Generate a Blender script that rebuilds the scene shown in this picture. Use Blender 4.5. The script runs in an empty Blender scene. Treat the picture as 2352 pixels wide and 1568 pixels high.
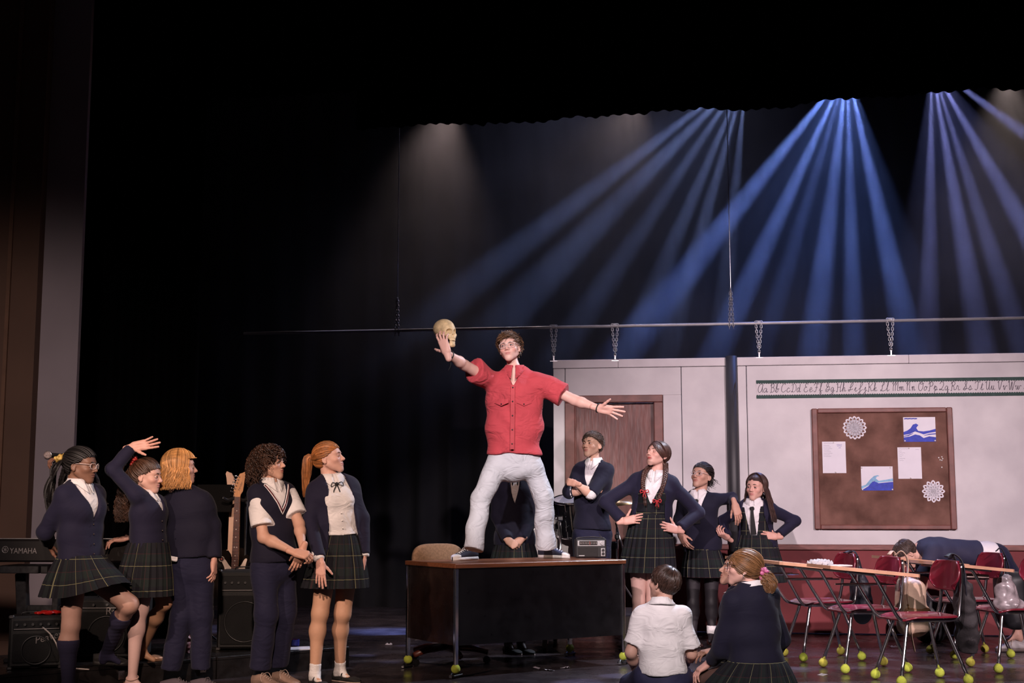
import bpy, math, random
import numpy as np
from math import pi, sin, cos, radians

# ------------------------------------------------------------------ camera
FPX, CAMH, HORIZON = 3018.0, 1.18, 1165.0          # focal length in pixels, lens height above the stage, horizon row
TILT = math.atan((HORIZON - 784.0) / FPX)
SC = bpy.context.scene
COL = SC.collection
cam = bpy.data.cameras.new('camera')
cam.sensor_width = 36.0
cam.sensor_fit = 'HORIZONTAL'
cam.lens = FPX / 2352.0 * 36.0
cam.clip_end = 200
cam_ob = bpy.data.objects.new('camera', cam)
cam_ob.location = (0, 0, CAMH)
cam_ob.rotation_euler = (pi / 2 + TILT, 0, 0)
COL.objects.link(cam_ob)
SC.camera = cam_ob

def ray(x, y):
    dx, dy = (x - 1176.0) / FPX, (784.0 - y) / FPX
    return np.array([dx, cos(TILT) - dy * sin(TILT), sin(TILT) + dy * cos(TILT)])
def px(x, y, Y):
    d = ray(x, y)
    return np.array([0, 0, CAMH]) + d * (Y / d[1])
def px_z(x, y, z=0.0):
    d = ray(x, y)
    return np.array([0, 0, CAMH]) + d * ((z - CAMH) / d[2])
def V(*a): return np.array(a, dtype=float)
def unit(v):
    v = np.asarray(v, float); return v / (np.linalg.norm(v) + 1e-12)

# ------------------------------------------------------------------ world, exposure
SC.view_settings.view_transform = 'Standard'
SC.view_settings.look = 'None'
SC.view_settings.exposure = 0.0
SC.view_settings.gamma = 1.0
SC.view_settings.use_curve_mapping = False
world = bpy.data.worlds.new('dark_house')
SC.world = world
world.use_nodes = True
world.node_tree.nodes['Background'].inputs[0].default_value = (0.055, 0.04, 0.05, 1)
world.node_tree.nodes['Background'].inputs[1].default_value = 0.12
try:
    SC.cycles.max_bounces = 5
    SC.cycles.diffuse_bounces = 2
    SC.cycles.glossy_bounces = 3
    SC.cycles.transmission_bounces = 3
    SC.cycles.transparent_max_bounces = 12
    SC.cycles.volume_bounces = 0
    SC.cycles.volume_step_rate = 3.0
    SC.cycles.volume_max_steps = 96
    SC.cycles.caustics_reflective = False
    SC.cycles.caustics_refractive = False
    SC.cycles.sample_clamp_indirect = 3.0
    SC.cycles.use_denoising = True
except Exception:
    pass

# ------------------------------------------------------------------ stage lamps
def spot(name, loc, target, energy, color, size_deg, blend=0.5, radius=0.08):
    l = bpy.data.lights.new(name, 'SPOT')
    l.energy, l.color = energy, color
    l.spot_size, l.spot_blend, l.shadow_soft_size = radians(size_deg), blend, radius
    o = bpy.data.objects.new(name, l)
    o.location = loc
    d = unit(np.array(target) - np.array(loc))
    from mathutils import Vector
    o.rotation_euler = Vector(d).to_track_quat('-Z', 'Y').to_euler()
    COL.objects.link(o)
    return o
WARM, PINK, WHITE, BLUE = (1.0, 0.71, 0.57), (1.0, 0.79, 0.84), (1.0, 0.88, 0.84), (0.30, 0.45, 1.0)
# front-of-house positions over the audience
spot('front_spot_centre', (1.0, 0.8, 4.6), (0.15, 9.9, 1.85), 3000, WHITE, 14, 0.5)
spot('front_spot_wall', (5.2, 0.8, 4.7), (3.1, 11.8, 1.1), 4200, PINK, 32, 0.9)
spot('front_spot_wall_cross', (-1.8, 0.6, 4.7), (2.5, 11.8, 1.1), 3200, PINK, 30, 0.9)
spot('front_spot_left', (-5.0, 1.5, 4.0), (-1.9, 8.9, 1.0), 1250, WARM, 22, 0.7)
spot('front_spot_left_cross', (-0.4, 1.0, 4.2), (-1.75, 9.0, 1.0), 2100, WARM, 21, 0.7)
spot('front_spot_floor', (1.2, 0.5, 4.4), (1.7, 8.5, 0.5), 1700, WHITE, 17, 0.6)
# back light over the stage, cool
spot('back_spot_right', (4.2, 12.0, 5.6), (0.6, 9.6, 1.2), 1500, (0.75, 0.82, 1.0), 40, 0.6)
spot('back_spot_chairs', (2.6, 12.0, 5.6), (2.6, 9.0, 0.5), 1100, (0.7, 0.78, 1.0), 50, 0.6)
# added fill lamp that brightens the otherwise unlit proscenium
spot('proscenium_fill', (-2.2, 2.5, 3.4), (-4.2, 11.0, 1.2), 900, (1.0, 0.80, 0.76), 34, 1.0, .3)

# ------------------------------------------------------------------ beams: moving heads with break-up gobos
def gobo_spot(name, apex, rays, energy, color, width=2.2, soft=1.2):
    """one lamp, its gobo lets a handful of narrow rays out; rays = (target point, strength, width factor)"""
    l = bpy.data.lights.new(name, 'SPOT')
    l.energy, l.color = energy, color
    l.spot_size, l.spot_blend, l.shadow_soft_size = radians(170), 0.0, 0.01
    l.use_nodes = True
    nt = l.node_tree
    nt.nodes.clear()
    out = nt.nodes.new('ShaderNodeOutputLight')
    em = nt.nodes.new('ShaderNodeEmission')
    geo = nt.nodes.new('ShaderNodeNewGeometry')
    prev = None
    axis = np.zeros(3)
    for (t, st, wf) in rays:
        d = unit(np.array(t) - np.array(apex)); axis += d
        dot = nt.nodes.new('ShaderNodeVectorMath'); dot.operation = 'DOT_PRODUCT'
        nt.links.new(geo.outputs['Incoming'], dot.inputs[0])
        dot.inputs[1].default_value = tuple(-d * GOBO_SIGN)
        mr = nt.nodes.new('ShaderNodeMapRange'); mr.interpolation_type = 'SMOOTHSTEP'
        mr.inputs['From Min'].default_value = cos(radians(width * wf + soft))
        mr.inputs['From Max'].default_value = cos(radians(max(0.15, width * wf - soft)))
        mr.inputs['To Min'].default_value = 0.0
        mr.inputs['To Max'].default_value = st
        nt.links.new(dot.outputs['Value'], mr.inputs['Value'])
        if prev is None: prev = mr.outputs[0]
        else:
            ad = nt.nodes.new('ShaderNodeMath'); ad.operation = 'ADD'
            nt.links.new(prev, ad.inputs[0]); nt.links.new(mr.outputs[0], ad.inputs[1]); prev = ad.outputs[0]
    nt.links.new(prev, em.inputs['Strength'])
    nt.links.new(em.outputs[0], out.inputs[0])
    o = bpy.data.objects.new(name, l)
    o.location = apex
    from mathutils import Vector
    o.rotation_euler = Vector(unit(axis)).to_track_quat('-Z', 'Y').to_euler()
    COL.objects.link(o)
GOBO_SIGN = -1.0
def fan(name, ax, ay, Y, rays, energy, color, dY=-0.35, **k):
    gobo_spot(name, px(ax, ay, Y), [(px(x, y, Y + dY), s, w) for x, y, s, w in rays], energy, color, **k)
Z1 = lambda x, y: (1040 + x / 1.793, 90 + y / 1.793)
fan('beam_head', 1715, 166, 14.0, [(*Z1(100, 985), 1.0, .8), (*Z1(400, 960), .7, 1.1), (*Z1(700, 900), .6, .8), (*Z1(900, 860), .7, .7), (*Z1(1050, 700), .7, .6), (*Z1(1165, 600), .55, .6), (*Z1(760, 760), .012, 9)],
    7500, (0.34, 0.46, 1.0), width=2.6)
fan('beam_head', 1946, 158, 14.0, [(*Z1(1120, 760), 1.0, .9), (*Z1(1180, 1080), 1.0, .8), (*Z1(1390, 900), .35, .6), (*Z1(1500, 1150), .8, .9), (*Z1(1650, 1150), 1.0, .6), (*Z1(1800, 900), .9, .9), (*Z1(1500, 900), .02, 10)],
    19000, (0.20, 0.33, 1.0), width=2.6)
fan('beam_head', 2140, 150, 14.0, [(*Z1(1962, 1000), .8, .6), (*Z1(2130, 1000), .8, .8), (*Z1(2260, 1000), .6, .7), (*Z1(2400, 850), .8, 1.0), (*Z1(2400, 420), .6, 1.0), (*Z1(2180, 800), .015, 9)],
    15000, (0.36, 0.40, 1.0), width=2.6)
def wash(name, x, y, Y, tx, ty, tY, e, c, size):
    spot(name, px(x, y, Y), px(tx, ty, tY), e, c, size, 1.0, 0.05)
wash('haze_wash', 1035, 215, 14.2, 960, 560, 13.6, 260, (1.0, 0.74, 0.68), 62)
wash('haze_wash', 1470, 220, 14.2, 1380, 420, 13.6, 90, (1.0, 0.76, 0.68), 75)
wash('haze_wash', 790, 185, 13.6, 800, 600, 13.4, 150, (0.66, 0.64, 1.0), 26)
wash('haze_wash', 2310, 170, 14.2, 2340, 600, 13.6, 150, (1.0, 0.78, 0.7), 75)
spot('haze_fill', (1.2, 14.0, 7.3), (1.2, 13.9, 2.0), 230, (0.62, 0.62, 1.0), 120, 1.0, .3)  # added unseen fill, lifts the dark haze and backdrop upstage
# break-up pattern falling on the floor
gobo_spot('floor_breakup', (2.2, 11.6, 5.9), [(px_z(x, y), s_, w_) for x, y, s_, w_ in ((1330, 1566, 1, 1.2), (1420, 1552, 1, 1.0), (1835, 1534, 1, .7), (1985, 1537, 1, 1.0), (2075, 1572, 1, .8), (2150, 1548, 1, 1.0), (2215, 1562, .8, .9), (2310, 1528, 1, 1.2), (1560, 1550, .7, .8), (2020, 1500, .5, .6), (1180, 1525, .5, .6))], 2600, (0.42, 0.48, 1.0), width=1.1, soft=.35)
gobo_spot('floor_breakup', (-2.0, 11.9, 5.9), [(px_z(x, y), s_, w_) for x, y, s_, w_ in ((835, 1505, 1, .8), (930, 1482, 1, .6), (895, 1520, .7, .6), (1085, 1545, .6, .8), (640, 1480, .5, .7))], 1500, (0.45, 0.50, 1.0), width=1.1, soft=.35)

# ------------------------------------------------------------------ mesh helpers
def np_mesh(name, verts, quads=None, tris=None, smooth=True, col=None, uv=None):
    verts = np.asarray(verts, np.float32).reshape(-1, 3)
    me = bpy.data.meshes.new(name)
    q = np.asarray(quads, np.int32).reshape(-1, 4) if quads is not None and len(quads) else np.zeros((0, 4), np.int32)
    t = np.asarray(tris, np.int32).reshape(-1, 3) if tris is not None and len(tris) else np.zeros((0, 3), np.int32)
    nl, nf = q.size + t.size, len(q) + len(t)
    me.vertices.add(len(verts)); me.vertices.foreach_set('co', verts.ravel())
    me.loops.add(nl); me.loops.foreach_set('vertex_index', np.concatenate([q.ravel(), t.ravel()]))
    st = np.concatenate([np.arange(len(q)) * 4, q.size + np.arange(len(t)) * 3]).astype(np.int32)
    me.polygons.add(nf); me.polygons.foreach_set('loop_start', st)
    me.polygons.foreach_set('use_smooth', np.full(nf, bool(smooth)))
    me.update(calc_edges=True)
    if col is not None:
        a = me.color_attributes.new('Col', 'FLOAT_COLOR', 'POINT')
        c = np.ones((len(verts), 4), np.float32); c[:, :3] = np.asarray(col, np.float32).reshape(-1, 3)
        a.data.foreach_set('color', c.ravel())
    if uv is not None:
        u = me.uv_layers.new(name='UVMap')
        li = np.concatenate([q.ravel(), t.ravel()])
        u.data.foreach_set('uv', np.asarray(uv, np.float32)[li].ravel())
    return me

def link(name, me, parent=None, mat=None, loc=(0, 0, 0)):
    o = bpy.data.objects.new(name, me)
    if mat is not None and me is not None and not me.materials: me.materials.append(mat)
    o.location = loc
    if parent is not None: o.parent = parent
    COL.objects.link(o)
    return o
def tag(o, label=None, cat=None, group=None, kind=None):
    if label: o['label'] = label
    if cat: o['category'] = cat
    if group: o['group'] = group
    if kind: o['kind'] = kind
    return o
def thing(name, loc, label=None, cat=None, group=None, rotz=0.0):
    o = bpy.data.objects.new(name, None)
    o.location = loc; o.rotation_euler = (0, 0, rotz); o.empty_display_size = 0.1
    COL.objects.link(o)
    return tag(o, label, cat, group)

def rotm(rx=0, ry=0, rz=0):
    cx, sx, cy, sy, cz, sz = cos(rx), sin(rx), cos(ry), sin(ry), cos(rz), sin(rz)
    return np.array([[cz, -sz, 0], [sz, cz, 0], [0, 0, 1]]) @ np.array([[cy, 0, sy], [0, 1, 0], [-sy, 0, cy]]) @ np.array([[1, 0, 0], [0, cx, -sx], [0, sx, cx]])

class MB:
    """collects primitives into one mesh"""
    def __init__(s): s.v, s.q, s.t, s.c, s.n, s.col = [], [], [], [], 0, None
    def add(s, v, q=(), t=(), col=None):
        v = np.asarray(v, float).reshape(-1, 3)
        if len(q): s.q.append(np.asarray(q, int).reshape(-1, 4) + s.n)
        if len(t): s.t.append(np.asarray(t, int).reshape(-1, 3) + s.n)
        s.v.append(v); s.n += len(v)
        if col is None and s.col is not None: col = s.col
        s.c.append(np.tile(np.asarray(col if col is not None else (1, 1, 1), float), (len(v), 1)) if np.ndim(col) < 2 else np.asarray(col))
        return s
    def box(s, c, size, R=None, bev=0.0, col=None):
        hx, hy, hz = np.asarray(size, float) / 2
        c = np.asarray(c, float)
        R = np.eye(3) if R is None else R
        if bev <= 0:
            p = np.array([[x, y, z] for z in (-hz, hz) for y in (-hy, hy) for x in (-hx, hx)])
            q = [(0, 2, 3, 1), (4, 5, 7, 6), (0, 1, 5, 4), (2, 6, 7, 3), (0, 4, 6, 2), (1, 3, 7, 5)]
            return s.add(p @ R.T + c, q, col=col)
        b = min(bev, hx * .95, hy * .95, hz * .95)
        P, idx = [], {}
        for sz in (-1, 1):
            for sy in (-1, 1):
                for sx in (-1, 1):
                    for k, (ax, ay, az) in enumerate(((0, 1, 1), (1, 0, 1), (1, 1, 0))):
                        idx[(sx, sy, sz, k)] = len(P)
                        P.append((sx * (hx - b * ax), sy * (hy - b * ay), sz * (hz - b * az)))
        Q, T = [], []
        for k, ax in ((0, 0), (1, 1), (2, 2)):
            for sg in (-1, 1):
                o = [i for i in range(3) if i != ax]
                f = []
                for a, bb in ((-1, -1), (1, -1), (1, 1), (-1, 1)):
                    key = [0, 0, 0]; key[ax] = sg; key[o[0]] = a; key[o[1]] = bb
                    f.append(idx[(key[0], key[1], key[2], k)])
                if (sg > 0) == (ax == 1): f = f[::-1]
                Q.append(f)
        for a1 in range(3):
            a2, ax = [(1, 2), (0, 2), (0, 1)][a1]
            for s1 in (-1, 1):
                for s2 in (-1, 1):
                    f = []
                    for sg, k in ((-1, a2), (1, a2), (1, ax), (-1, ax)):
                        key = [0, 0, 0]; key[a1] = sg; key[a2] = s1; key[ax] = s2
                        f.append(idx[(key[0], key[1], key[2], k)])
                    Q.append(f)
        for sx in (-1, 1):
            for sy in (-1, 1):
                for sz in (-1, 1):
                    T.append([idx[(sx, sy, sz, k)] for k in range(3)])
        P = np.array(P)
        def fix(fs):
            r = []
            for f in fs:
                a = P[f]; n = np.cross(a[1] - a[0], a[2] - a[0])
                r.append(f if np.dot(n, a.mean(0)) >= 0 else f[::-1])
            return r
        return s.add(P @ R.T + c, fix(Q), fix(T), col=col)
    def tube(s, path, r, n=8, closed=False, caps=True, col=None, flat=1.0, ref=None):
        P = np.asarray(path, float); m = len(P)
        r = np.full(m, float(r)) if np.ndim(r) == 0 else np.asarray(r, float)
        T = np.roll(P, -1, 0) - np.roll(P, 1, 0) if closed else np.gradient(P, axis=0)
        T /= np.linalg.norm(T, axis=1, keepdims=True) + 1e-12
        u = np.asarray(ref, float) if ref is not None else (np.array([0, 0, 1.]) if abs(T[0][2]) < .9 else np.array([1., 0, 0]))
        a = np.arange(n) * 2 * pi / n
        out = []
        for i in range(m):
            u = u - T[i] * np.dot(u, T[i]); u /= np.linalg.norm(u) + 1e-12
            w = np.cross(T[i], u)
            out.append(P[i] + r[i] * (np.cos(a)[:, None] * u * flat + np.sin(a)[:, None] * w))
        v = np.concatenate(out)
        I = np.arange(m if closed else m - 1)[:, None] * n; J = np.arange(n)[None, :]
        J2 = (J + 1) % n; I2 = ((I // n + 1) % m) * n
        q = np.stack([I + J, I + J2, I2 + J2, I2 + J], -1).reshape(-1, 4)
        t = []
        if caps and not closed:
            v = np.concatenate([v, P[:1] , P[-1:]])
            k0, k1 = m * n, m * n + 1
            for j in range(n):
                t.append((k0, (j + 1) % n, j)); t.append((k1, (m - 1) * n + j, (m - 1) * n + (j + 1) % n))
        cc = None
        if col is not None and np.ndim(col) == 2:
            cc = np.repeat(np.asarray(col, float), n, 0)
            if caps and not closed: cc = np.concatenate([cc, cc[:1], cc[-1:]])
        else: cc = col
        return s.add(v, q, t, col=cc)
    def rod(s, a, b, r, r2=None, n=12, col=None):
        return s.tube([a, b], [r, r if r2 is None else r2], n, col=col)
    def lathe(s, prof, c=(0, 0, 0), R=None, n=20, col=None):
        """prof: list of (radius, height) along local z"""
        R = np.eye(3) if R is None else R
        a = np.arange(n) * 2 * pi / n
        v = np.concatenate([np.stack([p[0] * np.cos(a), p[0] * np.sin(a), np.full(n, p[1])], 1) for p in prof])
        m = len(prof)
        I = np.arange(m - 1)[:, None] * n; J = np.arange(n)[None, :]; J2 = (J + 1) % n
        q = np.stack([I + J, I + J2, I + n + J2, I + n + J], -1).reshape(-1, 4)
        return s.add(v @ R.T + np.asarray(c, float), q, col=col)
    def sphere(s, c, r, n=16, m=10, R=None, col=None):
        r = np.ones(3) * r if np.ndim(r) == 0 else np.asarray(r, float)
        th = np.linspace(0, pi, m + 1); a = np.arange(n) * 2 * pi / n
        v = np.concatenate([np.stack([np.sin(t) * np.cos(a), np.sin(t) * np.sin(a), np.full(n, np.cos(t))], 1) for t in th]) * r
        R = np.eye(3) if R is None else R
        I = np.arange(m)[:, None] * n; J = np.arange(n)[None, :]; J2 = (J + 1) % n
        q = np.stack([I + J, I + n + J, I + n + J2, I + J2], -1).reshape(-1, 4)
        return s.add(v @ R.T + np.asarray(c, float), q, col=col)
    def prism(s, poly, z0, z1, R=None, c=(0, 0, 0), col=None):
        """poly (x, y) counter-clockwise, extruded along local z; faces fanned from the middle"""
        poly = np.asarray(poly, float); n = len(poly)
        m = poly.mean(0)
        v = np.concatenate([np.c_[poly, np.full(n, z0)], np.c_[poly, np.full(n, z1)], [[m[0], m[1], z0], [m[0], m[1], z1]]])
        j = np.arange(n); j2 = (j + 1) % n
        q = np.stack([j, j2, j2 + n, j + n], 1)
        t = np.concatenate([np.stack([np.full(n, 2 * n), j2, j], 1), np.stack([np.full(n, 2 * n + 1), j + n, j2 + n], 1)])
        R = np.eye(3) if R is None else R
        return s.add(v @ R.T + np.asarray(c, float), q, t, col=col)
    def grid(s, P, col=None):
        P = np.asarray(P, float); a, b = P.shape[:2]
        I = np.arange(a - 1)[:, None] * b; J = np.arange(b - 1)[None, :]
        q = np.stack([I + J, I + b + J, I + b + J + 1, I + J + 1], -1).reshape(-1, 4)
        return s.add(P.reshape(-1, 3), q, col=col)
    def mesh(s, name, smooth=False, origin=None):
        v = np.concatenate(s.v) if s.v else np.zeros((0, 3))
        if origin is not None: v = v - np.asarray(origin, float)
        return np_mesh(name, v, np.concatenate(s.q) if s.q else None, np.concatenate(s.t) if s.t else None, smooth, np.concatenate(s.c))
    def build(s, name, mat, parent=None, smooth=False, origin=None):
        me = s.mesh(name, smooth, origin)
        return link(name, me, parent, mat)

# ------------------------------------------------------------------ materials
MATS = {}
def mat(name, base=(.5, .5, .5), rough=.6, metal=0.0, var=.12, vs=9.0, bump=0.0, bs=180.0, spec=.5, coat=0.0, attr=False, sheen=0.0, rvar=0.0, stretch=None, var2=None, sss=0.0):
    if name in MATS: return MATS[name]
    m = bpy.data.materials.new(name); m.use_nodes = True
    nt = m.node_tree; N = nt.nodes; L = nt.links
    b = N['Principled BSDF']
    tc = N.new('ShaderNodeTexCoord')
    src = tc.outputs['Object']
    if stretch is not None:
        mp = N.new('ShaderNodeMapping'); mp.inputs['Scale'].default_value = stretch
        L.new(src, mp.inputs[0]); src = mp.outputs[0]
    nz = N.new('ShaderNodeTexNoise'); nz.inputs['Scale'].default_value = vs; nz.inputs['Detail'].default_value = 4
    L.new(src, nz.inputs['Vector'])
    mx = N.new('ShaderNodeMix'); mx.data_type = 'RGBA'
    lo = [max(0, c * (1 - var)) for c in base]; hi = [min(1, c * (1 + var)) for c in base]
    if var2 is not None: hi = var2
    mx.inputs[6].default_value = (*lo, 1); mx.inputs[7].default_value = (*hi, 1)
    rp = N.new('ShaderNodeMapRange'); rp.inputs[1].default_value = .3; rp.inputs[2].default_value = .7
    L.new(nz.outputs[0], rp.inputs[0]); L.new(rp.outputs[0], mx.inputs[0])
    colout = mx.outputs[2]
    if attr:
        at = N.new('ShaderNodeAttribute'); at.attribute_name = 'Col'
        ml = N.new('ShaderNodeMix'); ml.data_type = 'RGBA'; ml.blend_type = 'MULTIPLY'; ml.inputs[0].default_value = 1.0
        L.new(colout, ml.inputs[6]); L.new(at.outputs[0], ml.inputs[7]); colout = ml.outputs[2]
    L.new(colout, b.inputs['Base Color'])
    b.inputs['Roughness'].default_value = rough
    b.inputs['Metallic'].default_value = metal
    b.inputs['Specular IOR Level'].default_value = spec
    b.inputs['Coat Weight'].default_value = coat
    b.inputs['Sheen Weight'].default_value = sheen
    if sss: 
        b.inputs['Subsurface Weight'].default_value = sss
        b.inputs['Subsurface Radius'].default_value = (.012, .005, .003); b.inputs['Subsurface Scale'].default_value = .5
    if rvar:
        r2 = N.new('ShaderNodeMapRange'); r2.inputs[1].default_value = .3; r2.inputs[2].default_value = .7
        r2.inputs[3].default_value = max(.02, rough - rvar); r2.inputs[4].default_value = rough + rvar
        n3 = N.new('ShaderNodeTexNoise'); n3.inputs['Scale'].default_value = vs * 2.7; n3.inputs['Detail'].default_value = 5
        L.new(src, n3.inputs['Vector']); L.new(n3.outputs[0], r2.inputs[0]); L.new(r2.outputs[0], b.inputs['Roughness'])
    if bump:
        n2 = N.new('ShaderNodeTexNoise'); n2.inputs['Scale'].default_value = bs; n2.inputs['Detail'].default_value = 3
        L.new(src, n2.inputs['Vector'])
        bp = N.new('ShaderNodeBump'); bp.inputs['Strength'].default_value = bump; bp.inputs['Distance'].default_value = .01
        L.new(n2.outputs[0], bp.inputs['Height']); L.new(bp.outputs[0], b.inputs['Normal'])
    MATS[name] = m
    return m

def plaid(name, use_uv=True, base=(.0075, .0075, .0115)):
    """school tartan: dark navy-green ground, broad soft bands, thin yellow-green lines"""
    if name in MATS: return MATS[name]
    m = bpy.data.materials.new(name); m.use_nodes = True
    nt = m.node_tree; N = nt.nodes; L = nt.links
    b = N['Principled BSDF']; b.inputs['Roughness'].default_value = .85
    b.inputs['Specular IOR Level'].default_value = .25
    sp = N.new('ShaderNodeSeparateXYZ')
    if use_uv:
        uv = N.new('ShaderNodeUVMap'); L.new(uv.outputs[0], sp.inputs[0]); a, c = sp.outputs[0], sp.outputs[1]
    else:
        tc = N.new('ShaderNodeTexCoord'); L.new(tc.outputs['Object'], sp.inputs[0]); a, c = sp.outputs[0], sp.outputs[2]
    def math(op, x, y=None):
        n = N.new('ShaderNodeMath'); n.operation = op
        for i, k in enumerate((x, y)):
            if k is None: continue
            if isinstance(k, (int, float)): n.inputs[i].default_value = k
            else: L.new(k, n.inputs[i])
        return n.outputs[0]
    def line(x, period, off, w):
        f = math('FRACT', math('ADD', math('DIVIDE', x, period), off))
        return math('LESS_THAN', math('ABSOLUTE', math('SUBTRACT', f, .5)), w / period / 2)
    per = .155
    yl = math('MAXIMUM', line(a, per, .02, .0031), line(c, per, .17, .0031))
    gr = math('ADD', line(a, per, .5, .05), line(c, per, .5, .05))
    rd = math('MAXIMUM', line(a, per, .52, .004), line(c, per, .67, .004))
    def mixc(fac, x, y):
        n = N.new('ShaderNodeMix'); n.data_type = 'RGBA'
        if isinstance(fac, float): n.inputs[0].default_value = fac
        else: L.new(fac, n.inputs[0])
        for i, k in ((6, x), (7, y)):
            if isinstance(k, tuple): n.inputs[i].default_value = (*k, 1)
            else: L.new(k, n.inputs[i])
        return n.outputs[2]
    c1 = mixc(math('MULTIPLY', gr, .4), base, (.011, .018, .016))
    c2 = mixc(math('MULTIPLY', rd, .5), c1, (.05, .015, .018))
    c3 = mixc(math('MULTIPLY', yl, .65), c2, (.24, .23, .12))
    L.new(c3, b.inputs['Base Color'])
    MATS[name] = m
    return m

# ------------------------------------------------------------------ signed-distance modelling
f32 = np.float32
def smin(a, b, k):
    if k <= 0: return np.minimum(a, b)
    h = np.maximum(k - np.abs(a - b), 0) / k
    return np.minimum(a, b) - h * h * k * .25
def cone(a, b, ra, rb=None):
    a, b = np.asarray(a, float), np.asarray(b, float); rb = ra if rb is None else rb
    ba = b - a; L2 = float(ba @ ba) + 1e-12
    def f(x, y, z):
        px_, py_, pz_ = x - f32(a[0]), y - f32(a[1]), z - f32(a[2])
        t = np.clip((px_ * f32(ba[0]) + py_ * f32(ba[1]) + pz_ * f32(ba[2])) / f32(L2), 0, 1)
        qx, qy, qz = px_ - t * f32(ba[0]), py_ - t * f32(ba[1]), pz_ - t * f32(ba[2])
        return np.sqrt(qx * qx + qy * qy + qz * qz) - (f32(ra) + t * f32(rb - ra))
    r = max(ra, rb)
    return f, np.minimum(a, b) - r, np.maximum(a, b) + r
def econe(a, b, wa, wb, side):
    """elliptic limb section: wa / wb = (half width along side, half depth)"""
    a, b = np.asarray(a, float), np.asarray(b, float)
    ba = b - a; L2 = float(ba @ ba) + 1e-12
    s = np.asarray(side, float); s = unit(s - ba * (s @ ba) / L2)
    def f(x, y, z):
        px_, py_, pz_ = x - f32(a[0]), y - f32(a[1]), z - f32(a[2])
        t = np.clip((px_ * f32(ba[0]) + py_ * f32(ba[1]) + pz_ * f32(ba[2])) / f32(L2), 0, 1)
        qx, qy, qz = px_ - t * f32(ba[0]), py_ - t * f32(ba[1]), pz_ - t * f32(ba[2])
        u = qx * f32(s[0]) + qy * f32(s[1]) + qz * f32(s[2])
        w2 = np.maximum(qx * qx + qy * qy + qz * qz - u * u, 0)
        wx, wy = f32(wa[0]) + t * f32(wb[0] - wa[0]), f32(wa[1]) + t * f32(wb[1] - wa[1])
        return (np.sqrt((u / wx) ** 2 + w2 / (wy * wy)) - 1) * np.minimum(wx, wy)
    r = max(*wa, *wb)
    return f, np.minimum(a, b) - r, np.maximum(a, b) + r
def ell(c, r, R=None):
    c = np.asarray(c, float); r = np.ones(3) * r if np.ndim(r) == 0 else np.asarray(r, float)
    def f(x, y, z):
        X, Y_, Z = x - f32(c[0]), y - f32(c[1]), z - f32(c[2])
        if R is not None:
            X, Y_, Z = (X * f32(R[0, i]) + Y_ * f32(R[1, i]) + Z * f32(R[2, i]) for i in range(3))
        k = np.sqrt((X / f32(r[0])) ** 2 + (Y_ / f32(r[1])) ** 2 + (Z / f32(r[2])) ** 2)
        return (k - 1) * f32(r.min())
    m = r.max() if R is not None else r
    return f, c - m, c + m
def rbox(c, h, rad, R=None):
    c = np.asarray(c, float); h = np.asarray(h, float) - rad
    def f(x, y, z):
        X, Y_, Z = x - f32(c[0]), y - f32(c[1]), z - f32(c[2])
        if R is not None:
            X, Y_, Z = (X * f32(R[0, i]) + Y_ * f32(R[1, i]) + Z * f32(R[2, i]) for i in range(3))
        qx, qy, qz = np.abs(X) - f32(h[0]), np.abs(Y_) - f32(h[1]), np.abs(Z) - f32(h[2])
        o = np.sqrt(np.maximum(qx, 0) ** 2 + np.maximum(qy, 0) ** 2 + np.maximum(qz, 0) ** 2)
        return o + np.minimum(np.maximum(qx, np.maximum(qy, qz)), 0) - f32(rad)
    m = np.linalg.norm(h) + rad if R is not None else h + rad
    return f, c - m, c + m
def clip(prim, p0, n):
    """cut a primitive with a plane, keep the side away from n"""
    f, lo, hi = prim; p0 = np.asarray(p0, float); n = unit(n)
    def g(x, y, z):
        return np.maximum(f(x, y, z), (x - f32(p0[0])) * f32(n[0]) + (y - f32(p0[1])) * f32(n[1]) + (z - f32(p0[2])) * f32(n[2]))
    return g, lo, hi

class Field:
    def __init__(s): s.ops = []
    def add(s, prim, k=.02): s.ops.append(('a', prim, k)); return s
    def sub(s, prim, k=.0): s.ops.append(('s', prim, k)); return s
    def cut(s, fn): s.ops.append(('c', (fn, None, None), 0)); return s      # keep where fn <= 0
    def disp(s, fn): s.ops.append(('d', (fn, None, None), 0)); return s
    def mesh(s, vox=.008, smooth=1):
        pad = 3 * vox
        lo = np.min([o[1][1] for o in s.ops if o[0] == 'a'], 0) - pad
        hi = np.max([o[1][2] for o in s.ops if o[0] == 'a'], 0) + pad
        n = np.ceil((hi - lo) / vox).astype(int) + 1
        ax = [(lo[i] + vox * np.arange(n[i])).astype(f32) for i in range(3)]
        D = np.full(n, f32(.25))
        for kind, (fn, a, b), k in s.ops:
            if kind in 'as':
                m = max(k, 0) + 2.5 * vox
                i0 = np.clip(np.floor((a - m - lo) / vox).astype(int), 0, n); i1 = np.clip(np.ceil((b + m - lo) / vox).astype(int) + 1, 0, n)
                if (i1 - i0 <= 1).any(): continue
            else: i0, i1 = np.zeros(3, int), n
            sl = tuple(slice(i0[j], i1[j]) for j in range(3))
            X, Y_, Z = ax[0][sl[0]][:, None, None], ax[1][sl[1]][None, :, None], ax[2][sl[2]][None, None, :]
            d = fn(X, Y_, Z)
            if kind == 'a': D[sl] = smin(D[sl], d, k)
            elif kind == 's': D[sl] = -smin(-D[sl], d, k)
            elif kind == 'c': D[sl] = np.maximum(D[sl], d)
            else: D[sl] = D[sl] + d
        return surface_nets(D, lo, vox, smooth)

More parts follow.
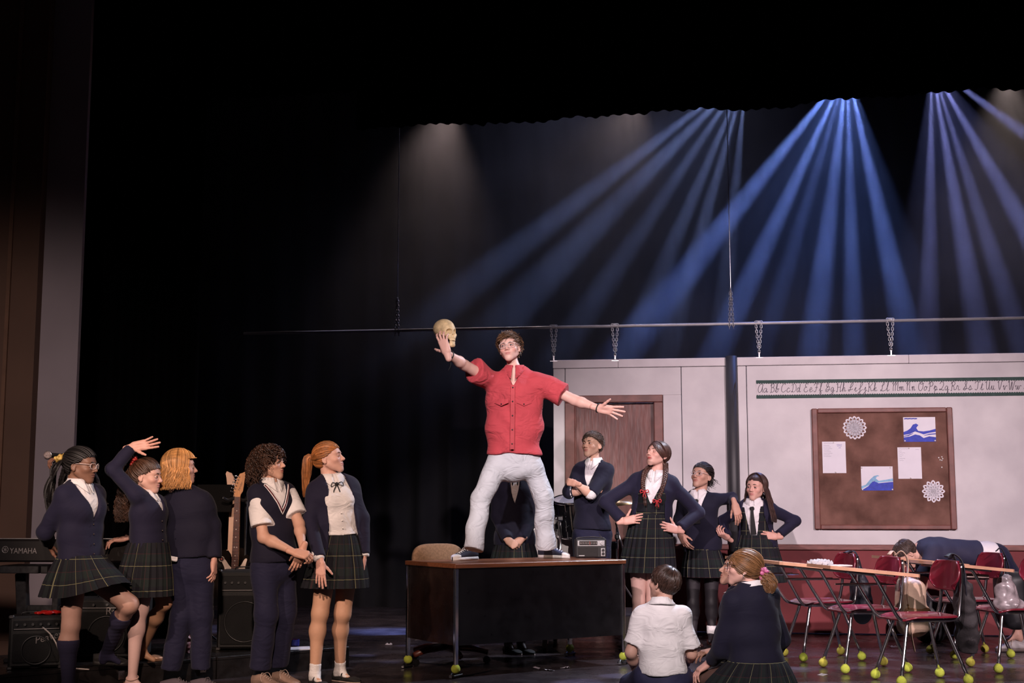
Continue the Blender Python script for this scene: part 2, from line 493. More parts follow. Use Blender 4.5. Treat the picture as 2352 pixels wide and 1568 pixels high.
def surface_nets(D, lo, vox, smooth=1):
    S = D < 0
    nx, ny, nz = D.shape
    c = S[:-1, :-1, :-1].astype(np.int8)
    cnt = sum(S[i:nx - 1 + i, j:ny - 1 + j, k:nz - 1 + k].astype(np.int8) for i in (0, 1) for j in (0, 1) for k in (0, 1))
    act = (cnt > 0) & (cnt < 8)
    I = np.argwhere(act)
    if len(I) == 0: return np.zeros((0, 3)), np.zeros((0, 4), int)
    idx = np.full(act.shape, -1, np.int32); idx[act] = np.arange(len(I), dtype=np.int32)
    corner = {(i, j, k): D[I[:, 0] + i, I[:, 1] + j, I[:, 2] + k] for i in (0, 1) for j in (0, 1) for k in (0, 1)}
    acc = np.zeros((len(I), 3)); num = np.zeros(len(I))
    for a in range(3):
        o = [x for x in range(3) if x != a]
        for p in (0, 1):
            for q in (0, 1):
                c0 = [0, 0, 0]; c0[o[0]], c0[o[1]] = p, q; c1 = list(c0); c1[a] = 1
                d0, d1 = corner[tuple(c0)], corner[tuple(c1)]
                m = (d0 < 0) != (d1 < 0)
                t = np.where(m, d0 / np.where(m, d0 - d1, 1), 0)
                pos = np.tile(np.array(c0, float), (len(I), 1)); pos[:, a] = t
                acc += pos * m[:, None]; num += m
    v = lo + vox * (I + acc / num[:, None])
    Q = []
    for a in range(3):
        b_, c_ = (a + 1) % 3, (a + 2) % 3
        s0 = [slice(None)] * 3; s1 = [slice(None)] * 3
        s0[a] = slice(0, -1); s1[a] = slice(1, None)
        A, B = S[tuple(s0)], S[tuple(s1)]
        E = np.argwhere(A != B)
        ok = (E[:, b_] > 0) & (E[:, c_] > 0) & (E[:, b_] < D.shape[b_] - 1) & (E[:, c_] < D.shape[c_] - 1)
        E = E[ok]
        if not len(E): continue
        def at(db, dc):
            e = E.copy(); e[:, b_] += db; e[:, c_] += dc
            return idx[e[:, 0], e[:, 1], e[:, 2]]
        q = np.stack([at(-1, -1), at(0, -1), at(0, 0), at(-1, 0)], 1)
        inside = A[E[:, 0], E[:, 1], E[:, 2]]
        q[~inside] = q[~inside][:, ::-1]
        Q.append(q)
    q = np.concatenate(Q); q = q[(q >= 0).all(1)]
    if smooth:
        e = np.concatenate([q[:, [0, 1]], q[:, [1, 2]], q[:, [2, 3]], q[:, [3, 0]]]); e = np.concatenate([e, e[:, ::-1]])
        deg = np.bincount(e[:, 0], minlength=len(v))[:, None] + 1e-9
        for it in range(smooth):
            av = np.stack([np.bincount(e[:, 0], v[e[:, 1], j], len(v)) for j in range(3)], 1) / deg
            v = v + .5 * (av - v)
    return v, q

# ================================================================== people: shared parts
RNG = np.random.default_rng(7)
def spline(P, n=24):
    P = np.asarray(P, float)
    if len(P) == 2: return P[0] + (P[1] - P[0]) * np.linspace(0, 1, n)[:, None]
    Q = np.concatenate([[2 * P[0] - P[1]], P, [2 * P[-1] - P[-2]]])
    ts = np.linspace(0, len(P) - 1 - 1e-6, n); i = ts.astype(int); t = (ts - i)[:, None]
    a, b, c, d = Q[i], Q[i + 1], Q[i + 2], Q[i + 3]
    return .5 * (2 * b + (c - a) * t + (2 * a - 5 * b + 4 * c - d) * t * t + (3 * b - a - 3 * c + d) * t ** 3)

def head_field(kind):
    F = Field()
    F.add(ell((0, -.012, .026), (.0735, .093, .080)), 0)
    F.add(ell((0, .028, -.026), (.057, .060, .074)), .03)
    for s in (-1, 1):
        F.add(cone((s * .046, .004, -.052), (s * .010, .068, -.095), .017, .014), .028)
        F.add(ell((s * .039, .060, -.030), (.021, .020, .017)), .025)
    F.add(ell((0, .070, -.099), (.020, .017, .016)), .02)
    F.add(ell((0, .070, .020), (.044, .015, .012)), .022)
    F.add(ell((0, .044, .046), (.050, .032, .030)), .02)
    F.add(ell((0, .068, -.062), (.033, .024, .026)), .02)
    for s in (-1, 1):
        F.sub(ell((s * .031, .099, -.004), (.021, .018, .0135)), .012)
    F.add(cone((0, .084, .004), (0, .1065, -.031), .0070, .0105), .010)
    for s in (-1, 1):
        F.add(ell((s * .0110, .095, -.0365), (.0078, .010, .0072)), .006)
        F.sub(ell((s * .0062, .1005, -.0445), (.0040, .006, .003)), .002)
    F.add(ell((0, .0895, -.0585), (.0215, .0085, .0056)), .005)
    F.add(ell((0, .0885, -.0690), (.0185, .0090, .0064)), .005)
    F.sub(cone((-.021, .0885, -.0632), (0, .0985, -.0632), .0020), .002)
    F.sub(cone((.021, .0885, -.0632), (0, .0985, -.0632), .0020), .002)
    for s in (-1, 1):
        R = rotm(radians(-12), 0, s * radians(22))
        F.add(ell((s * .0755, -.012, -.013), (.0058, .0165, .027), R), .005)
        F.add(ell((s * .0740, -.006, -.034), (.0060, .0080, .010), R), .005)
        F.sub(ell((s * .0805, -.008, -.008), (.0052, .0090, .0155), R), .002)
    F.add(cone((0, -.030, -.050), (0, -.038, -.150), .043, .041), .016)
    return F
HEADV, HEADQ = head_field(0).mesh(.0034, 1)
def head_cols(skin, lips, blush=.25):
    v = HEADV; x, y, z = v[:, 0], v[:, 1], v[:, 2]
    c = np.tile(np.asarray(skin, float), (len(v), 1))
    lm = np.exp(-((np.abs(x) / .021) ** 4)) * np.exp(-((z + .0637) / .0105) ** 4) * (y > .078)
    ch = sum(np.exp(-(((x - s * .040) / .020) ** 2 + ((z + .034) / .018) ** 2)) for s in (-1, 1)) * (y > .03)
    ns = np.exp(-((x / .012) ** 2 + ((z + .033) / .012) ** 2)) * (y > .09)
    red = np.clip(ch * blush + ns * blush * .6, 0, 1)[:, None]
    c = c * (1 - red) + red * np.asarray(skin) * np.array([1.08, .62, .60])
    c = c * (1 - lm[:, None] * .85) + lm[:, None] * .85 * np.asarray(lips)
    return c

def rot_axis(v, k, a):
    v, k = np.asarray(v, float), unit(k)
    return v * cos(a) + np.cross(k, v) * sin(a) + k * (k @ v) * (1 - cos(a))
HANDS = {}
POSE = {  # per finger (index .. little): curl at three joints, spread; then thumb out / in-curl
    'relax': dict(c=[(.25, .35, .2), (.32, .42, .25), (.38, .48, .3), (.42, .5, .3)], s=[.10, .02, -.06, -.14], th=(.55, .25)),
    'open': dict(c=[(.05, .1, .05), (.03, .08, .05), (.06, .1, .05), (.08, .12, .05)], s=[.24, .06, -.12, -.34], th=(.95, .0)),
    'flat': dict(c=[(.10, .12, .08), (.10, .14, .08), (.12, .16, .1), (.16, .18, .1)], s=[.10, .02, -.06, -.16], th=(.75, .1)),
    'hip': dict(c=[(.35, .30, .15), (.32, .32, .15), (.36, .36, .2), (.45, .38, .2)], s=[.16, .05, -.06, -.18], th=(1.0, .0)),
    'fist': dict(c=[(1.1, 1.35, .8), (1.15, 1.4, .8), (1.2, 1.4, .8), (1.2, 1.35, .8)], s=[.04, .0, -.03, -.06], th=(.35, .9)),
    'grip': dict(c=[(.75, .75, .4), (.8, .8, .45), (.85, .85, .5), (.9, .9, .5)], s=[.06, .0, -.05, -.1], th=(.6, .6)),
    'hold': dict(c=[(.10, .55, .40), (.15, .60, .42), (.18, .62, .42), (.25, .60, .4)], s=[.22, .06, -.10, -.26], th=(1.15, .2)),
}
def hand_mesh(pose):
    if pose in HANDS: return HANDS[pose]
    p = POSE[pose]
    F = Field()
    K = [(.0265, .086), (.0090, .091), (-.0090, .086), (-.0255, .077)]
    Ls = [(.041, .025, .021), (.045, .029, .022), (.042, .027, .021), (.033, .020, .019)]
    Rr = [.0088, .0090, .0086, .0076]
    F.add(econe((0, -.045, 0), (0, .012, 0), (.0215, .0200), (.0285, .0185), (1, 0, 0)), 0)
    for (x, y), r in zip(K, Rr):
        F.add(cone((x * .62, .012, 0), (x, y, .001), .0150, r + .0030), .012)
    F.add(ell((.020, .035, -.009), (.015, .028, .013)), .012)
    F.add(ell((-.018, .035, -.007), (.013, .032, .012)), .012)
    nails = []
    for (x, y), L3, r, c3, sp in zip(K, Ls, Rr, p['c'], p['s']):
        d = rot_axis((0, 1, 0), (0, 0, 1), -sp); axx = np.cross(d, (0, 0, 1))   # bend towards -z
        q = np.array([x, y, .001]); rr = r
        for L1, a in zip(L3, c3):
            d = rot_axis(d, axx, -a)
            q2 = q + d * L1
            F.add(cone(q, q2, rr, rr * .93), .0035); q, rr = q2, rr * .93
        nails.append((q.copy(), d.copy(), np.cross(axx, d)))
    out, cu = p['th']
    d = rot_axis((0, 1, 0), (0, 0, 1), -out); d = unit(d + np.array([0, 0, -.35]))
    axx = np.cross(d, (-.4, .2, .9)); axx = unit(axx)
    q = np.array([.018, .018, -.008]); rr = .0125
    for L1, a in zip((.040, .030, .025), (0, cu * .7, cu)):
        d = rot_axis(d, (.1, .2, 1), a * .8); d = unit(d + np.array([0, 0, -.25 * a]))
        q2 = q + d * L1
        F.add(cone(q, q2, rr, rr * .84), .006); q, rr = q2, rr * .84
    HANDS[pose] = F.mesh(.0029, 1) + (nails,)
    return HANDS[pose]

# scalp shell and hairline in head space
SC0 = np.array([0, -.012, .022]); SCR = np.array([.0805, .1030, .0895])
def scalp(d, h=0.0):
    d = np.asarray(d, float); d = d / np.linalg.norm(d, axis=-1, keepdims=True)
    r = SCR * np.where(d[..., 2:3] < 0, np.array([1, 1, 1.08]), 1.0)
    return SC0 + d * (1.0 / np.linalg.norm(d / r, axis=-1, keepdims=True)) + d * h
def hairline(y):
    return np.interp(y, [-.11, -.07, -.04, -.015, .01, .03, .055, .09], [-.088, -.078, -.045, .010, .016, .024, .048, .068])
def cap_mesh(mb, T, h=0.0, col=(.8, .8, .8), line=0.0, nose=None):
    th = np.linspace(0.0, pi * .82, 30); ph = np.linspace(0, 2 * pi, 57)
    d = np.stack([np.sin(th)[:, None] * np.cos(ph), np.sin(th)[:, None] * np.sin(ph), np.repeat(np.cos(th)[:, None], 57, 1)], -1)
    p = scalp(d, h)
    ok = p[..., 2] > hairline(p[..., 1]) + line
    a, b = p.shape[:2]
    I = np.arange(a - 1)[:, None] * b; J = np.arange(b - 1)[None, :]
    q = np.stack([I + J, I + b + J, I + b + J + 1, I + J + 1], -1).reshape(-1, 4)
    okf = ok.reshape(-1)[q].sum(1) >= 2
    mb.add(T(p.reshape(-1, 3)), q[okf], col=col)

def on_scalp(a, b, n=9, h=.004, lift=0.0):
    da, db = unit(np.asarray(a) - SC0), unit(np.asarray(b) - SC0)
    w = math.acos(np.clip(da @ db, -1, 1)) + 1e-6
    t = np.linspace(0, 1, n)[:, None]
    d = (np.sin((1 - t) * w) * da + np.sin(t * w) * db) / sin(w)
    return scalp(d, 0) + d * (h + lift * np.sin(t * pi))
def edge_points(n, jitter=.006, rng=RNG, lo=-2.75, hi=2.75):
    """points along the hairline, angle 0 = forehead middle, going round both ears to the nape"""
    out = []
    for a in np.linspace(lo, hi, n):
        best = None
        for z in np.linspace(.10, -.095, 60):
            ax = SC0 + np.array([sin(a), cos(a), 0]) * .3
            d = np.array([sin(a), cos(a), 0]); zz = z - SC0[2]
            rz = SCR[2] * (1.08 if zz < 0 else 1)
            k = 1 - (zz / rz) ** 2
            if k <= 0: continue
            rr = math.sqrt(k) / math.sqrt((d[0] / SCR[0]) ** 2 + (d[1] / SCR[1]) ** 2)
            pnt = np.array([SC0[0] + d[0] * rr, SC0[1] + d[1] * rr, z])
            if z <= hairline(pnt[1]): best = pnt; break
        if best is not None: out.append(best + rng.normal(0, jitter, 3) * np.array([1, 1, 1]))
    return out
def shade(rng=RNG, s=.28): return np.ones(3) * float(np.clip(rng.normal(1, s), .45, 1.8))
def strand(mb, P, r, n=9, rng=RNG, taper=.35, sh=.28, sides=4, tint=None):
    P = np.asarray(P, float); t = np.linspace(0, 1, len(P))
    rr = r * (1 - (1 - taper) * t ** 2)
    mb.tube(P, rr, sides, caps=False, col=shade(rng, sh) * (tint if tint is not None else 1))
def bundle(mb, ctrl, width, n, r, rng=RNG, wave=0.0, freq=5, pts=18, taper=.3, flat=.6, spread_end=1.0, sh=.28, tint=None, len_var=.12):
    C = spline(ctrl, 40); t = np.linspace(0, 1, 40)
    T = np.gradient(C, axis=0); T /= np.linalg.norm(T, axis=1, keepdims=True)
    u0 = unit(np.cross(T[0], (0.3, 1, .1)))
    for i in range(n):
        a, rad = rng.uniform(0, 2 * pi), math.sqrt(rng.uniform(0, 1))
        ph, e = rng.uniform(0, 6.28), 1 - rng.uniform(0, len_var)
        ts = np.linspace(0, e, pts)
        c = np.stack([np.interp(ts, t, C[:, j]) for j in range(3)], 1)
        tt = np.stack([np.interp(ts, t, T[:, j]) for j in range(3)], 1)
        u = u0 - tt * (tt @ u0)[:, None]; u /= np.linalg.norm(u, axis=1, keepdims=True)
        w = np.cross(tt, u)
        wd = np.interp(ts, np.linspace(0, 1, len(width)), width)
        off = (cos(a) * u + flat * sin(a) * w) * (rad * wd)[:, None]
        if wave:
            off = off + wave * np.minimum(ts * 4, 1)[:, None] * (np.sin(freq * 6.28 * ts + ph)[:, None] * u + np.cos(freq * 6.28 * ts + ph * 1.3)[:, None] * w)
        strand(mb, c + off, r, rng=rng, taper=taper, sh=sh, tint=tint)
def plait(mb, ctrl, rad, r, turns, n=70, taper=.55):
    C = spline(ctrl, n); T = np.gradient(C, axis=0); T /= np.linalg.norm(T, axis=1, keepdims=True)
    u0 = np.array([1., .2, 0]); t = np.linspace(0, 1, n)
    u = u0 - T * (T @ u0)[:, None]; u /= np.linalg.norm(u, axis=1, keepdims=True); w = np.cross(T, u)
    k = (1 - (1 - taper) * t)[:, None]
    for j in range(3):
        ph = turns * 2 * pi * t + j * 2 * pi / 3
        P = C + k * rad * (np.sin(ph)[:, None] * u + .45 * np.sin(2 * ph)[:, None] * w)
        mb.tube(P, r * k[:, 0], 6, caps=True, col=np.ones(3) * (.8 + .2 * j))

# ------------------------------------------------------------------ shoes, in foot space: toe +y, heel at y = -.07, sole on z = 0
def shoe_parts(kind, L=.25):
    k = L / .25
    ys = np.linspace(0, 1, 22)
    y = (-.068 + .25 * ys) * k
    w = np.interp(ys, [0, .05, .2, .45, .7, .88, .97, 1], [.006, .024, .031, .033, .044, .040, .022, .004]) * k
    lat = np.interp(ys, [0, .4, .7, 1], [0, .0, .004, .000]) * k
    def loft(lo, hi, ww, n=14, sq=2.6):
        a = np.linspace(0, 2 * pi, n, endpoint=False)
        P = []
        for i in range(22):
            ce, se = np.cos(a), np.sin(a)
            X = np.sign(ce) * np.abs(ce) ** (2 / sq) * ww[i] + lat[i]
            Z = (hi[i] + lo[i]) / 2 + np.sign(se) * np.abs(se) ** (2 / sq) * (hi[i] - lo[i]) / 2
            P.append(np.stack([X, np.full(n, y[i]), Z], 1))
        P = np.array(P); mb = MB(); P = np.concatenate([P, P[:, :1]], 1)
        return mb.grid(P[:, ::-1])
    z0 = np.zeros(22)
    out = {}
    if kind == 'sneaker':
        out['sole'] = loft(z0, z0 + .026 * k, w * 1.08, sq=4)
        top = np.interp(ys, [0, .1, .3, .42, .55, .75, .9, 1], [.062, .070, .082, .084, .070, .050, .038, .026]) * k
        out['upper'] = loft(z0 + .016 * k, top, w * 1.0)
        tl = np.interp(ys, [0, .78, .80, .9, 1], [.02, .02, .046, .041, .028]) * k
        capw = np.where(ys > .78, w * 1.05, .001)
        out['toe_cap'] = loft(z0 + .015 * k, np.where(ys > .78, tl, .016 * k), capw)
        lc = MB()
        for j in range(5):
            yy = np.interp(.46 + .07 * j, ys, y); zz = np.interp(.46 + .07 * j, ys, top) + .003 * k
            lc.tube([(-.022 * k, yy - .004, zz - .012), (0, yy, zz + .002), (.022 * k, yy + .004, zz - .012)], .0034 * k, 6)
        for s in (-1, 1):
            P = [(0, .045 * k, .082 * k), (s * .02 * k, .055 * k, .085 * k), (s * .03 * k, .06 * k, .066 * k), (s * .012 * k, .052 * k, .078 * k)]
            lc.tube(spline(P, 10), .0026 * k, 5)
        out['laces'] = lc
    elif kind == 'trainer':
        out['sole'] = loft(z0, np.interp(ys, [0, .3, .7, 1], [.040, .032, .028, .034]) * k, w * 1.12, sq=4)
        top = np.interp(ys, [0, .1, .3, .42, .55, .75, .9, 1], [.078, .080, .092, .092, .078, .056, .044, .030]) * k
        out['upper'] = loft(z0 + .02 * k, top, w * 1.04)
        lc = MB()
        for j in range(5):
            yy = np.interp(.44 + .065 * j, ys, y); zz = np.interp(.44 + .065 * j, ys, top) + .003 * k
            lc.tube([(-.024 * k, yy - .004, zz - .014), (0, yy, zz + .002), (.024 * k, yy + .004, zz - .014)], .003 * k, 6)
        for s in (-1, 1):
            lc.tube(spline([(0, .042 * k, .095 * k), (s * .026 * k, .048 * k, .098 * k), (s * .040 * k, .06 * k, .068 * k), (s * .034 * k, .066 * k, .05 * k), (s * .02 * k, .055 * k, .08 * k)], 14), .0027 * k, 5)
        out['laces'] = lc
    else:   # strap shoe
        out['sole'] = loft(z0, z0 + .010 * k, w * 1.03, sq=4)
        top = np.interp(ys, [0, .08, .2, .5, .62, .70, .85, 1], [.058, .058, .046, .036, .036, .044, .036, .022]) * k
        out['upper'] = loft(z0 + .004 * k, top, w * 1.0, sq=3)
        st = MB()
        a = np.linspace(0, pi, 13)
        yb = np.interp(.42, ys, y)
        st.tube([(cos(t) * .036 * k, yb, .026 * k + sin(t) * .050 * k) for t in a], .0055 * k, 6, flat=.5)
        out['strap'] = st
    return out
SHOES = {}
def shoe(parent, root, pos, yaw, kind, mats, L=.25, pitch=0.0, name='shoe', label=None):
    key = (kind, round(L, 3))
    if key not in SHOES: SHOES[key] = shoe_parts(kind, L)
    d = SHOES[key]
    R = rotm(0, 0, yaw + pi) @ rotm(pitch, 0, 0)     # yaw 0 -> toe towards the lens
    main = None
    for nm in ('upper', 'sole', 'toe_cap', 'laces', 'strap'):
        if nm not in d: continue
        mb = d[nm]; m2 = MB()
        v = np.concatenate(mb.v) @ R.T + np.asarray(pos) - np.asarray(root.location)
        m2.add(v, np.concatenate(mb.q), np.concatenate(mb.t) if mb.t else ())
        if main is None:
            main = m2.build(name, mats[nm], root, smooth=True)
            if label: main['label'] = label
        else: m2.build(nm, mats[nm], main, smooth=True)

# ------------------------------------------------------------------ materials for people
def cloth(name, base, crease=.6, scale=7.0, rough=.82, weave=.12):
    m = mat(name, base, rough, var=.07, vs=8, spec=.25, sheen=.05)
    nt = m.node_tree; N = nt.nodes; L = nt.links; b = N['Principled BSDF']
    tc = N.new('ShaderNodeTexCoord')
    nz = N.new('ShaderNodeTexNoise'); nz.inputs['Scale'].default_value = scale * .8; nz.inputs['Detail'].default_value = 2; nz.inputs['Distortion'].default_value = 1.2
    mp = N.new('ShaderNodeMapping'); mp.inputs['Scale'].default_value = (1.0, 1.0, 1.7); mp.inputs['Rotation'].default_value = (.3, .5, .2)
    L.new(tc.outputs['Object'], mp.inputs[0]); L.new(mp.outputs[0], nz.inputs['Vector'])
    # ridges where the noise crosses its middle: pulled creases
    a = N.new('ShaderNodeMath'); a.operation = 'SUBTRACT'; a.inputs[1].default_value = .5; L.new(nz.outputs[0], a.inputs[0])
    c = N.new('ShaderNodeMath'); c.operation = 'ABSOLUTE'; L.new(a.outputs[0], c.inputs[0])
    d = N.new('ShaderNodeMath'); d.operation = 'POWER'; d.inputs[1].default_value = 1.15; L.new(c.outputs[0], d.inputs[0])
    n2 = N.new('ShaderNodeTexNoise'); n2.inputs['Scale'].default_value = 320; L.new(tc.outputs['Object'], n2.inputs['Vector'])
    e = N.new('ShaderNodeMath'); e.operation = 'MULTIPLY_ADD'; e.inputs[1].default_value = weave * .1; L.new(n2.outputs[0], e.inputs[0]); L.new(d.outputs[0], e.inputs[2])
    bp = N.new('ShaderNodeBump'); bp.inputs['Strength'].default_value = crease; bp.inputs['Distance'].default_value = .03
    L.new(e.outputs[0], bp.inputs['Height']); L.new(bp.outputs[0], b.inputs['Normal'])
    return m
SKIN = mat('skin', (1, 1, 1), .52, var=.05, vs=60, bump=.03, bs=400, attr=True, spec=.4)
HAIRM = {}
def hair_mat(key, c, rough=.42):
    if key not in HAIRM: HAIRM[key] = mat('hair_' + key, c, rough, var=.25, vs=30, attr=True, spec=.45)
    return HAIRM[key]
NAVY = cloth('navy_knit', (.0085, .0078, .0215), .35, 5, weave=.4)
NAVY2 = cloth('navy_wool_cardigan', (.0112, .0099, .0285), .35, 5, weave=.4)
NAVYT = cloth('navy_twill', (.0125, .0125, .036), .6, 7)
WHITEC = cloth('white_cotton', (.76, .73, .74), .8, 9)
DENIM = cloth('pale_denim', (.55, .56, .61), 1.0, 8)
REDSHIRT = cloth('red_chambray', (.47, .058, .074), 1.0, 8)
BLACKC = mat('black_cloth', (.010, .009, .010), .75, var=.1)
PLAID, PLAIDO = plaid('tartan', True), plaid('tartan_flat', False)
SOCKN = mat('navy_sock', (.016, .014, .045), .9, var=.1, bump=.3, bs=300)
SOCKW = mat('white_sock', (.75, .72, .72), .9, var=.05, bump=.5, bs=60)
EYEM = mat('eye', (1, 1, 1), .12, var=0, attr=True)
CLEAR = mat('clear_plastic_frame', (.75, .62, .6), .2, var=.05, spec=.8, coat=.5)
DARKM = mat('dark_metal_frame', (.03, .025, .03), .3, metal=.6, var=.05)
GOLDM = mat('thin_silver_frame', (.7, .62, .6), .25, metal=.9, var=.05)
def lens_mat():
    m = bpy.data.materials.new('spectacle_lens'); m.use_nodes = True
    nt = m.node_tree; N = nt.nodes; N.clear()
    o = N.new('ShaderNodeOutputMaterial'); mx = N.new('ShaderNodeMixShader'); tr = N.new('ShaderNodeBsdfTransparent'); g = N.new('ShaderNodeBsdfGlossy')
    g.inputs['Roughness'].default_value = .05; fr = N.new('ShaderNodeValue'); fr.outputs[0].default_value = .012
    tr.inputs[0].default_value = (.96, .96, .97, 1)
    nt.links.new(fr.outputs[0], mx.inputs[0]); nt.links.new(tr.outputs[0], mx.inputs[1]); nt.links.new(g.outputs[0], mx.inputs[2]); nt.links.new(mx.outputs[0], o.inputs[0])
    return m
LENS = lens_mat()
FAIR, ROSY, TAN, OLIVE, BROWN = (.66, .385, .315), (.62, .36, .29), (.50, .29, .215), (.55, .335, .255), (.21, .105, .068)

class Person:
    def __init__(s, base, label, P, N, yaw, sw=.165, hip=.145, skin=FAIR, scale=1.0, lean=None, group=None):
        s.root = thing('person', tuple(base), label, 'person', group)
        s.base = np.asarray(base, float)
        s.P, s.N, s.k = np.asarray(P, float), np.asarray(N, float), scale
        a = radians(yaw); s.yaw = a
        s.U = unit(s.N - s.P)
        L = V(cos(a), sin(a), 0); s.L = unit(L - s.U * (L @ s.U)); s.F = np.cross(s.L, s.U) * 1.0
        f0 = V(sin(a), -cos(a), 0)
        if s.F @ f0 < 0: s.F = -s.F
        s.H_ = np.linalg.norm(s.N - s.P)
        sw = sw * .80
        s.sw, s.hip = sw, hip * .95
        s.SL, s.SR = s.tl(sw, 0, s.H_ - .072 * scale), s.tl(-sw, 0, s.H_ - .072 * scale)
        s.skin = np.asarray(skin, float)
        s.body = []
    def tl(s, x, y, z): return s.P + s.L * x + s.F * y + s.U * z
    def lx(s, X, Y_, Z):      # torso coordinates of grid points
        d = [X - f32(s.P[0]), Y_ - f32(s.P[1]), Z - f32(s.P[2])]
        return [d[0] * f32(e[0]) + d[1] * f32(e[1]) + d[2] * f32(e[2]) for e in (s.L, s.F, s.U)]
    # ---- skin
    def skinpart(s, F, vox=.008, col=None, smooth=1):
        v, q = F.mesh(vox, smooth)
        s.body.append((v, q, np.tile(np.asarray(s.skin if col is None else col, float), (len(v), 1))))
    def head(s, H, yaw, pitch=0, roll=0, size=1.0, lips=(.42, .13, .12), blush=.25, eyes='open', iris=(.06, .04, .03), gaze=(0, 0), brow=(.05, .03, .02), browup=0.0, browtilt=0.0):
        a, p, r = radians(yaw), radians(pitch), radians(roll)
        f = V(sin(a) * cos(p), -cos(a) * cos(p), sin(p)); r0 = V(-cos(a), -sin(a), 0)
        up = np.cross(r0, f)
        rr, uu = r0 * cos(r) + up * sin(r), up * cos(r) - r0 * sin(r)
        s.HR = np.stack([rr, f, uu], 1); s.H = np.asarray(H, float); s.hs = size
        s.T = lambda v: np.asarray(v) @ (s.HR * size).T + s.H
        s.body.append((s.T(HEADV), HEADQ, head_cols(s.skin, lips, blush)))
        # neck column down into the collar
        nk = Field().add(cone(s.T([0, -.032, -.085]), s.N + s.U * .0 - s.F * .010, .041 * size, .045 * s.k), 0).add(cone(s.N - s.F * .01, s.tl(0, -.012, s.H_ - .10), .048 * s.k, .075 * s.k), .03)
        s.skinpart(nk, .007)
        for sx in (-1, 1):
            c = np.array([sx * .031, .0760, -.0035]); rad = .0132
            mb = MB()
            if eyes == 'open':
                th = np.linspace(0, pi, 15); ph = np.linspace(0, 2 * pi, 21)
                d = np.stack([np.sin(th)[:, None] * np.cos(ph), np.repeat(np.cos(th)[:, None], 21, 1), np.sin(th)[:, None] * np.sin(ph)], -1)
                g = unit([gaze[0], 1, gaze[1]])
                ang = np.arccos(np.clip(d @ g, -1, 1))[..., None]
                col = np.where(ang < .24, np.array([.005, .004, .004]), np.where(ang < .56, np.array(iris), np.array([.42, .36, .34])))
                mb.grid(s.T((c + d * rad).reshape(-1, 3)).reshape(15, 21, 3)[:, ::-1], col=col.reshape(-1, 3))
                mb.build('eye', EYEM, s.root, smooth=True, origin=s.base)
            # lids
            def lid(lo, hi, radius, lash):
                el = np.linspace(lo, hi, 7); az = np.linspace(-1.25, 1.25, 11)
                d = np.stack([np.sin(az)[None, :] * np.ones(7)[:, None], np.cos(az)[None, :] * np.cos(el)[:, None], np.cos(az)[None, :] * np.sin(el)[:, None]], -1)
                P = s.T((c + d * radius).reshape(-1, 3))
                cc = np.tile(s.skin * np.array([.86, .78, .78]), (77, 1)).reshape(7, 11, 3)
                if lash is not None: cc[lash] = np.array([.03, .02, .018])
                I = np.arange(6)[:, None] * 11; J = np.arange(10)[None, :]
                q = np.stack([I + J, I + J + 1, I + 11 + J + 1, I + 11 + J], -1).reshape(-1, 4)
                s.body.append((P, q, cc.reshape(-1, 3)))
            if eyes == 'open':
                lid(.24 + gaze[1] * .5, 1.5, .0147, 0); lid(-1.5, -.34 + gaze[1] * .3, .0144, None)
            else:
                lid(-.55, 1.5, .0146, 0); lid(-1.5, -.45, .0143, None)
        for sx in (-1, 1):
            eb = MB(); t = np.linspace(0, 1, 8)
            X = sx * (.014 + .034 * t); Zb = .0165 + browup + .006 * np.sin(t * 2.4) - .004 * t + browtilt * (1 - t)
            Yb = .0925 - .020 * t ** 2.2
            eb.tube(s.T(np.stack([X, Yb, Zb], 1)), np.array([.0022, .0032, .0034, .0034, .003, .0026, .002, .001]) * size, 6)
            eb.build('eyebrow', mat('brow_%02d%02d%02d' % tuple(int(c * 99) for c in brow), brow, .7), s.root, smooth=True, origin=s.base)
    def arm(s, side, E, W, bare=0.0, hand=None, fdir=None, palm=None, hs=1.0, r=(.040, .034, .0195), draw=True, S=None):
        """bare: fraction along shoulder>elbow>wrist (0..2) from which skin shows"""
        S = (s.SL if side == 'L' else s.SR) if S is None else S
        E, W = np.asarray(E, float), np.asarray(W, float)
        k = s.k
        if side == 'L': s.EL, s.WL = E, W
        else: s.ER, s.WR = E, W
        if draw:
            F = Field()
            F.add(cone(S, E, r[0] * k, r[1] * k), 0)
            m = E + (W - E) * .28
            F.add(cone(E, m, r[1] * .98 * k, r[1] * 1.02 * k), .02).add(cone(m, W, r[1] * 1.0 * k, r[2] * k), .02)
            s.skinpart(F, .0065)
        if hand:
            v, q, nails = hand_mesh(hand)
            yv = unit(fdir); zv = -np.asarray(palm, float); zv = unit(zv - yv * (zv @ yv)); xv = np.cross(yv, zv)
            R = np.stack([xv, yv, zv], 1) * hs
            vv = v.copy()
            if side == 'R': vv[:, 0] *= -1; q = q[:, ::-1]
            s.body.append((vv @ R.T + W, q, np.tile(s.skin * np.array([1.0, .93, .92]), (len(v), 1))))
            s_n = []
            for (c, d, n) in nails:
                c2 = c.copy(); d2 = d.copy(); n2 = n.copy()
                if side == 'R': c2[0] *= -1; d2[0] *= -1; n2[0] *= -1
                s_n.append((c2 @ R.T + W, unit(d2 @ R.T), unit(n2 @ R.T)))
            return s_n
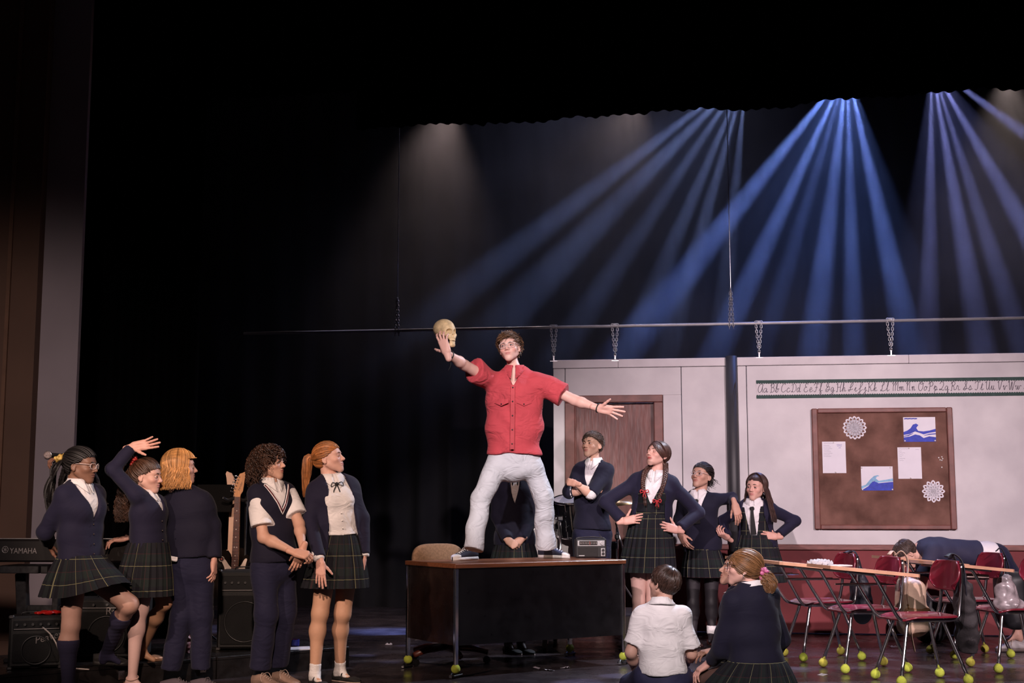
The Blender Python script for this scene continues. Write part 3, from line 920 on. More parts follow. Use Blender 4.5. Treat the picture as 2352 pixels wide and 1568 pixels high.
    def leg(s, hp, kn, an, foot_yaw=0, col=None, r=(.075, .048, .047, .031), foot=True, vox=.009, size=1.0, pitch=0.0):
        k = s.k
        hp, kn, an = (np.asarray(x, float) for x in (hp, kn, an))
        F = Field()
        F.add(cone(hp, kn, r[0] * k, r[1] * k), 0)
        back = -V(sin(foot_yaw), -cos(foot_yaw), 0)
        m = kn + (an - kn) * .30 + back * .014
        F.add(cone(kn, m, r[1] * .92 * k, r[2] * k), .03).add(cone(m, an, r[2] * k, r[3] * k), .04)
        if foot:
            d = V(sin(foot_yaw), -cos(foot_yaw), 0) * cos(pitch) + V(0, 0, -sin(pitch))
            F.add(cone(an - V(0, 0, .02), an + d * .085 * size - V(0, 0, .064 * size), .029 * k, .016 * size), .03)
            F.add(ell(an - d * .025 - V(0, 0, .045), (.028 * k, .028 * k, .035 * k)), .03)
        s.skinpart(F, vox, col)
    def sock(s, kn, an, t0, t1, m, name='sock', r=(.052, .052, .034), foot_yaw=0, foot=False, size=1.0):
        k = s.k; kn, an = np.asarray(kn, float), np.asarray(an, float)
        d = V(sin(foot_yaw), -cos(foot_yaw), 0)
        mid = kn + (an - kn) * .30 - d * .014
        F = Field().add(cone(kn, mid, r[0] * k, r[1] * k + .002), 0).add(cone(mid, an, r[1] * k + .002, r[2] * k), .04)
        if foot:
            F.add(cone(an - V(0, 0, .02), an + d * .080 * size - V(0, 0, .062 * size), .031 * k, .016 * size), .03)
            F.add(ell(an - d * .025 - V(0, 0, .045), (.027 * k, .027 * k, .036 * k)), .03)
        p0 = kn + (an - kn) * t0; n = unit(kn - an)
        F.cut(lambda X, Y_, Z: (X - f32(p0[0])) * f32(n[0]) + (Y_ - f32(p0[1])) * f32(n[1]) + (Z - f32(p0[2])) * f32(n[2]))
        F.disp(lambda X, Y_, Z: f32(.0008) * np.sin(Z * f32(260)))
        v, q = F.mesh(.007, 1)
        link(name, np_mesh(name, v - s.base, q), s.root, m)
    # ---- clothes
    def torso(s, F, g, hem, bust=0.0, waist=.110, chest=.128, cut=True, top=True, belly=0.0, neck=.045):
        k = s.k; H = s.H_; side = s.L
        def dd(w, d): return ((w + g) * k, (d + g) * k)
        n = -s.U
        p0 = s.tl(0, 0, hem)
        pr = [econe(s.tl(0, 0, hem - .02), s.tl(0, 0, .02), dd(s.hip / k, .105 + belly), dd(s.hip / k - .004, .100 + belly), side),
              econe(s.tl(0, 0, .02), s.tl(0, 0, H * .40), dd(s.hip / k - .004, .100 + belly), dd(waist, .082 + belly), side),
              econe(s.tl(0, .0, H * .40), s.tl(0, .006, H * .72), dd(waist, .085 + belly), dd(chest, .090), side),
              econe(s.tl(0, .006, H * .72), s.tl(0, -.006, H * .93), dd(chest, .090), dd(.085, .056), side)]
        if hem > .02: pr = pr[1:]
        for i, q in enumerate(pr): F.add(clip(q, p0, n) if cut else q, .04 if i else 0)
        if bust:
            for sx in (-1, 1): F.add(ell(s.tl(sx * .055 * k, (.052 + g) * k, H * .66), .046 * k + bust), .06)
        for S in (s.SL, s.SR):
            F.add(cone(s.tl(0, -.014, H - .078 * k), S, (.042 + g * .8) * k, (.039 + g * .9) * k), .045)
        if top: F.add(clip(cone(s.tl(0, -.012, H - .07), s.tl(0, -.010, H + .01), (.066 + g) * k, (neck + g * .6) * k), s.tl(0, 0, H - .016), s.U + s.F * .3), .03)
        return F
    def sleeve(s, F, side, g, end, flare=0.0, r=(.041, .037, .0295), S=None):
        """end 0..2 along shoulder > elbow > wrist; cut square"""
        k = s.k
        S = (s.SL if side == 'L' else s.SR) if S is None else S
        E, W = (s.EL, s.WL) if side == 'L' else (s.ER, s.WR)
        if end <= 1:
            p = S + (E - S) * end
            rr = r[0] + (r[1] - r[0]) * end
            F.add(clip(cone(S, S + (E - S) * min(1, end + .06), (r[0] + g) * k, (rr + g + flare) * k), p, E - S), .03)
        else:
            F.add(cone(S, E, (r[0] + g) * k, (r[1] + g) * k), .03)
            p = E + (W - E) * (end - 1)
            rr = r[1] + (r[2] - r[1]) * (end - 1)
            F.add(clip(cone(E, E + (W - E) * min(1.05, end - 1 + .08), (r[1] + g) * k, (rr + g + flare) * k), p, W - E), .02)
        return F
    def folds(s, F, amp=.004, f1=38, f2=21, seed=0):
        o = seed * 1.7
        def fn(X, Y_, Z):
            a = np.sin(f32(f1) * (Z * f32(.9) + X * f32(.35)) + f32(o) + f32(2.2) * np.sin(f32(f2 * .6) * X + f32(1.3 * o)))
            b = np.sin(f32(f2) * (Z * f32(.5) - X * f32(.8) + Y_ * f32(.5)) + f32(2 * o) + f32(1.8) * np.sin(f32(f2 * .5) * Z))
            return f32(amp) * (a * f32(.55) + b * f32(.6))
        F.disp(fn); return F
    def vcut(s, F, z0, z1, w1, x0=0.0, w0=0.0, back=.0):
        """open a V at the front: half width w0 at height z0 growing to w1 at z1"""
        def fn(X, Y_, Z):
            x, y, z = s.lx(X, Y_, Z)
            w = f32(w0) + np.clip((z - f32(z0)) / f32(z1 - z0), -5, 1.0) * f32(w1 - w0)
            return np.minimum(w - np.abs(x - f32(x0)), y - f32(back))
        F.cut(fn); return F
    def fy(s, x, z, g, chest=.128):
        """how far the chest front stands out at torso (x, z)"""
        u = z / s.H_
        d = np.interp(u, [0, .4, .72, .93, 1], [.100, .082, .092, .062, .050]) + g; w = np.interp(u, [0, .4, .72, .93, 1], [.14, .115, chest, .09, .07]) + g
        return float(d * math.sqrt(max(.05, 1 - (x / (w * s.k)) ** 2)) * s.k)
    def garment(s, name, F, m, vox=.0085, smooth=1, parent=None):
        v, q = F.mesh(vox, smooth)
        return link(name, np_mesh(name, v - s.base, q), parent or s.root, m)
    def collar(s, m, r=.054, h=.030, drop=.045, open_=.45, name='collar', pts=.045, fold=.022, up=.012):
        k = s.k
        n = 37; ph = np.linspace(-pi + open_ * .35, pi - open_ * .35, n)        # 0 = nape
        c = s.tl(0, -.010, s.H_ + up)
        rows = []
        u = np.abs(ph) / pi
        def row(rad, z, ext=0.0):
            fr = np.maximum(0, (u - .78) / .22)
            X = np.sin(ph) * rad * k; Y_ = -np.cos(ph) * rad * k + ext * fr
            return c + X[:, None] * s.L + Y_[:, None] * s.F + (z * k - .018 * u * k)[:, None] * s.U
        fr = np.maximum(0, (u - .72) / .28)
        rows = [row(r * .90, h * .2 + 0 * u), row(r * .96, h + 0 * u), row(r + .008, h * 1.02 + 0 * u), row(r + fold * .75, h * .35 - fr * drop * .35, .006), row(r + fold + .012, -drop * .12 - fr * (pts + drop * .55), .030)]
        mb = MB().grid(np.array(rows))
        o = mb.build(name, m, s.root, smooth=True, origin=s.base)
        sd = o.modifiers.new('thickness', 'SOLIDIFY'); sd.thickness = .004
        return o
    def skirt(s, wc, wa, wb, hc, ha, hb, yaw=None, pleats=26, lift=None, m=None, name='skirt', depth=.023, v0=0.0, hemfn=None, rows=14):
        a = s.yaw if yaw is None else radians(yaw)
        L, F = V(cos(a), sin(a), 0), V(sin(a), -cos(a), 0)
        n = pleats * 8
        ph = np.linspace(0, 2 * pi, n + 1)
        saw = (ph * pleats / (2 * pi)) % 1.0
        pl = np.interp(saw, [0, .80, .86, .98, 1.0], [.0, 1.0, 1.0, .0, 0.0])
        wc, hc = np.asarray(wc, float), np.asarray(hc, float)
        per = pi * (ha + hb)
        P, UVs = [], []
        for i in range(rows + 1):
            t = i / rows
            e = t ** .85
            A, B = wa + (ha - wa) * e, wb + (hb - wb) * e
            off = depth * pl * min(1, .25 + t * 1.2)
            p = wc + (hc - wc) * t + (np.sin(ph) * (A + off))[:, None] * L + (np.cos(ph) * (B + off))[:, None] * F
            if lift is not None:
                ang, amt, out_ = lift
                wgt = np.maximum(0, np.cos(ph - ang)) ** 2 * t ** 1.5
                p = p + wgt[:, None] * (V(0, 0, amt) + out_)
            P.append(p); UVs.append(np.stack([ph / (2 * pi) * per, np.full(n + 1, v0 + t * np.linalg.norm(hc - wc))], 1))
        P = np.array(P) - s.base
        I = np.arange(rows)[:, None] * (n + 1); J = np.arange(n)[None, :]
        q = np.stack([I + J, I + n + 1 + J, I + n + 1 + J + 1, I + J + 1], -1).reshape(-1, 4)
        me = np_mesh(name, P.reshape(-1, 3), q, uv=np.concatenate(UVs))
        o = link(name, me, s.root, m or PLAID)
        return o
    def trousers(s, joints, m, g=.012, waist_z=.06, cuff=.97, name='trousers', fold=.004, vox=.0085, r=(.085, .062, .052), flare=0.0, yaw=0.0, blend=.035):
        """joints: list of (hip, knee, ankle); cuff fraction along knee>ankle"""
        F = Field(); k = s.k
        F.add(clip(econe(s.tl(0, 0, -.06), s.tl(0, 0, waist_z + .02), (s.hip + g * .5, .108 * k + g * .5), (s.hip - .012 + g * .5, .100 * k + g * .5), s.L), s.tl(0, 0, waist_z), s.U), 0)
        for hp, kn, an in joints:
            hp, kn, an = (np.asarray(x, float) for x in (hp, kn, an))
            F.add(cone(hp, kn, r[0] * k + g, r[1] * k + g), blend)
            p = kn + (an - kn) * cuff
            F.add(clip(cone(kn, kn + (an - kn) * min(1.1, cuff + .08), r[1] * k + g, r[2] * k + g + flare), p, an - kn), .03)
        if fold: s.folds(F, fold, 34, 24, seed=s.P[0])
        return s.garment(name, F, m, vox)
    def strip(s, pts, w, th, m, name, parent=None):
        """ribbon following points (world), widths along s.L"""
        P = np.asarray(pts, float); w = np.asarray(w, float)
        mb = MB()
        a, b = P - s.L * w[:, None] / 2, P + s.L * w[:, None] / 2
        mb.grid(np.stack([a + s.F * th, b + s.F * th], 1)[:, ::-1]); mb.grid(np.stack([a, b], 1))
        mb.grid(np.stack([a, a + s.F * th], 1)[:, ::-1]); mb.grid(np.stack([b, b + s.F * th], 1))
        return mb.build(name, m, parent or s.root, origin=s.base)
    def glasses(s, m, w=.0245, h=.019, z=-.004, y=.106, label=None, r=.0016):
        mb = MB(); lens = []
        for sx in (-1, 1):
            ln = MB(); lens.append(ln)
            t = np.linspace(0, 2 * pi, 25)[:-1]
            sq = 3.0
            X = sx * .032 + np.sign(np.cos(t)) * np.abs(np.cos(t)) ** (2 / sq) * w; Z = z + np.sign(np.sin(t)) * np.abs(np.sin(t)) ** (2 / sq) * h
            Y_ = y - .012 * (np.abs(X) / .055) ** 2
            P = np.stack([X, Y_, Z], 1)
            mb.tube(s.T(P), r * s.hs, 6, closed=True)
            pts = s.T(np.concatenate([P, [[sx * .032, y - .004, z]]])); j = np.arange(24)
            ln.add(pts, t=np.stack([np.full(24, 24), j, (j + 1) % 24], 1))
            xe = sx * (.032 + w)
            mb.tube(s.T(np.array([[xe, y - .012, z + h * .55], [sx * .066, y - .025, z + h * .6], [sx * .078, .03, z + .010], [sx * .0785, -.012, z + .008]])), r * s.hs, 6)
        mb.tube(s.T(np.array([[-.0085, y - .001, z + .003], [0, y + .003, z + .006], [.0085, y - .001, z + .003]])), r * s.hs, 6)
        o = mb.build('glasses', m, s.root, smooth=True, origin=s.base)
        if label: o['label'] = label
        for ln in lens: ln.build('lens', LENS, o, origin=s.base)
    def headset(s, side=1, m=None):
        mb = MB(); x = side
        mb.tube(s.T(spline([[x * .078, -.02, .008], [x * .080, .005, .004], [x * .073, .035, -.018], [x * .062, .062, -.034], [x * .056, .072, -.040]], 14)), .0016, 6)
        mb.sphere(s.T(np.array([[x * .055, .0735, -.0405]]))[0], .0034, 8, 6)
        mb.build('headset_microphone', mat('beige_plastic', (.55, .36, .28), .5), s.root, smooth=True, origin=s.base)
    def hair(s, mb, m, name='hair', label=None):
        o = mb.build(name, m, s.root, smooth=True, origin=s.base)
        if label: o['label'] = label
        return o
    def slick(s, mb, tie, n=90, r=.0026, h=.003, part=None, rng=RNG, tint=None, lo=-2.75, hi=2.75, lift=.004):
        """combed back from the hairline to a tie point (head space)"""
        cap_mesh(mb, s.T, 0.002, col=np.ones(3) * .75)
        for p in edge_points(int(n * 1.5), .003, rng, lo, hi) + edge_points(n, .004, rng, max(lo, -.75), min(hi, .75)):
            q = np.asarray(tie) + rng.normal(0, .007, 3)
            P = on_scalp(p, q, 11, h, lift=rng.uniform(0, lift))
            strand(mb, s.T(P), r * s.hs, rng=rng, taper=.8, tint=tint)
    def short(s, mb, n=420, length=.055, r=.0042, crown=(0.01, -.055, .1), rng=RNG, forward=.0, lift=.006, messy=.003, front_up=0.0, fringe=0.0, line=0.0, cap=True, side=0.0, rand=.12):
        if cap: cap_mesh(mb, s.T, 0.003, col=np.ones(3) * .75, line=line)
        cr = unit(np.asarray(crown) - SC0)
        for i in range(n):
            for _ in range(40):
                d = unit(rng.normal(0, 1, 3)); p = scalp(d)
                if p[2] > hairline(p[1]) + line + .004: break
            tdir = d - cr * (d @ cr)
            tdir = unit(unit(tdir) + np.array([side, forward, 0]) + rng.normal(0, rand, 3)); tdir = unit(tdir - d * (tdir @ d))
            Lg = length * rng.uniform(.7, 1.2)
            fr = max(0, p[1] / .09) * max(0, p[2] / .09)
            ts = np.linspace(0, 1, 6)[:, None]
            dd = d + tdir * ts * Lg / .09
            P = scalp(dd, 0) + unit(d) * (.003 + lift * ts + front_up * fr * ts) + np.array([0, 0, -1]) * fringe * fr * ts ** 2 + rng.normal(0, messy, 3) * ts
            strand(mb, s.T(P), r * s.hs, rng=rng, taper=.35)
    def finish(s):
        F = Field(); s.torso(F, -.03, .06, cut=True, top=False)
        F.add(cone(s.tl(-s.hip * .45, 0, -.03), s.tl(s.hip * .45, 0, -.03), .05 * s.k), .03)
        s.skinpart(F, .018)
        v, q, c, n = [], [], [], 0
        for a, b, d in s.body:
            v.append(a); q.append(b + n); c.append(d); n += len(a)
        me = np_mesh('body', np.concatenate(v) - s.base, np.concatenate(q), col=np.concatenate(c))
        return link('body', me, s.root, SKIN)

# ================================================================== the stage
ANG = radians(8.0)                                   # the set stands turned a little to the lens
WU, WN = V(cos(ANG), -sin(ANG), 0), V(-sin(ANG), -cos(ANG), 0)
W0 = px_z(1800, 1455)
WR = np.stack([WU, -WN, V(0, 0, 1)], 1)              # columns: along the wall, into the wall, up
def wpt(s_, off, z): return W0 + WU * s_ + WN * off + V(0, 0, z)
def wpx(x, y, off=0.0):
    """pixel -> (along, height) on the wall plane moved out by off"""
    d = ray(x, y); o = V(0, 0, CAMH); p0 = W0 + WN * off
    t = ((p0 - o) @ WN) / (d @ WN); p = o + d * t - p0
    return float(p @ WU), float(p[2])
def wbox(mb, s0, s1, z0, z1, o0, o1, bev=0.0, col=None):
    """a slab on the wall between distances o0 < o1 in front of it"""
    return mb.box(wpt((s0 + s1) / 2, (o0 + o1) / 2, (z0 + z1) / 2), (s1 - s0, o1 - o0, z1 - z0), WR, bev, col)

def floor_mat():
    m = bpy.data.materials.new('black_stage_floor'); m.use_nodes = True
    nt = m.node_tree; N = nt.nodes; L = nt.links; b = N['Principled BSDF']
    tc = N.new('ShaderNodeTexCoord')
    def noise(sc, det, st=(1, 1, 1)):
        mp = N.new('ShaderNodeMapping'); mp.inputs['Scale'].default_value = st; L.new(tc.outputs['Object'], mp.inputs[0])
        n = N.new('ShaderNodeTexNoise'); n.inputs['Scale'].default_value = sc; n.inputs['Detail'].default_value = det; L.new(mp.outputs[0], n.inputs['Vector']); return n.outputs[0]
    def ramp(x, a, b_, c0, c1):
        r = N.new('ShaderNodeMapRange'); r.inputs[1].default_value = a; r.inputs[2].default_value = b_; r.inputs[3].default_value = c0; r.inputs[4].default_value = c1; L.new(x, r.inputs[0]); return r.outputs[0]
    mx = N.new('ShaderNodeMix'); mx.data_type = 'RGBA'; mx.inputs[6].default_value = (.028, .021, .023, 1); mx.inputs[7].default_value = (.068, .052, .056, 1)
    L.new(ramp(noise(3.0, 8), .35, .7, 0, 1), mx.inputs[0])
    sc = N.new('ShaderNodeMix'); sc.data_type = 'RGBA'; sc.inputs[7].default_value = (.20, .18, .19, 1)
    L.new(mx.outputs[2], sc.inputs[6]); L.new(ramp(noise(6, 10, (1, 7, 1)), .69, .74, 0, .5), sc.inputs[0])
    # plank seams every 1.2 m
    sp = N.new('ShaderNodeSeparateXYZ'); L.new(tc.outputs['Object'], sp.inputs[0])
    L.new(sc.outputs[2], b.inputs['Base Color'])
    L.new(ramp(noise(5, 6), .3, .7, .16, .36), b.inputs['Roughness'])
    bp = N.new('ShaderNodeBump'); bp.inputs['Strength'].default_value = .06; bp.inputs['Distance'].default_value = .01
    L.new(noise(24, 5), bp.inputs['Height']); L.new(bp.outputs[0], b.inputs['Normal'])
    return m
FLOORM = floor_mat()
fl = MB()
tag(MB().box((1.0, 9.0, -.05), (26, 18, .1)).build('floor', FLOORM), kind='structure')

BLACKV = mat('black_velour', (.0016, .0015, .0019), .95, var=.2, vs=3, spec=.05)
BLACKM = mat('black_paint', (.011, .010, .011), .45, var=.3, vs=12, rvar=.1)
BLACKP = mat('black_plastic', (.009, .009, .010), .38, var=.15, vs=20)
CHROME = mat('chrome', (.75, .74, .76), .16, metal=1.0, var=.04)
STEEL = mat('galvanised_steel', (.5, .49, .5), .35, metal=1.0, var=.15, vs=40)
WALLW = mat('scuffed_white_scenic_paint', (.56, .53, .55), .8, var=.10, vs=2.2, bump=.05, bs=40, var2=(.66, .63, .64))
WALLT = mat('white_trim_paint', (.60, .56, .58), .7, var=.08, vs=5)
WALLR = mat('dull_red_scenic_paint', (.165, .026, .030), .75, var=.25, vs=2.5, bump=.04, bs=40)
RAILM = mat('red_brown_rail', (.20, .075, .065), .55, var=.3, vs=9, stretch=(1, 1, 6))
DOORM = mat('brown_door_paint', (.135, .046, .036), .5, var=.35, vs=5, stretch=(6, 6, .7), rvar=.1)
FRAMEM = mat('brown_frame_paint', (.165, .062, .050), .5, var=.3, vs=8)
GREYPLASTER = mat('mauve_grey_plaster', (.30, .25, .27), .9, var=.08, vs=1.5)
BROWNPLASTER = mat('dark_brown_plaster', (.115, .062, .042), .9, var=.12, vs=1.5)

# classroom flats
sL, zT = wpx(1270, 833); sPoleL, _ = wpx(1667, 826); sPoleR, _ = wpx(1692, 822); sR = wpx(2600, 812)[0]
zTop = wpx(1800, 819)[1]; zRail = wpx(1800, 1250)[1]; zTrim = zTop - .085
d0, zd = wpx(1298, 912); d1, _ = wpx(1522, 907); zDoor = wpx(1410, 908)[1]
di0, di1, zdi = wpx(1321, 1000)[0], wpx(1503, 1000)[0], wpx(1410, 929)[1]
seamL, seamR = wpx(1565, 900)[0], wpx(1715, 900)[0]
def struct(name, parent=None, kind='structure'):
    o = bpy.data.objects.new(name, None); COL.objects.link(o); o.empty_display_size = .1; o['kind'] = kind; return o
def flat(name, panels, s0, s1):
    root = struct(name)
    for (a, b, z0, z1) in panels:
        wbox(MB(), a + .003, b - .003, z0, z1, -.04, 0, .004).build('panel', WALLW, root)
    for (a, b) in ((s0, (s0 + s1) * .5 - .2), ((s0 + s1) * .5 - .2, s1)):
        wbox(MB(), a, b - .002, zTrim + .004, zTop, -.045, .012, .004).build('top_board', WALLT, root)
    return root
wl = flat('wall_left', [(sL, d0, .0, zTrim), (d0, seamL, zDoor, zTrim), (d1, seamL, zRail, zDoor), (seamL, sPoleL, zRail, zTrim)], sL, sPoleL)
wr = flat('wall_right', [(sPoleR, seamR, zRail, zTrim), (seamR, sR, zRail, zTrim)], sPoleR, sR)
for root, a, b in ((wl, d1 + .0, sPoleL), (wr, sPoleR, sR)):
    wbox(MB(), a, b, .012, zRail, -.04, -.002).build('wainscot_panel', WALLR, root)
    wbox(MB(), a, b, zRail - .05, zRail, -.01, .022, .006).build('chair_rail', RAILM, root)
# door
dr = struct('door_1')
wbox(MB(), d0, di0, 0, zdi + .02, -.02, .03, .006).build('frame_jamb', FRAMEM, dr)
wbox(MB(), di1, d1, 0, zdi + .02, -.02, .03, .006).build('frame_jamb', FRAMEM, dr)
wbox(MB(), d0, d1, zdi + .02, zDoor, -.02, .034, .006).build('frame_head', FRAMEM, dr)
wbox(MB(), di0, di1, .01, zdi + .02, -.09, -.05, .004).build('door_leaf', DOORM, dr)
mb = MB()
for a in (di0, di1): wbox(mb, a - .008 if a == di0 else a - .006, a + .008, 0, zdi + .02, -.052, -.018, .003)
mb.build('door_stop', FRAMEM, dr)
# dark pole between the two flats
pc = wpt((sPoleL + sPoleR) / 2, .03, 0)
po = thing('pole', tuple(pc), 'tall dark grey round pole standing between the two white wall flats', 'pole')
MB().rod((0, 0, 0), (0, 0, zTop + .01), (sPoleR - sPoleL) * .52, n=20).build('pipe', mat('dark_grey_pole_paint', (.030, .029, .034), .5, var=.3, vs=4, stretch=(1, 1, .3)), po, smooth=True)
MB().rod((0, 0, 0), (0, 0, .012), .11, n=24).build('base_plate', BLACKM, po)

# flown pipe with its cables and chains
zb = wpx(1176, 749)[1]
def pipe_z(s_): return float(np.interp(s_, [wpx(600, 765)[0], wpx(2352, 730)[0]], [wpx(600, 765)[1], wpx(2352, 730)[1]]))
a_, b_ = wpx(560, 766)[0], wpx(2560, 726)[0]
tag(MB().rod(wpt(a_, 0, pipe_z(a_)), wpt(b_, 0, pipe_z(b_)), .0150, n=10).build('pipe_batten', mat('dull_grey_pipe', (.42, .41, .43), .45, metal=.35, var=.1), smooth=True), 'long thin steel pipe hanging across the stage above the wall flats', 'pipe')
def link_ring(mb, c, d, side, L=.034, r=.0042, w=.010):
    c, d, side = np.asarray(c), unit(d), unit(side)
    t = np.linspace(0, 2 * pi, 13)[:-1]
    P = [c + d * (np.sign(sin(x)) * (L / 2 - w) + w * sin(x)) + side * w * cos(x) for x in t]
    mb.tube(P, r, 5, closed=True)
def chain(mb, a, b, L=.034):
    a, b = np.asarray(a, float), np.asarray(b, float); n = max(1, int(np.linalg.norm(b - a) / (L * .72)))
    d = unit(b - a); s1 = unit(np.cross(d, WN)); s2 = np.cross(d, s1)
    for i in range(n):
        p = a + (b - a) * (i + .5) / n
        link_ring(mb, p, d, s1 if i % 2 else s2, L)
where = ['at the left end of the flats above the door', 'between door and pole', 'just right of the dark pole', 'above the cork board']
for i, (x, yb) in enumerate(((1272, 830), (1413, 829), (1744, 822), (2047, 817))):
    s_, z0 = wpx(x, yb); zp = pipe_z(s_)
    o = thing('hanger_chain', tuple(wpt(s_, 0, z0)), 'steel chain looped over the pipe, ' + where[i], 'chain', 'chains holding the flats')
    og = wpt(s_, 0, z0)
    mb = MB(); mid = wpt(s_, 0, z0 + .10)
    for k in (-1, 1): chain(mb, wpt(s_ + k * .028, .0, zp + .005), mid + WU * k * .006)
    chain(mb, mid, wpt(s_, 0, z0 + .05))
    for k in (-1, 0, 1): link_ring(mb, wpt(s_ + k * .02, .012, zp + .012), WU, V(0, 0, 1))
    mb.build('chain_links', STEEL, o, smooth=True, origin=og)
    mb = MB().box(wpt(s_, 0, z0 + .028) , (.012, .006, .056), WR); mb.box(wpt(s_, 0, z0 + .003), (.07, .03, .006), WR)
    mb.rod(wpt(s_ - .012, .0, z0 + .058), wpt(s_ + .012, .0, z0 + .058), .006, n=8)
    mb.build('bracket', STEEL, o, origin=og)
for x, nm in ((912, 'left'), (1680, 'right')):
    s_, z0 = wpx(x, 768 if x < 1000 else 756); zp = pipe_z(s_)
    zc = wpx(x, 680 if x < 1000 else 660)[1]
    og = wpt(s_, .0, zp)
    o = thing('lift_cable', tuple(og), ('thin steel cable ending in a doubled chain round the pipe, ' + ('left of the skull' if x < 1000 else 'above the dark pole')), 'cable', 'lift lines')
    MB().rod(wpt(s_, 0, zc), wpt(s_, 0, zc + 4.2), .0042, n=6).build('wire', STEEL, o, origin=og)
    mb = MB()
    for k in (-1, 1): chain(mb, wpt(s_ + .004 * k, 0, zc - .02), wpt(s_ + k * .02, .012, zp - .05))
    mb.build('chain_links', mat('dull_chain', (.30, .29, .30), .45, metal=1.0), o, smooth=True, origin=og)
    MB().rod(wpt(s_, 0, zc), wpt(s_, 0, zc - .09), .007, n=8).build('turnbuckle', STEEL, o, origin=og)

# black drapes
def drape(name, p0, p1, z0, z1, wave=.05, folds=40, hem=None, label=None, mat_=BLACKV):
    p0, p1 = np.asarray(p0, float), np.asarray(p1, float)
    n = folds * 8; t = np.linspace(0, 1, n + 1); d = unit(p1 - p0); nn = np.cross(d, V(0, 0, 1))
    zz = np.linspace(0, 1, 7)
    lowz = np.array([z0 if hem is None else hem(x) for x in t])
    rng = np.random.default_rng(int(abs(p0[0] * 100)) + folds)
    ph = np.cumsum(rng.uniform(.6, 1.4, n + 1)) * 2 * pi * folds / n
    P = [[p0 + (p1 - p0) * t[i] + nn * wave * sin(ph[i]) * (1 - .5 * k) + V(0, 0, lowz[i] + (z1 - lowz[i]) * k) for i in range(n + 1)] for k in zz]
    o = MB().grid(np.array(P)).build(name, mat_, smooth=True)
    return tag(o, label, 'curtain') if label else tag(o, kind='structure')
def wl_line(Y0): return lambda x, y: px(x, y, Y0)
tag(drape('backdrop', (-9, 17.0, 0), (10, 14.4, 0), 0, 9.5, .06, 50, mat_=mat('haze_lifted_black_velour', (.010, .0095, .012), .95, var=.2, vs=2, spec=.1)), kind='structure')  # backdrop colour raised above the other drapes to stand in for haze glow
# second border behind the front one: scalloped hem running up to the right
hemx = [840, 900, 1000, 1040, 1130, 1140, 1250, 1370, 1375, 1520, 1530, 1600, 1640, 1700, 1850, 1858, 1950, 2100, 2120, 2200, 2280, 2360, 2500]
hemy = [300, 294, 288, 285, 291, 284, 284, 268, 272, 262, 257, 257, 249, 256, 250, 243, 229, 224, 220, 212, 204, 210, 206]
bp0, bp1 = px(820, 260, 12.9), px(2560, 200, 12.9 - 1.0)
def border_hem(t):
    x = 820 + (2560 - 820) * t
    y = np.interp(x, hemx, hemy) - 3.0 * abs(sin(x / 37.0))
    p = bp0 + (bp1 - bp0) * t
    return float(px(x, y, p[1])[2])
bq0, bq1 = bp0.copy(), bp1.copy(); bq0[2] = bq1[2] = 0
drape('border_curtain', bq0, bq1, 0, 9.0, .03, 60, border_hem, 'black border curtain with a wavy hem hanging in front of the blue beams')
# front header border, nearer
fp0, fp1 = px(150, 230, 11.3), px(2560, 100, 11.3 - .8)
def front_hem(t):
    x = 150 + (2560 - 150) * t
    y = np.interp(x, [150, 640, 780, 820, 1230, 1400, 1850, 1905, 1940, 1975, 2560], [240, 222, 214, 212, 181, 168, 138, 134, 122, 134, 96])
    p = fp0 + (fp1 - fp0) * t
    return float(px(x, y, p[1])[2])
fq0, fq1 = fp0.copy(), fp1.copy(); fq0[2] = fq1[2] = 0
drape('valance_curtain', fq0, fq1, 0, 9.0, .03, 60, front_hem, 'black valance curtain across the top of the stage opening, nearest the house')
# leg drape behind the left proscenium edge
drape('leg_curtain', (-5.6, 11.9, 0), (-2.95, 12.3, 0), 0, 9.0, .05, 16, None, 'black side curtain hanging behind the grey proscenium edge')

# proscenium: grey reveal and brown house wall
pY = 10.9
def vslab(x0b, x1b, name, m, Y0, th, ztop=9.0):
    a, b = px(x0b, 1300, Y0), px(x1b, 1300, Y0)
    return tag(MB().box(((a[0] + b[0]) / 2, Y0 + th / 2, ztop / 2), (b[0] - a[0], th, ztop)).build(name, m), kind='structure')
vslab(56, 158, 'trim_1', GREYPLASTER, pY, .06)
vslab(-400, 56, 'wall_house', BROWNPLASTER, pY - .12, .5)
a, b = px(-400, 1300, pY), px(56, 1300, pY)
tag(MB().box(((a[0] + b[0]) / 2, pY - .135, .06), (b[0] - a[0], .03, .12)).build('baseboard_house', BROWNPLASTER), kind='structure')
a = px(3, 1300, pY)
tag(MB().box((a[0] - .0, pY - .13, 4.5), (.03, .03, 9)).build('trim_2', mat('brown_batten', (.15, .075, .045), .8), None), kind='structure')

# haze hanging upstage, around and behind the flown pipe
hz = wbox(MB(), -6.5, 5.5, 1.3, 7.5, -2.7, -.5).build('haze', None)
tag(hz, 'thin stage haze lit by the blue light beams', 'haze', kind='stuff')
hm = bpy.data.materials.new('stage_haze'); hm.use_nodes = True
nt = hm.node_tree; nt.nodes.clear()
o_ = nt.nodes.new('ShaderNodeOutputMaterial'); vs_ = nt.nodes.new('ShaderNodeVolumeScatter')
vs_.inputs['Color'].default_value = (.95, .95, 1, 1); vs_.inputs['Anisotropy'].default_value = 0.25
tc_ = nt.nodes.new('ShaderNodeTexCoord'); nz_ = nt.nodes.new('ShaderNodeTexNoise'); nz_.inputs['Scale'].default_value = 1.15; nz_.inputs['Detail'].default_value = 3
nt.links.new(tc_.outputs['Object'], nz_.inputs['Vector'])
mr_ = nt.nodes.new('ShaderNodeMapRange'); mr_.inputs[1].default_value = .32; mr_.inputs[2].default_value = .72; mr_.inputs[3].default_value = .020; mr_.inputs[4].default_value = .060
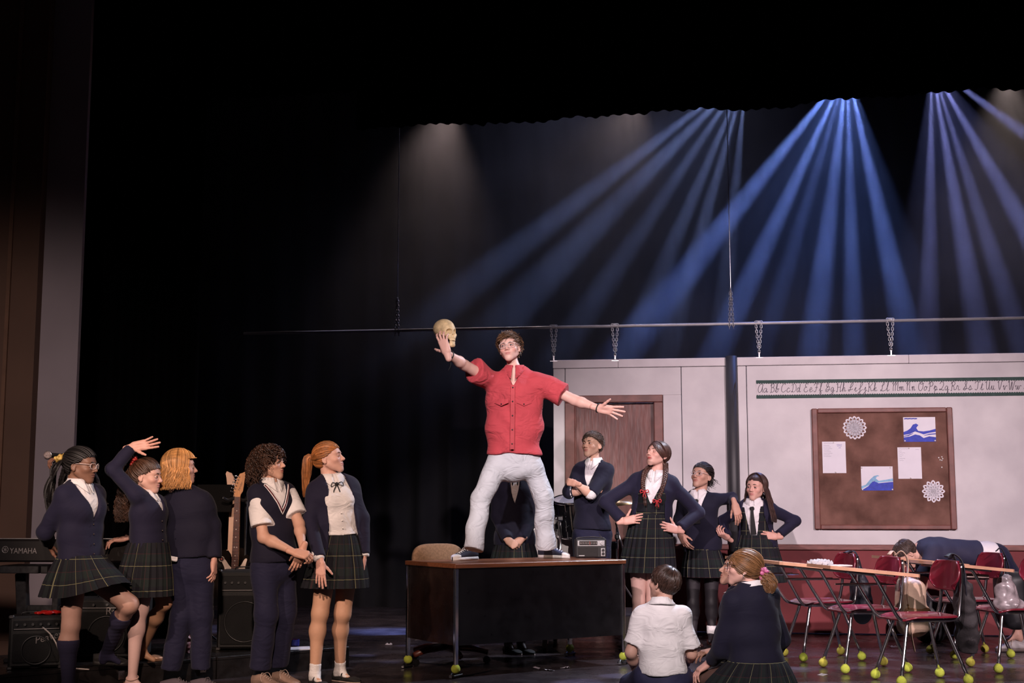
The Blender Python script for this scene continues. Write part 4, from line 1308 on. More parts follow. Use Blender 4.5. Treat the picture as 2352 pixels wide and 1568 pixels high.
sp_ = nt.nodes.new('ShaderNodeSeparateXYZ'); nt.links.new(tc_.outputs['Object'], sp_.inputs[0])
zf_ = nt.nodes.new('ShaderNodeMapRange'); zf_.interpolation_type = 'SMOOTHSTEP'; zf_.inputs[1].default_value = 1.3; zf_.inputs[2].default_value = 3.6; zf_.inputs[3].default_value = 0.0; zf_.inputs[4].default_value = 1.0
nt.links.new(sp_.outputs[2], zf_.inputs[0])
mu_ = nt.nodes.new('ShaderNodeMath'); mu_.operation = 'MULTIPLY'; nt.links.new(mr_.outputs[0], mu_.inputs[0]); nt.links.new(zf_.outputs[0], mu_.inputs[1])
nt.links.new(nz_.outputs[0], mr_.inputs[0]); nt.links.new(mu_.outputs[0], vs_.inputs['Density']); nt.links.new(vs_.outputs[0], o_.inputs['Volume'])
hz.data.materials.append(hm)
hz.display_type = 'WIRE'

# ------------------------------------------------------------------ cork board
CORK = mat('brown_cork', (.150, .062, .042), .9, var=.5, vs=4.5, bump=.2, bs=120, var2=(.215, .105, .080))
PAPER = mat('paper_white', (.72, .70, .76), .8, var=.03)
c0, c1 = wpx(1866, 1000), wpx(2191, 1000)
zc1, zc0 = (wpx(1866, 939)[1] + wpx(2188, 935)[1]) / 2, (wpx(1872, 1213)[1] + wpx(2195, 1218)[1]) / 2
cs0, cs1 = (wpx(1864, 940)[0] + wpx(1870, 1213)[0]) / 2, (wpx(2188, 938)[0] + wpx(2195, 1218)[0]) / 2
og = wpt((cs0 + cs1) / 2, .0, zc0)
cb = thing('cork_board', tuple(og), 'large brown cork notice board in a wooden frame on the white wall', 'notice board')
fw = .055
wbox(MB(), cs0 + fw * .6, cs1 - fw * .6, zc0 + fw * .6, zc1 - fw * .6, .0, .018).build('cork_panel', CORK, cb, origin=og)
for (a, b, z0, z1) in ((cs0, cs0 + fw, zc0, zc1), (cs1 - fw, cs1, zc0, zc1), (cs0 + fw, cs1 - fw, zc1 - fw * .8, zc1), (cs0 + fw, cs1 - fw, zc0, zc0 + fw * .8)):
    wbox(MB(), a, b, z0, z1, 0, .04, .008).build('frame_bar', FRAMEM, cb, origin=og)
PIN = mat('white_push_pin', (.75, .72, .7), .3, var=.02)
def sheet(name, xa, ya, xb, yb, label, m=PAPER, group=None, pins=(), tilt=0.0):
    s0, z1 = wpx(xa, ya, .02); s1, z0 = wpx(xb, yb, .02)
    og = wpt((s0 + s1) / 2, .020, z0)
    o = thing(name, tuple(og), label, 'paper', group)
    R = WR @ rotm(0, tilt, 0)
    c = wpt((s0 + s1) / 2, .0205, (z0 + z1) / 2)
    MB().box(c, (s1 - s0, .0012, z1 - z0), R).build('sheet', m, o, origin=og)
    for (u, v) in pins:
        p = c + R @ V((u - .5) * (s1 - s0), -.004, (v - .5) * (z1 - z0))
        mb = MB(); mb.sphere(p, .0075, 8, 6); mb.build('push_pin', PIN, o, smooth=True, origin=og)
    return o, og, c, R, (s1 - s0, z1 - z0)
INKB = mat('blue_marker', (.035, .055, .42), .7, var=.2, vs=30); INKT = mat('pale_teal_marker', (.22, .42, .62), .7, var=.2, vs=30)
INKG = mat('grey_pencil', (.30, .30, .36), .8, var=.1)
def flatpoly(name, o, og, c, R, size, poly, m, lift=.0010):
    poly = np.asarray(poly, float); uvp = (poly - .5) * np.array(size)
    mb = MB(); n = len(poly)
    P = np.array([c + R @ V(x, -lift, z) for x, z in uvp])
    import mathutils.geometry as mg
    from mathutils import Vector
    tr = mg.tessellate_polygon([[Vector((x, z, 0)) for x, z in uvp]])
    mb.add(P, t=[t for t in tr]); mb.build(name, m, o, origin=og)
def scribble(o, og, c, R, size, lines, name='handwriting', m=INKG, r=.0011):
    mb = MB()
    for (x0, x1, z) in lines:
        n = max(4, int((x1 - x0) * 30)); xs = np.linspace(x0, x1, n)
        mb.tube([c + R @ V((x - .5) * size[0], -.0012, (z - .5 + .006 * ((i % 3) - 1)) * size[1]) for i, x in enumerate(xs)], r, 4)
    mb.build(name, m, o, origin=og)['kind'] = 'stuff'
a = sheet('written_sheet', 1888, 1014, 1944, 1086, 'white handwritten sheet with a blue note, pinned at the left of the cork board', pins=((.5, .97), (.55, .03)))
scribble(*a, [(.08, .5, .95)] + [(.06, .06 + .25 + .18 * ((i * 7) % 3) / 3, .88 - i * .05) for i in range(8)]); scribble(*a, [(.62, .85, .90), (.64, .84, .86), (.70, .8, .80)], 'blue_note', INKB, .0014)
a = sheet('written_sheet', 2061, 1027, 2118, 1099, 'white handwritten sheet pinned right of centre between the wave drawings', pins=((.5, .97), (.52, .03)))
scribble(*a, [(.06, .5, .95), (.75, .92, .93)] + [(.06, .06 + .12 + .2 * ((i * 5) % 3) / 3, .88 - i * .06) for i in range(6)])
# drawings of a plain wave
a = sheet('wave_drawing', 2074, 958, 2150, 1014, 'drawing of dark blue waves on white paper, top right of the cork board', pins=((.03, .04), (.97, .04)))
flatpoly('wave', *a, [(.0, .0), (1, 0), (1, .18), (.8, .22), (.62, .15), (.50, .26), (.36, .30), (.2, .22), (0, .18)], INKB)
flatpoly('wave', *a, [(.0, .28), (.2, .32), (.36, .42), (.50, .36), (.62, .30), (.8, .36), (1.0, .40), (1, .52), (.80, .45), (.62, .42), (.46, .44), (.40, .56), (.47, .68), (.40, .74), (.30, .70), (.22, .55), (.12, .46), (.0, .40)], INKB, .0012)
flatpoly('wave', *a, [(.62, .24), (.80, .28), (1, .30), (1, .34), (.8, .32), (.66, .27)], INKB, .0012)
flatpoly('wave', *a, [(.0, .21), (.15, .24), (.3, .33), (.3, .35), (.12, .27), (.0, .24)], INKB, .0012)
scribble(*a, [(.03, .44, .94), (.03, .44, .925), (.04, .42, .955)], 'lettering', INKB, .0016)
a = sheet('wave_drawing', 1977, 1071, 2052, 1126, 'drawing of a pale teal and blue wave, low in the middle of the cork board', pins=((.03, .04), (.97, .04), (.03, .95), (.93, .95)))
flatpoly('wave', *a, [(.0, .18), (.14, .24), (.28, .46), (.40, .60), (.52, .64), (.58, .60), (.50, .58), (.46, .50), (.55, .40), (.75, .44), (1.0, .50), (1, .38), (.75, .36), (.52, .32), (.38, .40), (.24, .22), (.0, .06)], INKT, .0012)
flatpoly('wave', *a, [(.0, .0), (1, 0), (1, .36), (.75, .33), (.54, .30), (.42, .40), (.34, .36), (.22, .18), (.08, .07), (0, .06)], INKB, .0010)
def snowflake(x, y, rp, label, lobes, seed):
    s_, z = wpx(x, y, .022); rad = abs(wpx(x + rp, y, .022)[0] - s_)
    og = wpt(s_, .02, z - rad)
    o = thing('paper_snowflake', tuple(og), label, 'paper snowflake')
    c = wpt(s_, .021, z); mb = MB()
    # petals as separate loops of paper strip so the cut-outs are real holes
    def ring(cc, a0, L, w, th):
        t = np.linspace(0, 2 * pi, 15)[:-1]
        d, e = V(cos(a0), 0, sin(a0)), V(-sin(a0), 0, cos(a0))
        outer = [cc + WR @ (d * (L / 2 * cos(x)) + e * (w * sin(x) * (1 - .35 * cos(x)))) for x in t]
        inner = [cc + WR @ (d * (L / 2 * .99 - th) * cos(x) + e * max(.001, w - th) * sin(x) * (1 - .35 * cos(x))) for x in t]
        n = 14; j = np.arange(n); j2 = (j + 1) % n
        f = WN * .0012
        v = np.array(outer + inner + [p + f for p in outer] + [p + f for p in inner])
        q = np.concatenate([np.stack([j + 2 * n, j2 + 2 * n, j2 + 3 * n, j + 3 * n], 1), np.stack([j, j2, j2 + 2 * n, j + 2 * n], 1)])
        mb.add(v, q)
    for i in range(lobes):
        a0 = 2 * pi * i / lobes
        ring(c + WR @ (V(cos(a0), 0, sin(a0)) * rad * .76), a0, rad * .46, rad * .20, .014)
        a1 = a0 + pi / lobes
        ring(c + WR @ (V(cos(a1), 0, sin(a1)) * rad * .52), a1, rad * .46, rad * .12, .011)
        ring(c + WR @ (V(cos(a0), 0, sin(a0)) * rad * .28), a0, rad * .52, rad * .085, .010)
    mb.build('cut_paper', PAPER, o, origin=og)
snowflake(1963, 982, 28, 'white cut paper snowflake with pointed petals at the upper left of the cork board', 16, 1)
snowflake(2144, 1128, 27, 'white lacy paper snowflake at the lower right of the cork board', 12, 2)
for i, (x, y) in enumerate(((2156, 1051), (2163, 1049), (2165, 1053), (2159, 1056), (2163, 1057), (2163, 1073))):
    s_, z = wpx(x, y, .02); p = wpt(s_, .024, z)
    tag(MB().sphere((0, 0, 0), .007, 8, 6).build('push_pin', PIN, smooth=True), 'small white push pin stuck in the bare right edge of the cork board', 'push pin', 'spare pins').location = p

# ------------------------------------------------------------------ cursive alphabet strip
GL = {
 'A': '.8,.9 .55,1 .2,.8 .05,.4 .15,.08 .4,0 .65,.25 .8,.75 .82,.95 .78,.5 .8,.1 .95,.02', 'a': '.7,.42 .45,.5 .15,.38 .08,.15 .25,.0 .5,.1 .68,.4 .66,.12 .78,0 .95,.12',
 'B': '.15,.7 .3,.95 .3,.0 .1,.05|.3,.95 .6,1 .75,.8 .6,.58 .35,.54 .7,.5 .82,.25 .6,.02 .35,.05', 'b': '.0,.05 .3,.5 .38,.9 .28,.98 .2,.7 .2,.05 .4,.0 .6,.2 .55,.42 .4,.35 .6,.4 .85,.38',
 'C': '.75,.85 .6,1 .3,.9 .1,.5 .15,.15 .4,0 .7,.1 .85,.25', 'c': '.6,.4 .4,.5 .15,.35 .1,.12 .3,0 .6,.05 .8,.2',
 'D': '.35,.95 .3,.1 .1,.02 .2,.12 .5,.0 .85,.25 .85,.7 .55,.98 .2,.9 .1,.75', 'd': '.55,.4 .35,.5 .1,.3 .15,.03 .4,.05 .6,.4 .68,.95 .6,.15 .7,.0 .9,.1',
 'E': '.75,.85 .55,1 .3,.85 .35,.62 .55,.56 .25,.5 .1,.2 .3,.0 .6,.03 .8,.2', 'e': '.1,.18 .5,.3 .5,.46 .3,.5 .12,.25 .25,.0 .55,.05 .8,.2',
 'F': '.05,.75 .2,.95 .9,.92|.55,.92 .45,.2 .25,.0 .05,.1|.25,.5 .7,.52', 'f': '.0,.1 .35,.6 .42,.95 .3,.98 .25,.4 .25,-.4 .4,-.42 .42,-.1 .3,.08 .7,.15',
 'G': '.1,.2 .45,.55 .6,.9 .45,1 .25,.75 .4,.5 .75,.6 .72,.2 .45,.0 .15,.08 .4,.2 .9,.25', 'g': '.6,.42 .35,.5 .1,.3 .2,.02 .45,.1 .6,.42 .55,-.3 .35,-.48 .2,-.3 .5,-.05 .9,.15',
 'H': '.05,.8 .2,.95 .22,.0 .05,.05|.85,.98 .75,.6 .7,.0 .9,.1|.2,.48 .72,.52', 'h': '.0,.05 .3,.55 .36,.92 .26,.95 .22,.0 .3,.35 .5,.48 .6,.3 .62,.02 .9,.12',
 'I': '.15,.45 .5,.5 .75,.85 .6,1 .4,.75 .35,.25 .15,.02 .05,.2 .5,.2 .8,.3', 'i': '.05,.1 .35,.48 .3,.1 .42,.0 .7,.15|.36,.72 .38,.75',
 'J': '.1,.2 .5,.5 .75,.9 .55,1 .4,.7 .35,-.3 .15,-.45 .1,-.2 .8,.2', 'j': '.05,.1 .4,.48 .35,-.3 .18,-.48 .1,-.25 .7,.15|.42,.72 .44,.75',
 'K': '.05,.8 .2,.95 .22,.0 .05,.05|.85,.95 .5,.6 .25,.45 .5,.4 .65,.05 .9,.1', 'k': '.0,.05 .3,.55 .36,.92 .26,.95 .22,.0 .28,.32 .5,.46 .55,.32 .3,.24 .55,.02 .85,.12',
 'L': '.2,.55 .6,.75 .7,.95 .5,1 .4,.6 .3,.1 .1,.02 .15,.15 .5,.0 .9,.1', 'l': '.0,.08 .35,.55 .45,.92 .32,.97 .26,.3 .35,.0 .75,.14',
 'M': '.02,.8 .15,.95 .2,.0|.2,.6 .4,.95 .48,.9 .48,.0|.48,.6 .7,.95 .8,.85 .78,.1 .95,.05', 'm': '.0,.3 .12,.48 .15,.0 .2,.35 .35,.48 .4,.0 .45,.35 .6,.48 .68,.05 .9,.1',
 'N': '.05,.8 .2,.95 .25,.0|.25,.6 .5,.97 .62,.85 .6,.1 .85,.08', 'n': '.0,.3 .18,.48 .2,.0 .28,.36 .48,.48 .55,.05 .8,.1',
 'O': '.5,1 .2,.85 .08,.4 .25,.05 .55,.0 .8,.35 .8,.8 .5,1 .35,.8 .6,.75 .95,.85', 'o': '.4,.5 .15,.38 .1,.1 .3,.0 .55,.2 .5,.45 .35,.45 .55,.38 .85,.42',
 'P': '.1,.7 .3,.95 .28,.0 .1,.0|.3,.92 .6,1 .8,.78 .65,.5 .3,.48', 'p': '.0,.15 .25,.55 .2,-.45|.22,.3 .45,.48 .6,.25 .45,.02 .25,.08 .85,.1',
 'Q': '.15,.75 .35,1 .7,.9 .75,.6 .5,.2 .2,.02 .12,.15 .4,.12 .7,.0 .9,.08', 'q': '.6,.42 .35,.5 .1,.3 .2,.02 .45,.1 .6,.42 .58,-.4 .7,-.45 .72,-.1 .6,.0 .9,.12',
 'R': '.1,.7 .3,.95 .28,.0 .1,.0|.3,.92 .6,1 .78,.78 .6,.55 .3,.5 .6,.4 .7,.05 .92,.08', 'r': '.0,.05 .2,.45 .28,.55 .32,.45 .5,.44 .48,.1 .58,.0 .85,.12',
 'S': '.1,.1 .5,.55 .65,.9 .5,1 .35,.75 .6,.4 .55,.1 .3,.0 .1,.12 .5,.15 .9,.2', 's': '.0,.05 .3,.5 .38,.45 .5,.2 .35,.0 .12,.05 .4,.06 .8,.14',
 'T': '.05,.75 .2,.95 .95,.92|.6,.92 .5,.2 .3,.0 .08,.12', 't': '.0,.05 .3,.5 .35,.8 .28,.1 .4,.0 .7,.12|.12,.55 .58,.58',
 'U': '.05,.8 .2,.95 .25,.3 .4,.02 .62,.2 .75,.95 .7,.2 .82,.02 .98,.1', 'u': '.0,.1 .2,.48 .2,.1 .35,.0 .55,.3 .58,.48 .55,.1 .68,.0 .9,.12',
 'V': '.05,.8 .2,.95 .3,.3 .42,.0 .6,.4 .75,.95 .95,.98', 'v': '.0,.3 .15,.48 .25,.05 .35,.0 .55,.4 .85,.42',
 'W': '.02,.8 .12,.95 .2,.2 .3,.0 .5,.9 .55,.1 .65,.0 .85,.9 .98,.95', 'w': '.0,.3 .1,.48 .15,.05 .28,.05 .4,.45 .42,.05 .58,.05 .7,.42 .95,.4',
 'X': '.1,.85 .3,.9 .6,.05 .85,.1|.85,.95 .1,.05', 'x': '.1,.4 .3,.45 .5,.03 .7,.1|.65,.48 .1,.02'}
sa0, _ = wpx(1737, 890, .01); sa1 = wpx(2560, 890, .01)[0]
zs1, zs0 = wpx(1737, 872, .01)[1], wpx(1738, 912, .01)[1]
zs1 = (zs1 + wpx(2350, 869, .01)[1]) / 2; zs0 = (zs0 + wpx(2350, 908, .01)[1]) / 2
og = wpt(sa0, 0, zs0)
al = thing('alphabet_strip', tuple(og), 'white paper strip of cursive alphabet letters with green scalloped borders above the cork board', 'banner')
wbox(MB(), sa0, sa1, zs0, zs1, .0, .003).build('strip', mat('strip_paper', (.58, .54, .56), .8, var=.05), al, origin=og)
GREENB = mat('dark_green_border_card', (.030, .062, .055), .8, var=.2, vs=30)
hh = zs1 - zs0
for zz, sg, in ((zs1, -1), (zs0, 1)):
    n = int((sa1 - sa0) / .022); xs = np.linspace(sa0, sa1, n * 3 + 1)
    ed = np.array([.022 + .008 * abs(sin(i * pi / 3)) for i in range(len(xs))])
    P = np.array([[wpt(x, .0055, zz + sg * -.006) for x in xs], [wpt(x, .0055, zz + sg * e) for x, e in zip(xs, ed)]])
    if sg > 0: P = P[::-1]
    MB().grid(P[::-1]).build('scalloped_border', GREENB, al, origin=og)
INK = mat('strip_lettering', (.12, .105, .13), .8)
pairs = [('Aa', 1740), ('Bb', 1767), ('Cc', 1793), ('Dd', 1816), ('Ee', 1845), ('Ff', 1868), ('Gg', 1894), ('Hh', 1920), ('Ii', 1948), ('Jj', 1970), ('Kk', 1992), ('Ll', 2021), ('Mm', 2048), ('Nn', 2080), ('Oo', 2108), ('Pp', 2131), ('Qq', 2156), ('Rr', 2182), ('Ss', 2211), ('Tt', 2238), ('Uu', 2262), ('Vv', 2290), ('Ww', 2315), ('Xx', 2350)]
cap_h = hh * .50; zb_ = zs0 + hh * .32
for pr, x in pairs:
    s_ = wpx(x, 890, .01)[0]; mb = MB(); adv = 0.0
    for ch in pr:
        wch = cap_h * (.66 if ch.isupper() else .56) * (1.25 if ch in 'MmWw' else 1.0)
        for st in GL[ch].split('|'):
            pts = [tuple(float(c) for c in p.split(',')) for p in st.split()]
            q = spline(np.array(pts), 6 * len(pts)) if len(pts) > 2 else np.array(pts)
            mb.tube([wpt(s_ + adv + u * wch + .22 * v * cap_h * .5, .0052, zb_ + v * cap_h) for u, v in q], .0023, 4, caps=False)
        adv += wch * .98
    mb.build('letter_pair', INK, al, origin=og)

# ================================================================== furniture the people stand on
RISER_H, DESK_H, DRUM_RISER_H = .15, .785, .30
DK_N = px_z(1044, 1558); DK_N[2] = 0
DK_A = radians(33); DK_U, DK_V = V(cos(DK_A), sin(DK_A), 0), V(-sin(DK_A), cos(DK_A), 0)     # long edge, short edge
DK_L, DK_W = 1.52, .74

def fall(s, mb, n, drop, a0=.95, r=.005, wave=.0, freq=3, out=.012, rng=RNG, part=0.0, h=.010, pts=12, sway=(0, 0, 0), tint=None, endcurl=0.0, a1=pi, mir=(-1, 1), tip=-.25, taper=.3, var=.12):
    """hair falling from a parting over the skull and then straight down"""
    for i in range(n):
        sg = mir[i % len(mir)]
        a = rng.uniform(a0, a1) * sg
        st = np.array([part + sg * rng.uniform(.002, .012), np.interp(abs(a), [0, pi], [.075, -.09]) * rng.uniform(.6, 1), .12])
        en = SC0 + np.array([sin(a), cos(a), tip]) * .2
        P = s.T(on_scalp(st, en, 8, h + rng.uniform(0, .010)))
        cen = s.T(SC0[None])[0]
        o = P[-1] - cen; o[2] = 0; o = unit(o)
        t = np.linspace(0, 1, pts)[1:, None]
        d = drop * (1 - rng.uniform(0, var)); ph = rng.uniform(0, 6.28)
        tang = np.cross(o, V(0, 0, 1))
        Q = P[-1] + V(0, 0, -1) * d * t + o * (out * np.sin(t * 2.2) + endcurl * t ** 3) + np.asarray(sway) * t + tang * wave * np.sin(freq * 6.28 * t + ph) + o * wave * np.cos(freq * 6.28 * t + ph)
        strand(mb, np.concatenate([P, Q]), r * s.hs, rng=rng, taper=taper, tint=tint)

def tie_on(s, z1, z0, m=BLACKC, w=.05, yoff=.0, name='tie', front=.105):
    kn = MB()
    P = lambda z, y: s.tl(0, y, z)
    zs = np.linspace(z1 - .02, z0, 8)
    fy = [front * s.k + .012 + .010 * sin(pi * (z1 - z) / (z1 - z0 + 1e-6)) for z in zs]
    o = s.strip([P(z, y) for z, y in zip(zs, fy)], np.linspace(w * .45, w, 8), .006, m, name)
    kn.box(P(z1 - .012, front * s.k + .012), (w * .75, .022, .034), np.stack([s.L, s.F, s.U], 1), .008)
    kn.build('knot', m, o, origin=s.base)
def buttons(s, pts, m, r=.0055, name='button'):
    for p in pts:
        mb = MB(); mb.sphere(p, (r, r * .5, r), 10, 6); mb.build(name, m, s.root, smooth=True, origin=s.base)
BTN = mat('dark_button', (.02, .012, .012), .4); BTNW = mat('pearl_button', (.75, .72, .7), .3)
BLACKSHOE = dict(upper=mat('black_suede', (.008, .007, .007), .8), sole=mat('pale_sole', (.40, .30, .26), .7), strap=mat('black_strap', (.007, .006, .006), .7))
CANVAS = dict(upper=mat('navy_canvas', (.022, .022, .042), .85, bump=.2), sole=mat('white_rubber', (.72, .68, .66), .6), toe_cap=mat('white_rubber', (.72, .68, .66), .6), laces=mat('white_lace', (.74, .71, .7), .8))
TRAINER = dict(upper=mat('tan_mesh', (.27, .175, .135), .85, var=.25, bump=.3), sole=mat('brown_grey_foam', (.13, .10, .09), .7, var=.4, vs=14), laces=mat('cream_lace', (.42, .32, .27), .8))
GREYSHOE = dict(upper=mat('grey_suede', (.085, .066, .082), .85, bump=.2), sole=mat('gum_rubber', (.33, .13, .045), .6), toe_cap=mat('grey_suede', (.085, .066, .082), .85), laces=mat('grey_lace', (.11, .09, .10), .8))
SPARKLE = dict(upper=mat('glitter_tan', (.34, .19, .12), .35, var=.5, vs=220, metal=.3), sole=mat('tan_sole', (.20, .10, .05), .7), strap=mat('pale_strap', (.55, .36, .31), .6))
BROWNSHOE = dict(upper=mat('oxblood_leather', (.055, .016, .014), .35), sole=mat('dark_sole', (.015, .01, .01), .7), strap=mat('oxblood_leather', (.055, .016, .014), .35))
def ank(x, Y_, z=.088):
    p0 = px(x, HORIZON + FPX * CAMH / Y_, Y_); p0[2] = z; return p0
def under(a, z=0.0): return np.array([a[0], a[1], z])
def fz(x, y, z=0.0):
    p = px_z(x, y, z); return p

# ------------------------------------------------------------------ 1 girl with box braids, far left
Y = 8.25
q = lambda x, y, d=0.0: px(x, y, Y + d)
b = q(170, 1500); b[2] = 0
p = Person(b, 'girl in navy cardigan with long black box braids, nearest the microphone, one knee raised', q(186, 1303), q(183, 1110), 62, sw=.155, hip=.15, skin=BROWN)
p.head(q(186, 1067), 82, -4, 0, .98, lips=(.20, .075, .06), blush=.1, brow=(.008, .006, .005), iris=(.02, .012, .008))
p.arm('R', q(104, 1222, -.06), q(111, 1246, .12), hand='relax', fdir=(.35, .2, -.8), palm=(.9, .3, .2), hs=.92)
p.arm('L', q(198, 1075, .52), q(152, 1055, .30), hand='grip', fdir=(-1, -.05, .12), palm=(.1, .3, -1), hs=.92)
F = p.torso(Field(), .012, .07, waist=.118, chest=.135, bust=.0); p.garment('shirt', F, WHITEC, .010); p.collar(WHITEC, .054, .026, .05)
F = p.torso(Field(), .024, .055, waist=.120, chest=.138, bust=.003)
p.sleeve(F, 'R', .014, 1.9); p.sleeve(F, 'L', .014, 1.9)
p.vcut(F, p.H_ * .52, p.H_, .085); p.folds(F, .003, 40, 26, 1)
p.garment('cardigan', F, NAVY2)
buttons(p, [p.tl(-.012, .125, z) for z in (.08, .14, .20, .26)], BTN)
p.skirt(q(187, 1274), .140, .130, q(192, 1368), .245, .250, pleats=24, lift=(.1, .085, p.F * .045), v0=.03)
kR, aR = q(163, 1437, -.06), q(157, 1568, -.05)
p.leg(q(168, 1330, -.06), kR, aR, radians(70), foot=False, col=(.46, .27, .215), r=(.078, .054, .055, .034))
kL, aL = q(297, 1388, .05), q(246, 1497, .36)
p.leg(q(210, 1318, .06), kL, aL, radians(85), foot=False, col=(.46, .27, .215), r=(.080, .057, .054, .034))
p.sock(kR, aR, .24, 1, SOCKN, foot_yaw=radians(70), r=(.056, .055, .038), foot=True); p.sock(kL, aL, .20, 1, SOCKN, foot_yaw=radians(85), r=(.058, .055, .038), foot=True)
sh_ = dict(BLACKSHOE); sh_['sole'] = mat('black_rubber', (.01, .009, .009), .6)
shoe(p, p.root, fz(157, 1597), radians(70), 'strap', sh_, .24); a_ = fz(236, 1528, RISER_H); shoe(p, p.root, a_, radians(85), 'trainer', dict(upper=sh_['upper'], sole=sh_['sole'], laces=sh_['strap']), .24)
p.glasses(CLEAR, w=.025, h=.018, label='pale framed glasses')
rg = np.random.default_rng(11)
mb = MB(); tie_ = np.array([0, -.105, .045])
cap_mesh(mb, p.T, .003, np.ones(3) * .6)
for e in edge_points(46, .002, rg):
    P = on_scalp(e, tie_ + rg.normal(0, .008, 3), 14, .006)
    strand(mb, p.T(P), .0062, rng=rg, taper=.95, sides=6)
for i in range(34):     # tied braids and the loose ones falling behind the shoulder and in front
    if i < 15: c = [p.T((tie_ + rg.normal(0, .008, 3))[None])[0], q(128 + rg.normal(0, 4), 1075, rg.normal(0, .03)), q(112 + rg.normal(0, 6), 1130, rg.normal(0, .04)), q(112 + rg.normal(0, 6), 1205 + rg.uniform(-25, 8), rg.normal(0, .04))]
    elif i < 27: c = [p.T((np.array([rg.uniform(-.05, .06), -.09, -.03]))[None])[0], q(146 + rg.normal(0, 6), 1110, rg.uniform(-.02, .12)), q(136 + rg.normal(0, 7), 1150, rg.uniform(-.02, .1)), q(130 + rg.normal(0, 7), 1188 + rg.uniform(-30, 5), rg.uniform(-.02, .08))]
    else: c = [p.T(np.array([[-.07, .0, -.02]]))[0] + rg.normal(0, .01, 3), q(214, 1115, .26 + rg.normal(0, .02)), q(232 + rg.normal(0, 5), 1145, .16), q(240 + rg.normal(0, 5), 1165 + rg.uniform(-8, 15), .10)]
    plait(mb, c, .0042, .0046, 16, 64, .8)
p.hair(mb, hair_mat('black_braids', (.007, .005, .005), .55), label='long black box braids')
mb = MB(); t_ = p.T(tie_[None])[0] + V(-.035, -.01, -.012)
for i in range(26): mb.sphere(t_ + rg.normal(0, .014, 3), (.014, .010, .012), 8, 6, rotm(rg.uniform(0, 3), rg.uniform(0, 3), 0), col=np.ones(3) * rg.uniform(.7, 1.2))
mb.build('scrunchie', mat('gold_satin', (.55, .36, .09), .3, attr=True), p.root, smooth=True, origin=p.base)
p.finish()
# the microphone held behind her head
m0, m1 = q(147, 1046, .20), q(110, 1045, .02)
mr = thing('microphone', tuple(m1), 'silver-grey ball microphone held up behind the box braids', 'microphone')
mb = MB(); d_ = unit(m1 - m0); mb.tube([m0 - d_ * .03, m0, m1 - d_ * .03], [.011, .012, .016], 12); mb.build('handle', BLACKP, mr, smooth=True, origin=m1)
mb = MB(); mb.sphere(m1, .026, 16, 12); mb.build('grille', mat('mic_mesh', (.42, .34, .33), .35, metal=.7, bump=.8, bs=260), mr, smooth=True, origin=m1)
mb = MB(); R_ = np.stack([unit(np.cross(d_, V(0, 0, 1))), np.cross(d_, unit(np.cross(d_, V(0, 0, 1)))), d_], 1)
mb.lathe([(.024, -.004), (.0275, -.004), (.0275, .004), (.024, .004)], m1, R_, 18); mb.build('ring', STEEL, mr, smooth=True, origin=m1)

# ------------------------------------------------------------------ 2 girl waving, second from left
Y = 8.55
b = q(320, 1500); b[2] = 0
p = Person(b, 'girl in navy cardigan raising an open hand, red scrunchie in her curly ponytail', q(342, 1285), q(338, 1133), 72, sw=.135, hip=.135, skin=ROSY, scale=.93)
p.head(q(337, 1092), 84, -4, 0, .94, blush=.4, brow=(.04, .02, .012))
S_ = q(313, 1136, -.12); p.SR = S_
p.arm('R', q(259, 1078, -.16), q(304, 1027, -.08), hand='flat', fdir=(1, .02, .22), palm=(.1, -1, .1), hs=.98)
p.arm('L', q(322, 1195, .40), q(289, 1236, .30), hand='relax', fdir=(-1, -.1, -.15), palm=(0, .2, -1), hs=.9)
F = p.torso(Field(), .010, .10, waist=.108, chest=.120); p.garment('shirt', F, WHITEC, .010); p.collar(WHITEC, .050, .022, .04)
F = p.torso(Field(), .020, .075, waist=.116, chest=.130)
p.sleeve(F, 'R', .012, 1.93); p.sleeve(F, 'L', .012, 1.9); p.vcut(F, p.H_ * .70, p.H_, .06); p.folds(F, .003, 42, 24, 2)
p.garment('cardigan', F, NAVY2)
buttons(p, [p.tl(-.01, .112, z) for z in (.12, .18, .24, .30)], BTN)
p.skirt(q(341, 1245), .130, .118, q(328, 1368), .175, .175, yaw=72, pleats=24, v0=.06)
kR, aR = q(323, 1398, -.02), q(304, 1556, -.03)
p.leg(q(337, 1310, -.05), kR, aR, radians(75), col=(.60, .40, .37), r=(.074, .052, .052, .030))
kL, aL = q(378, 1384, .10), q(326, 1492, .38)
p.leg(q(350, 1310, .06), kL, aL, radians(80), col=(.46, .25, .15), r=(.074, .050, .048, .030))
shoe(p, p.root, fz(303, 1585), radians(75), 'strap', SPARKLE, .23); shoe(p, p.root, fz(320, 1516, RISER_H), radians(85), 'strap', SPARKLE, .23)
mb = MB(); mb.tube([aR + rot_axis(V(.036, 0, 0), (0, 0, 1), t) + V(0, 0, .012 * sin(t)) for t in np.linspace(0, 2 * pi, 17)[:-1]], .005, 6, closed=True); mb.build('anklet_strap', SPARKLE['strap'], p.root, smooth=True, origin=p.base)
p.headset(-1)
rg = np.random.default_rng(12); mb = MB(); tie_ = np.array([0, -.085, .085])
p.slick(mb, tie_, 110, .0042, rng=rg, lift=.012)
t_ = p.T(tie_[None])[0]
bundle(mb, [t_, t_ + V(-.045, 0, .01), q(288, 1120, .02), q(281, 1160, .02), q(283, 1200, .02)], [.01, .035, .05, .055, .05], 240, .0026, rg, wave=.011, freq=7, pts=40)
p.hair(mb, hair_mat('dark_brown_curl', (.060, .026, .014)), label='long curly brown ponytail')
mb = MB()
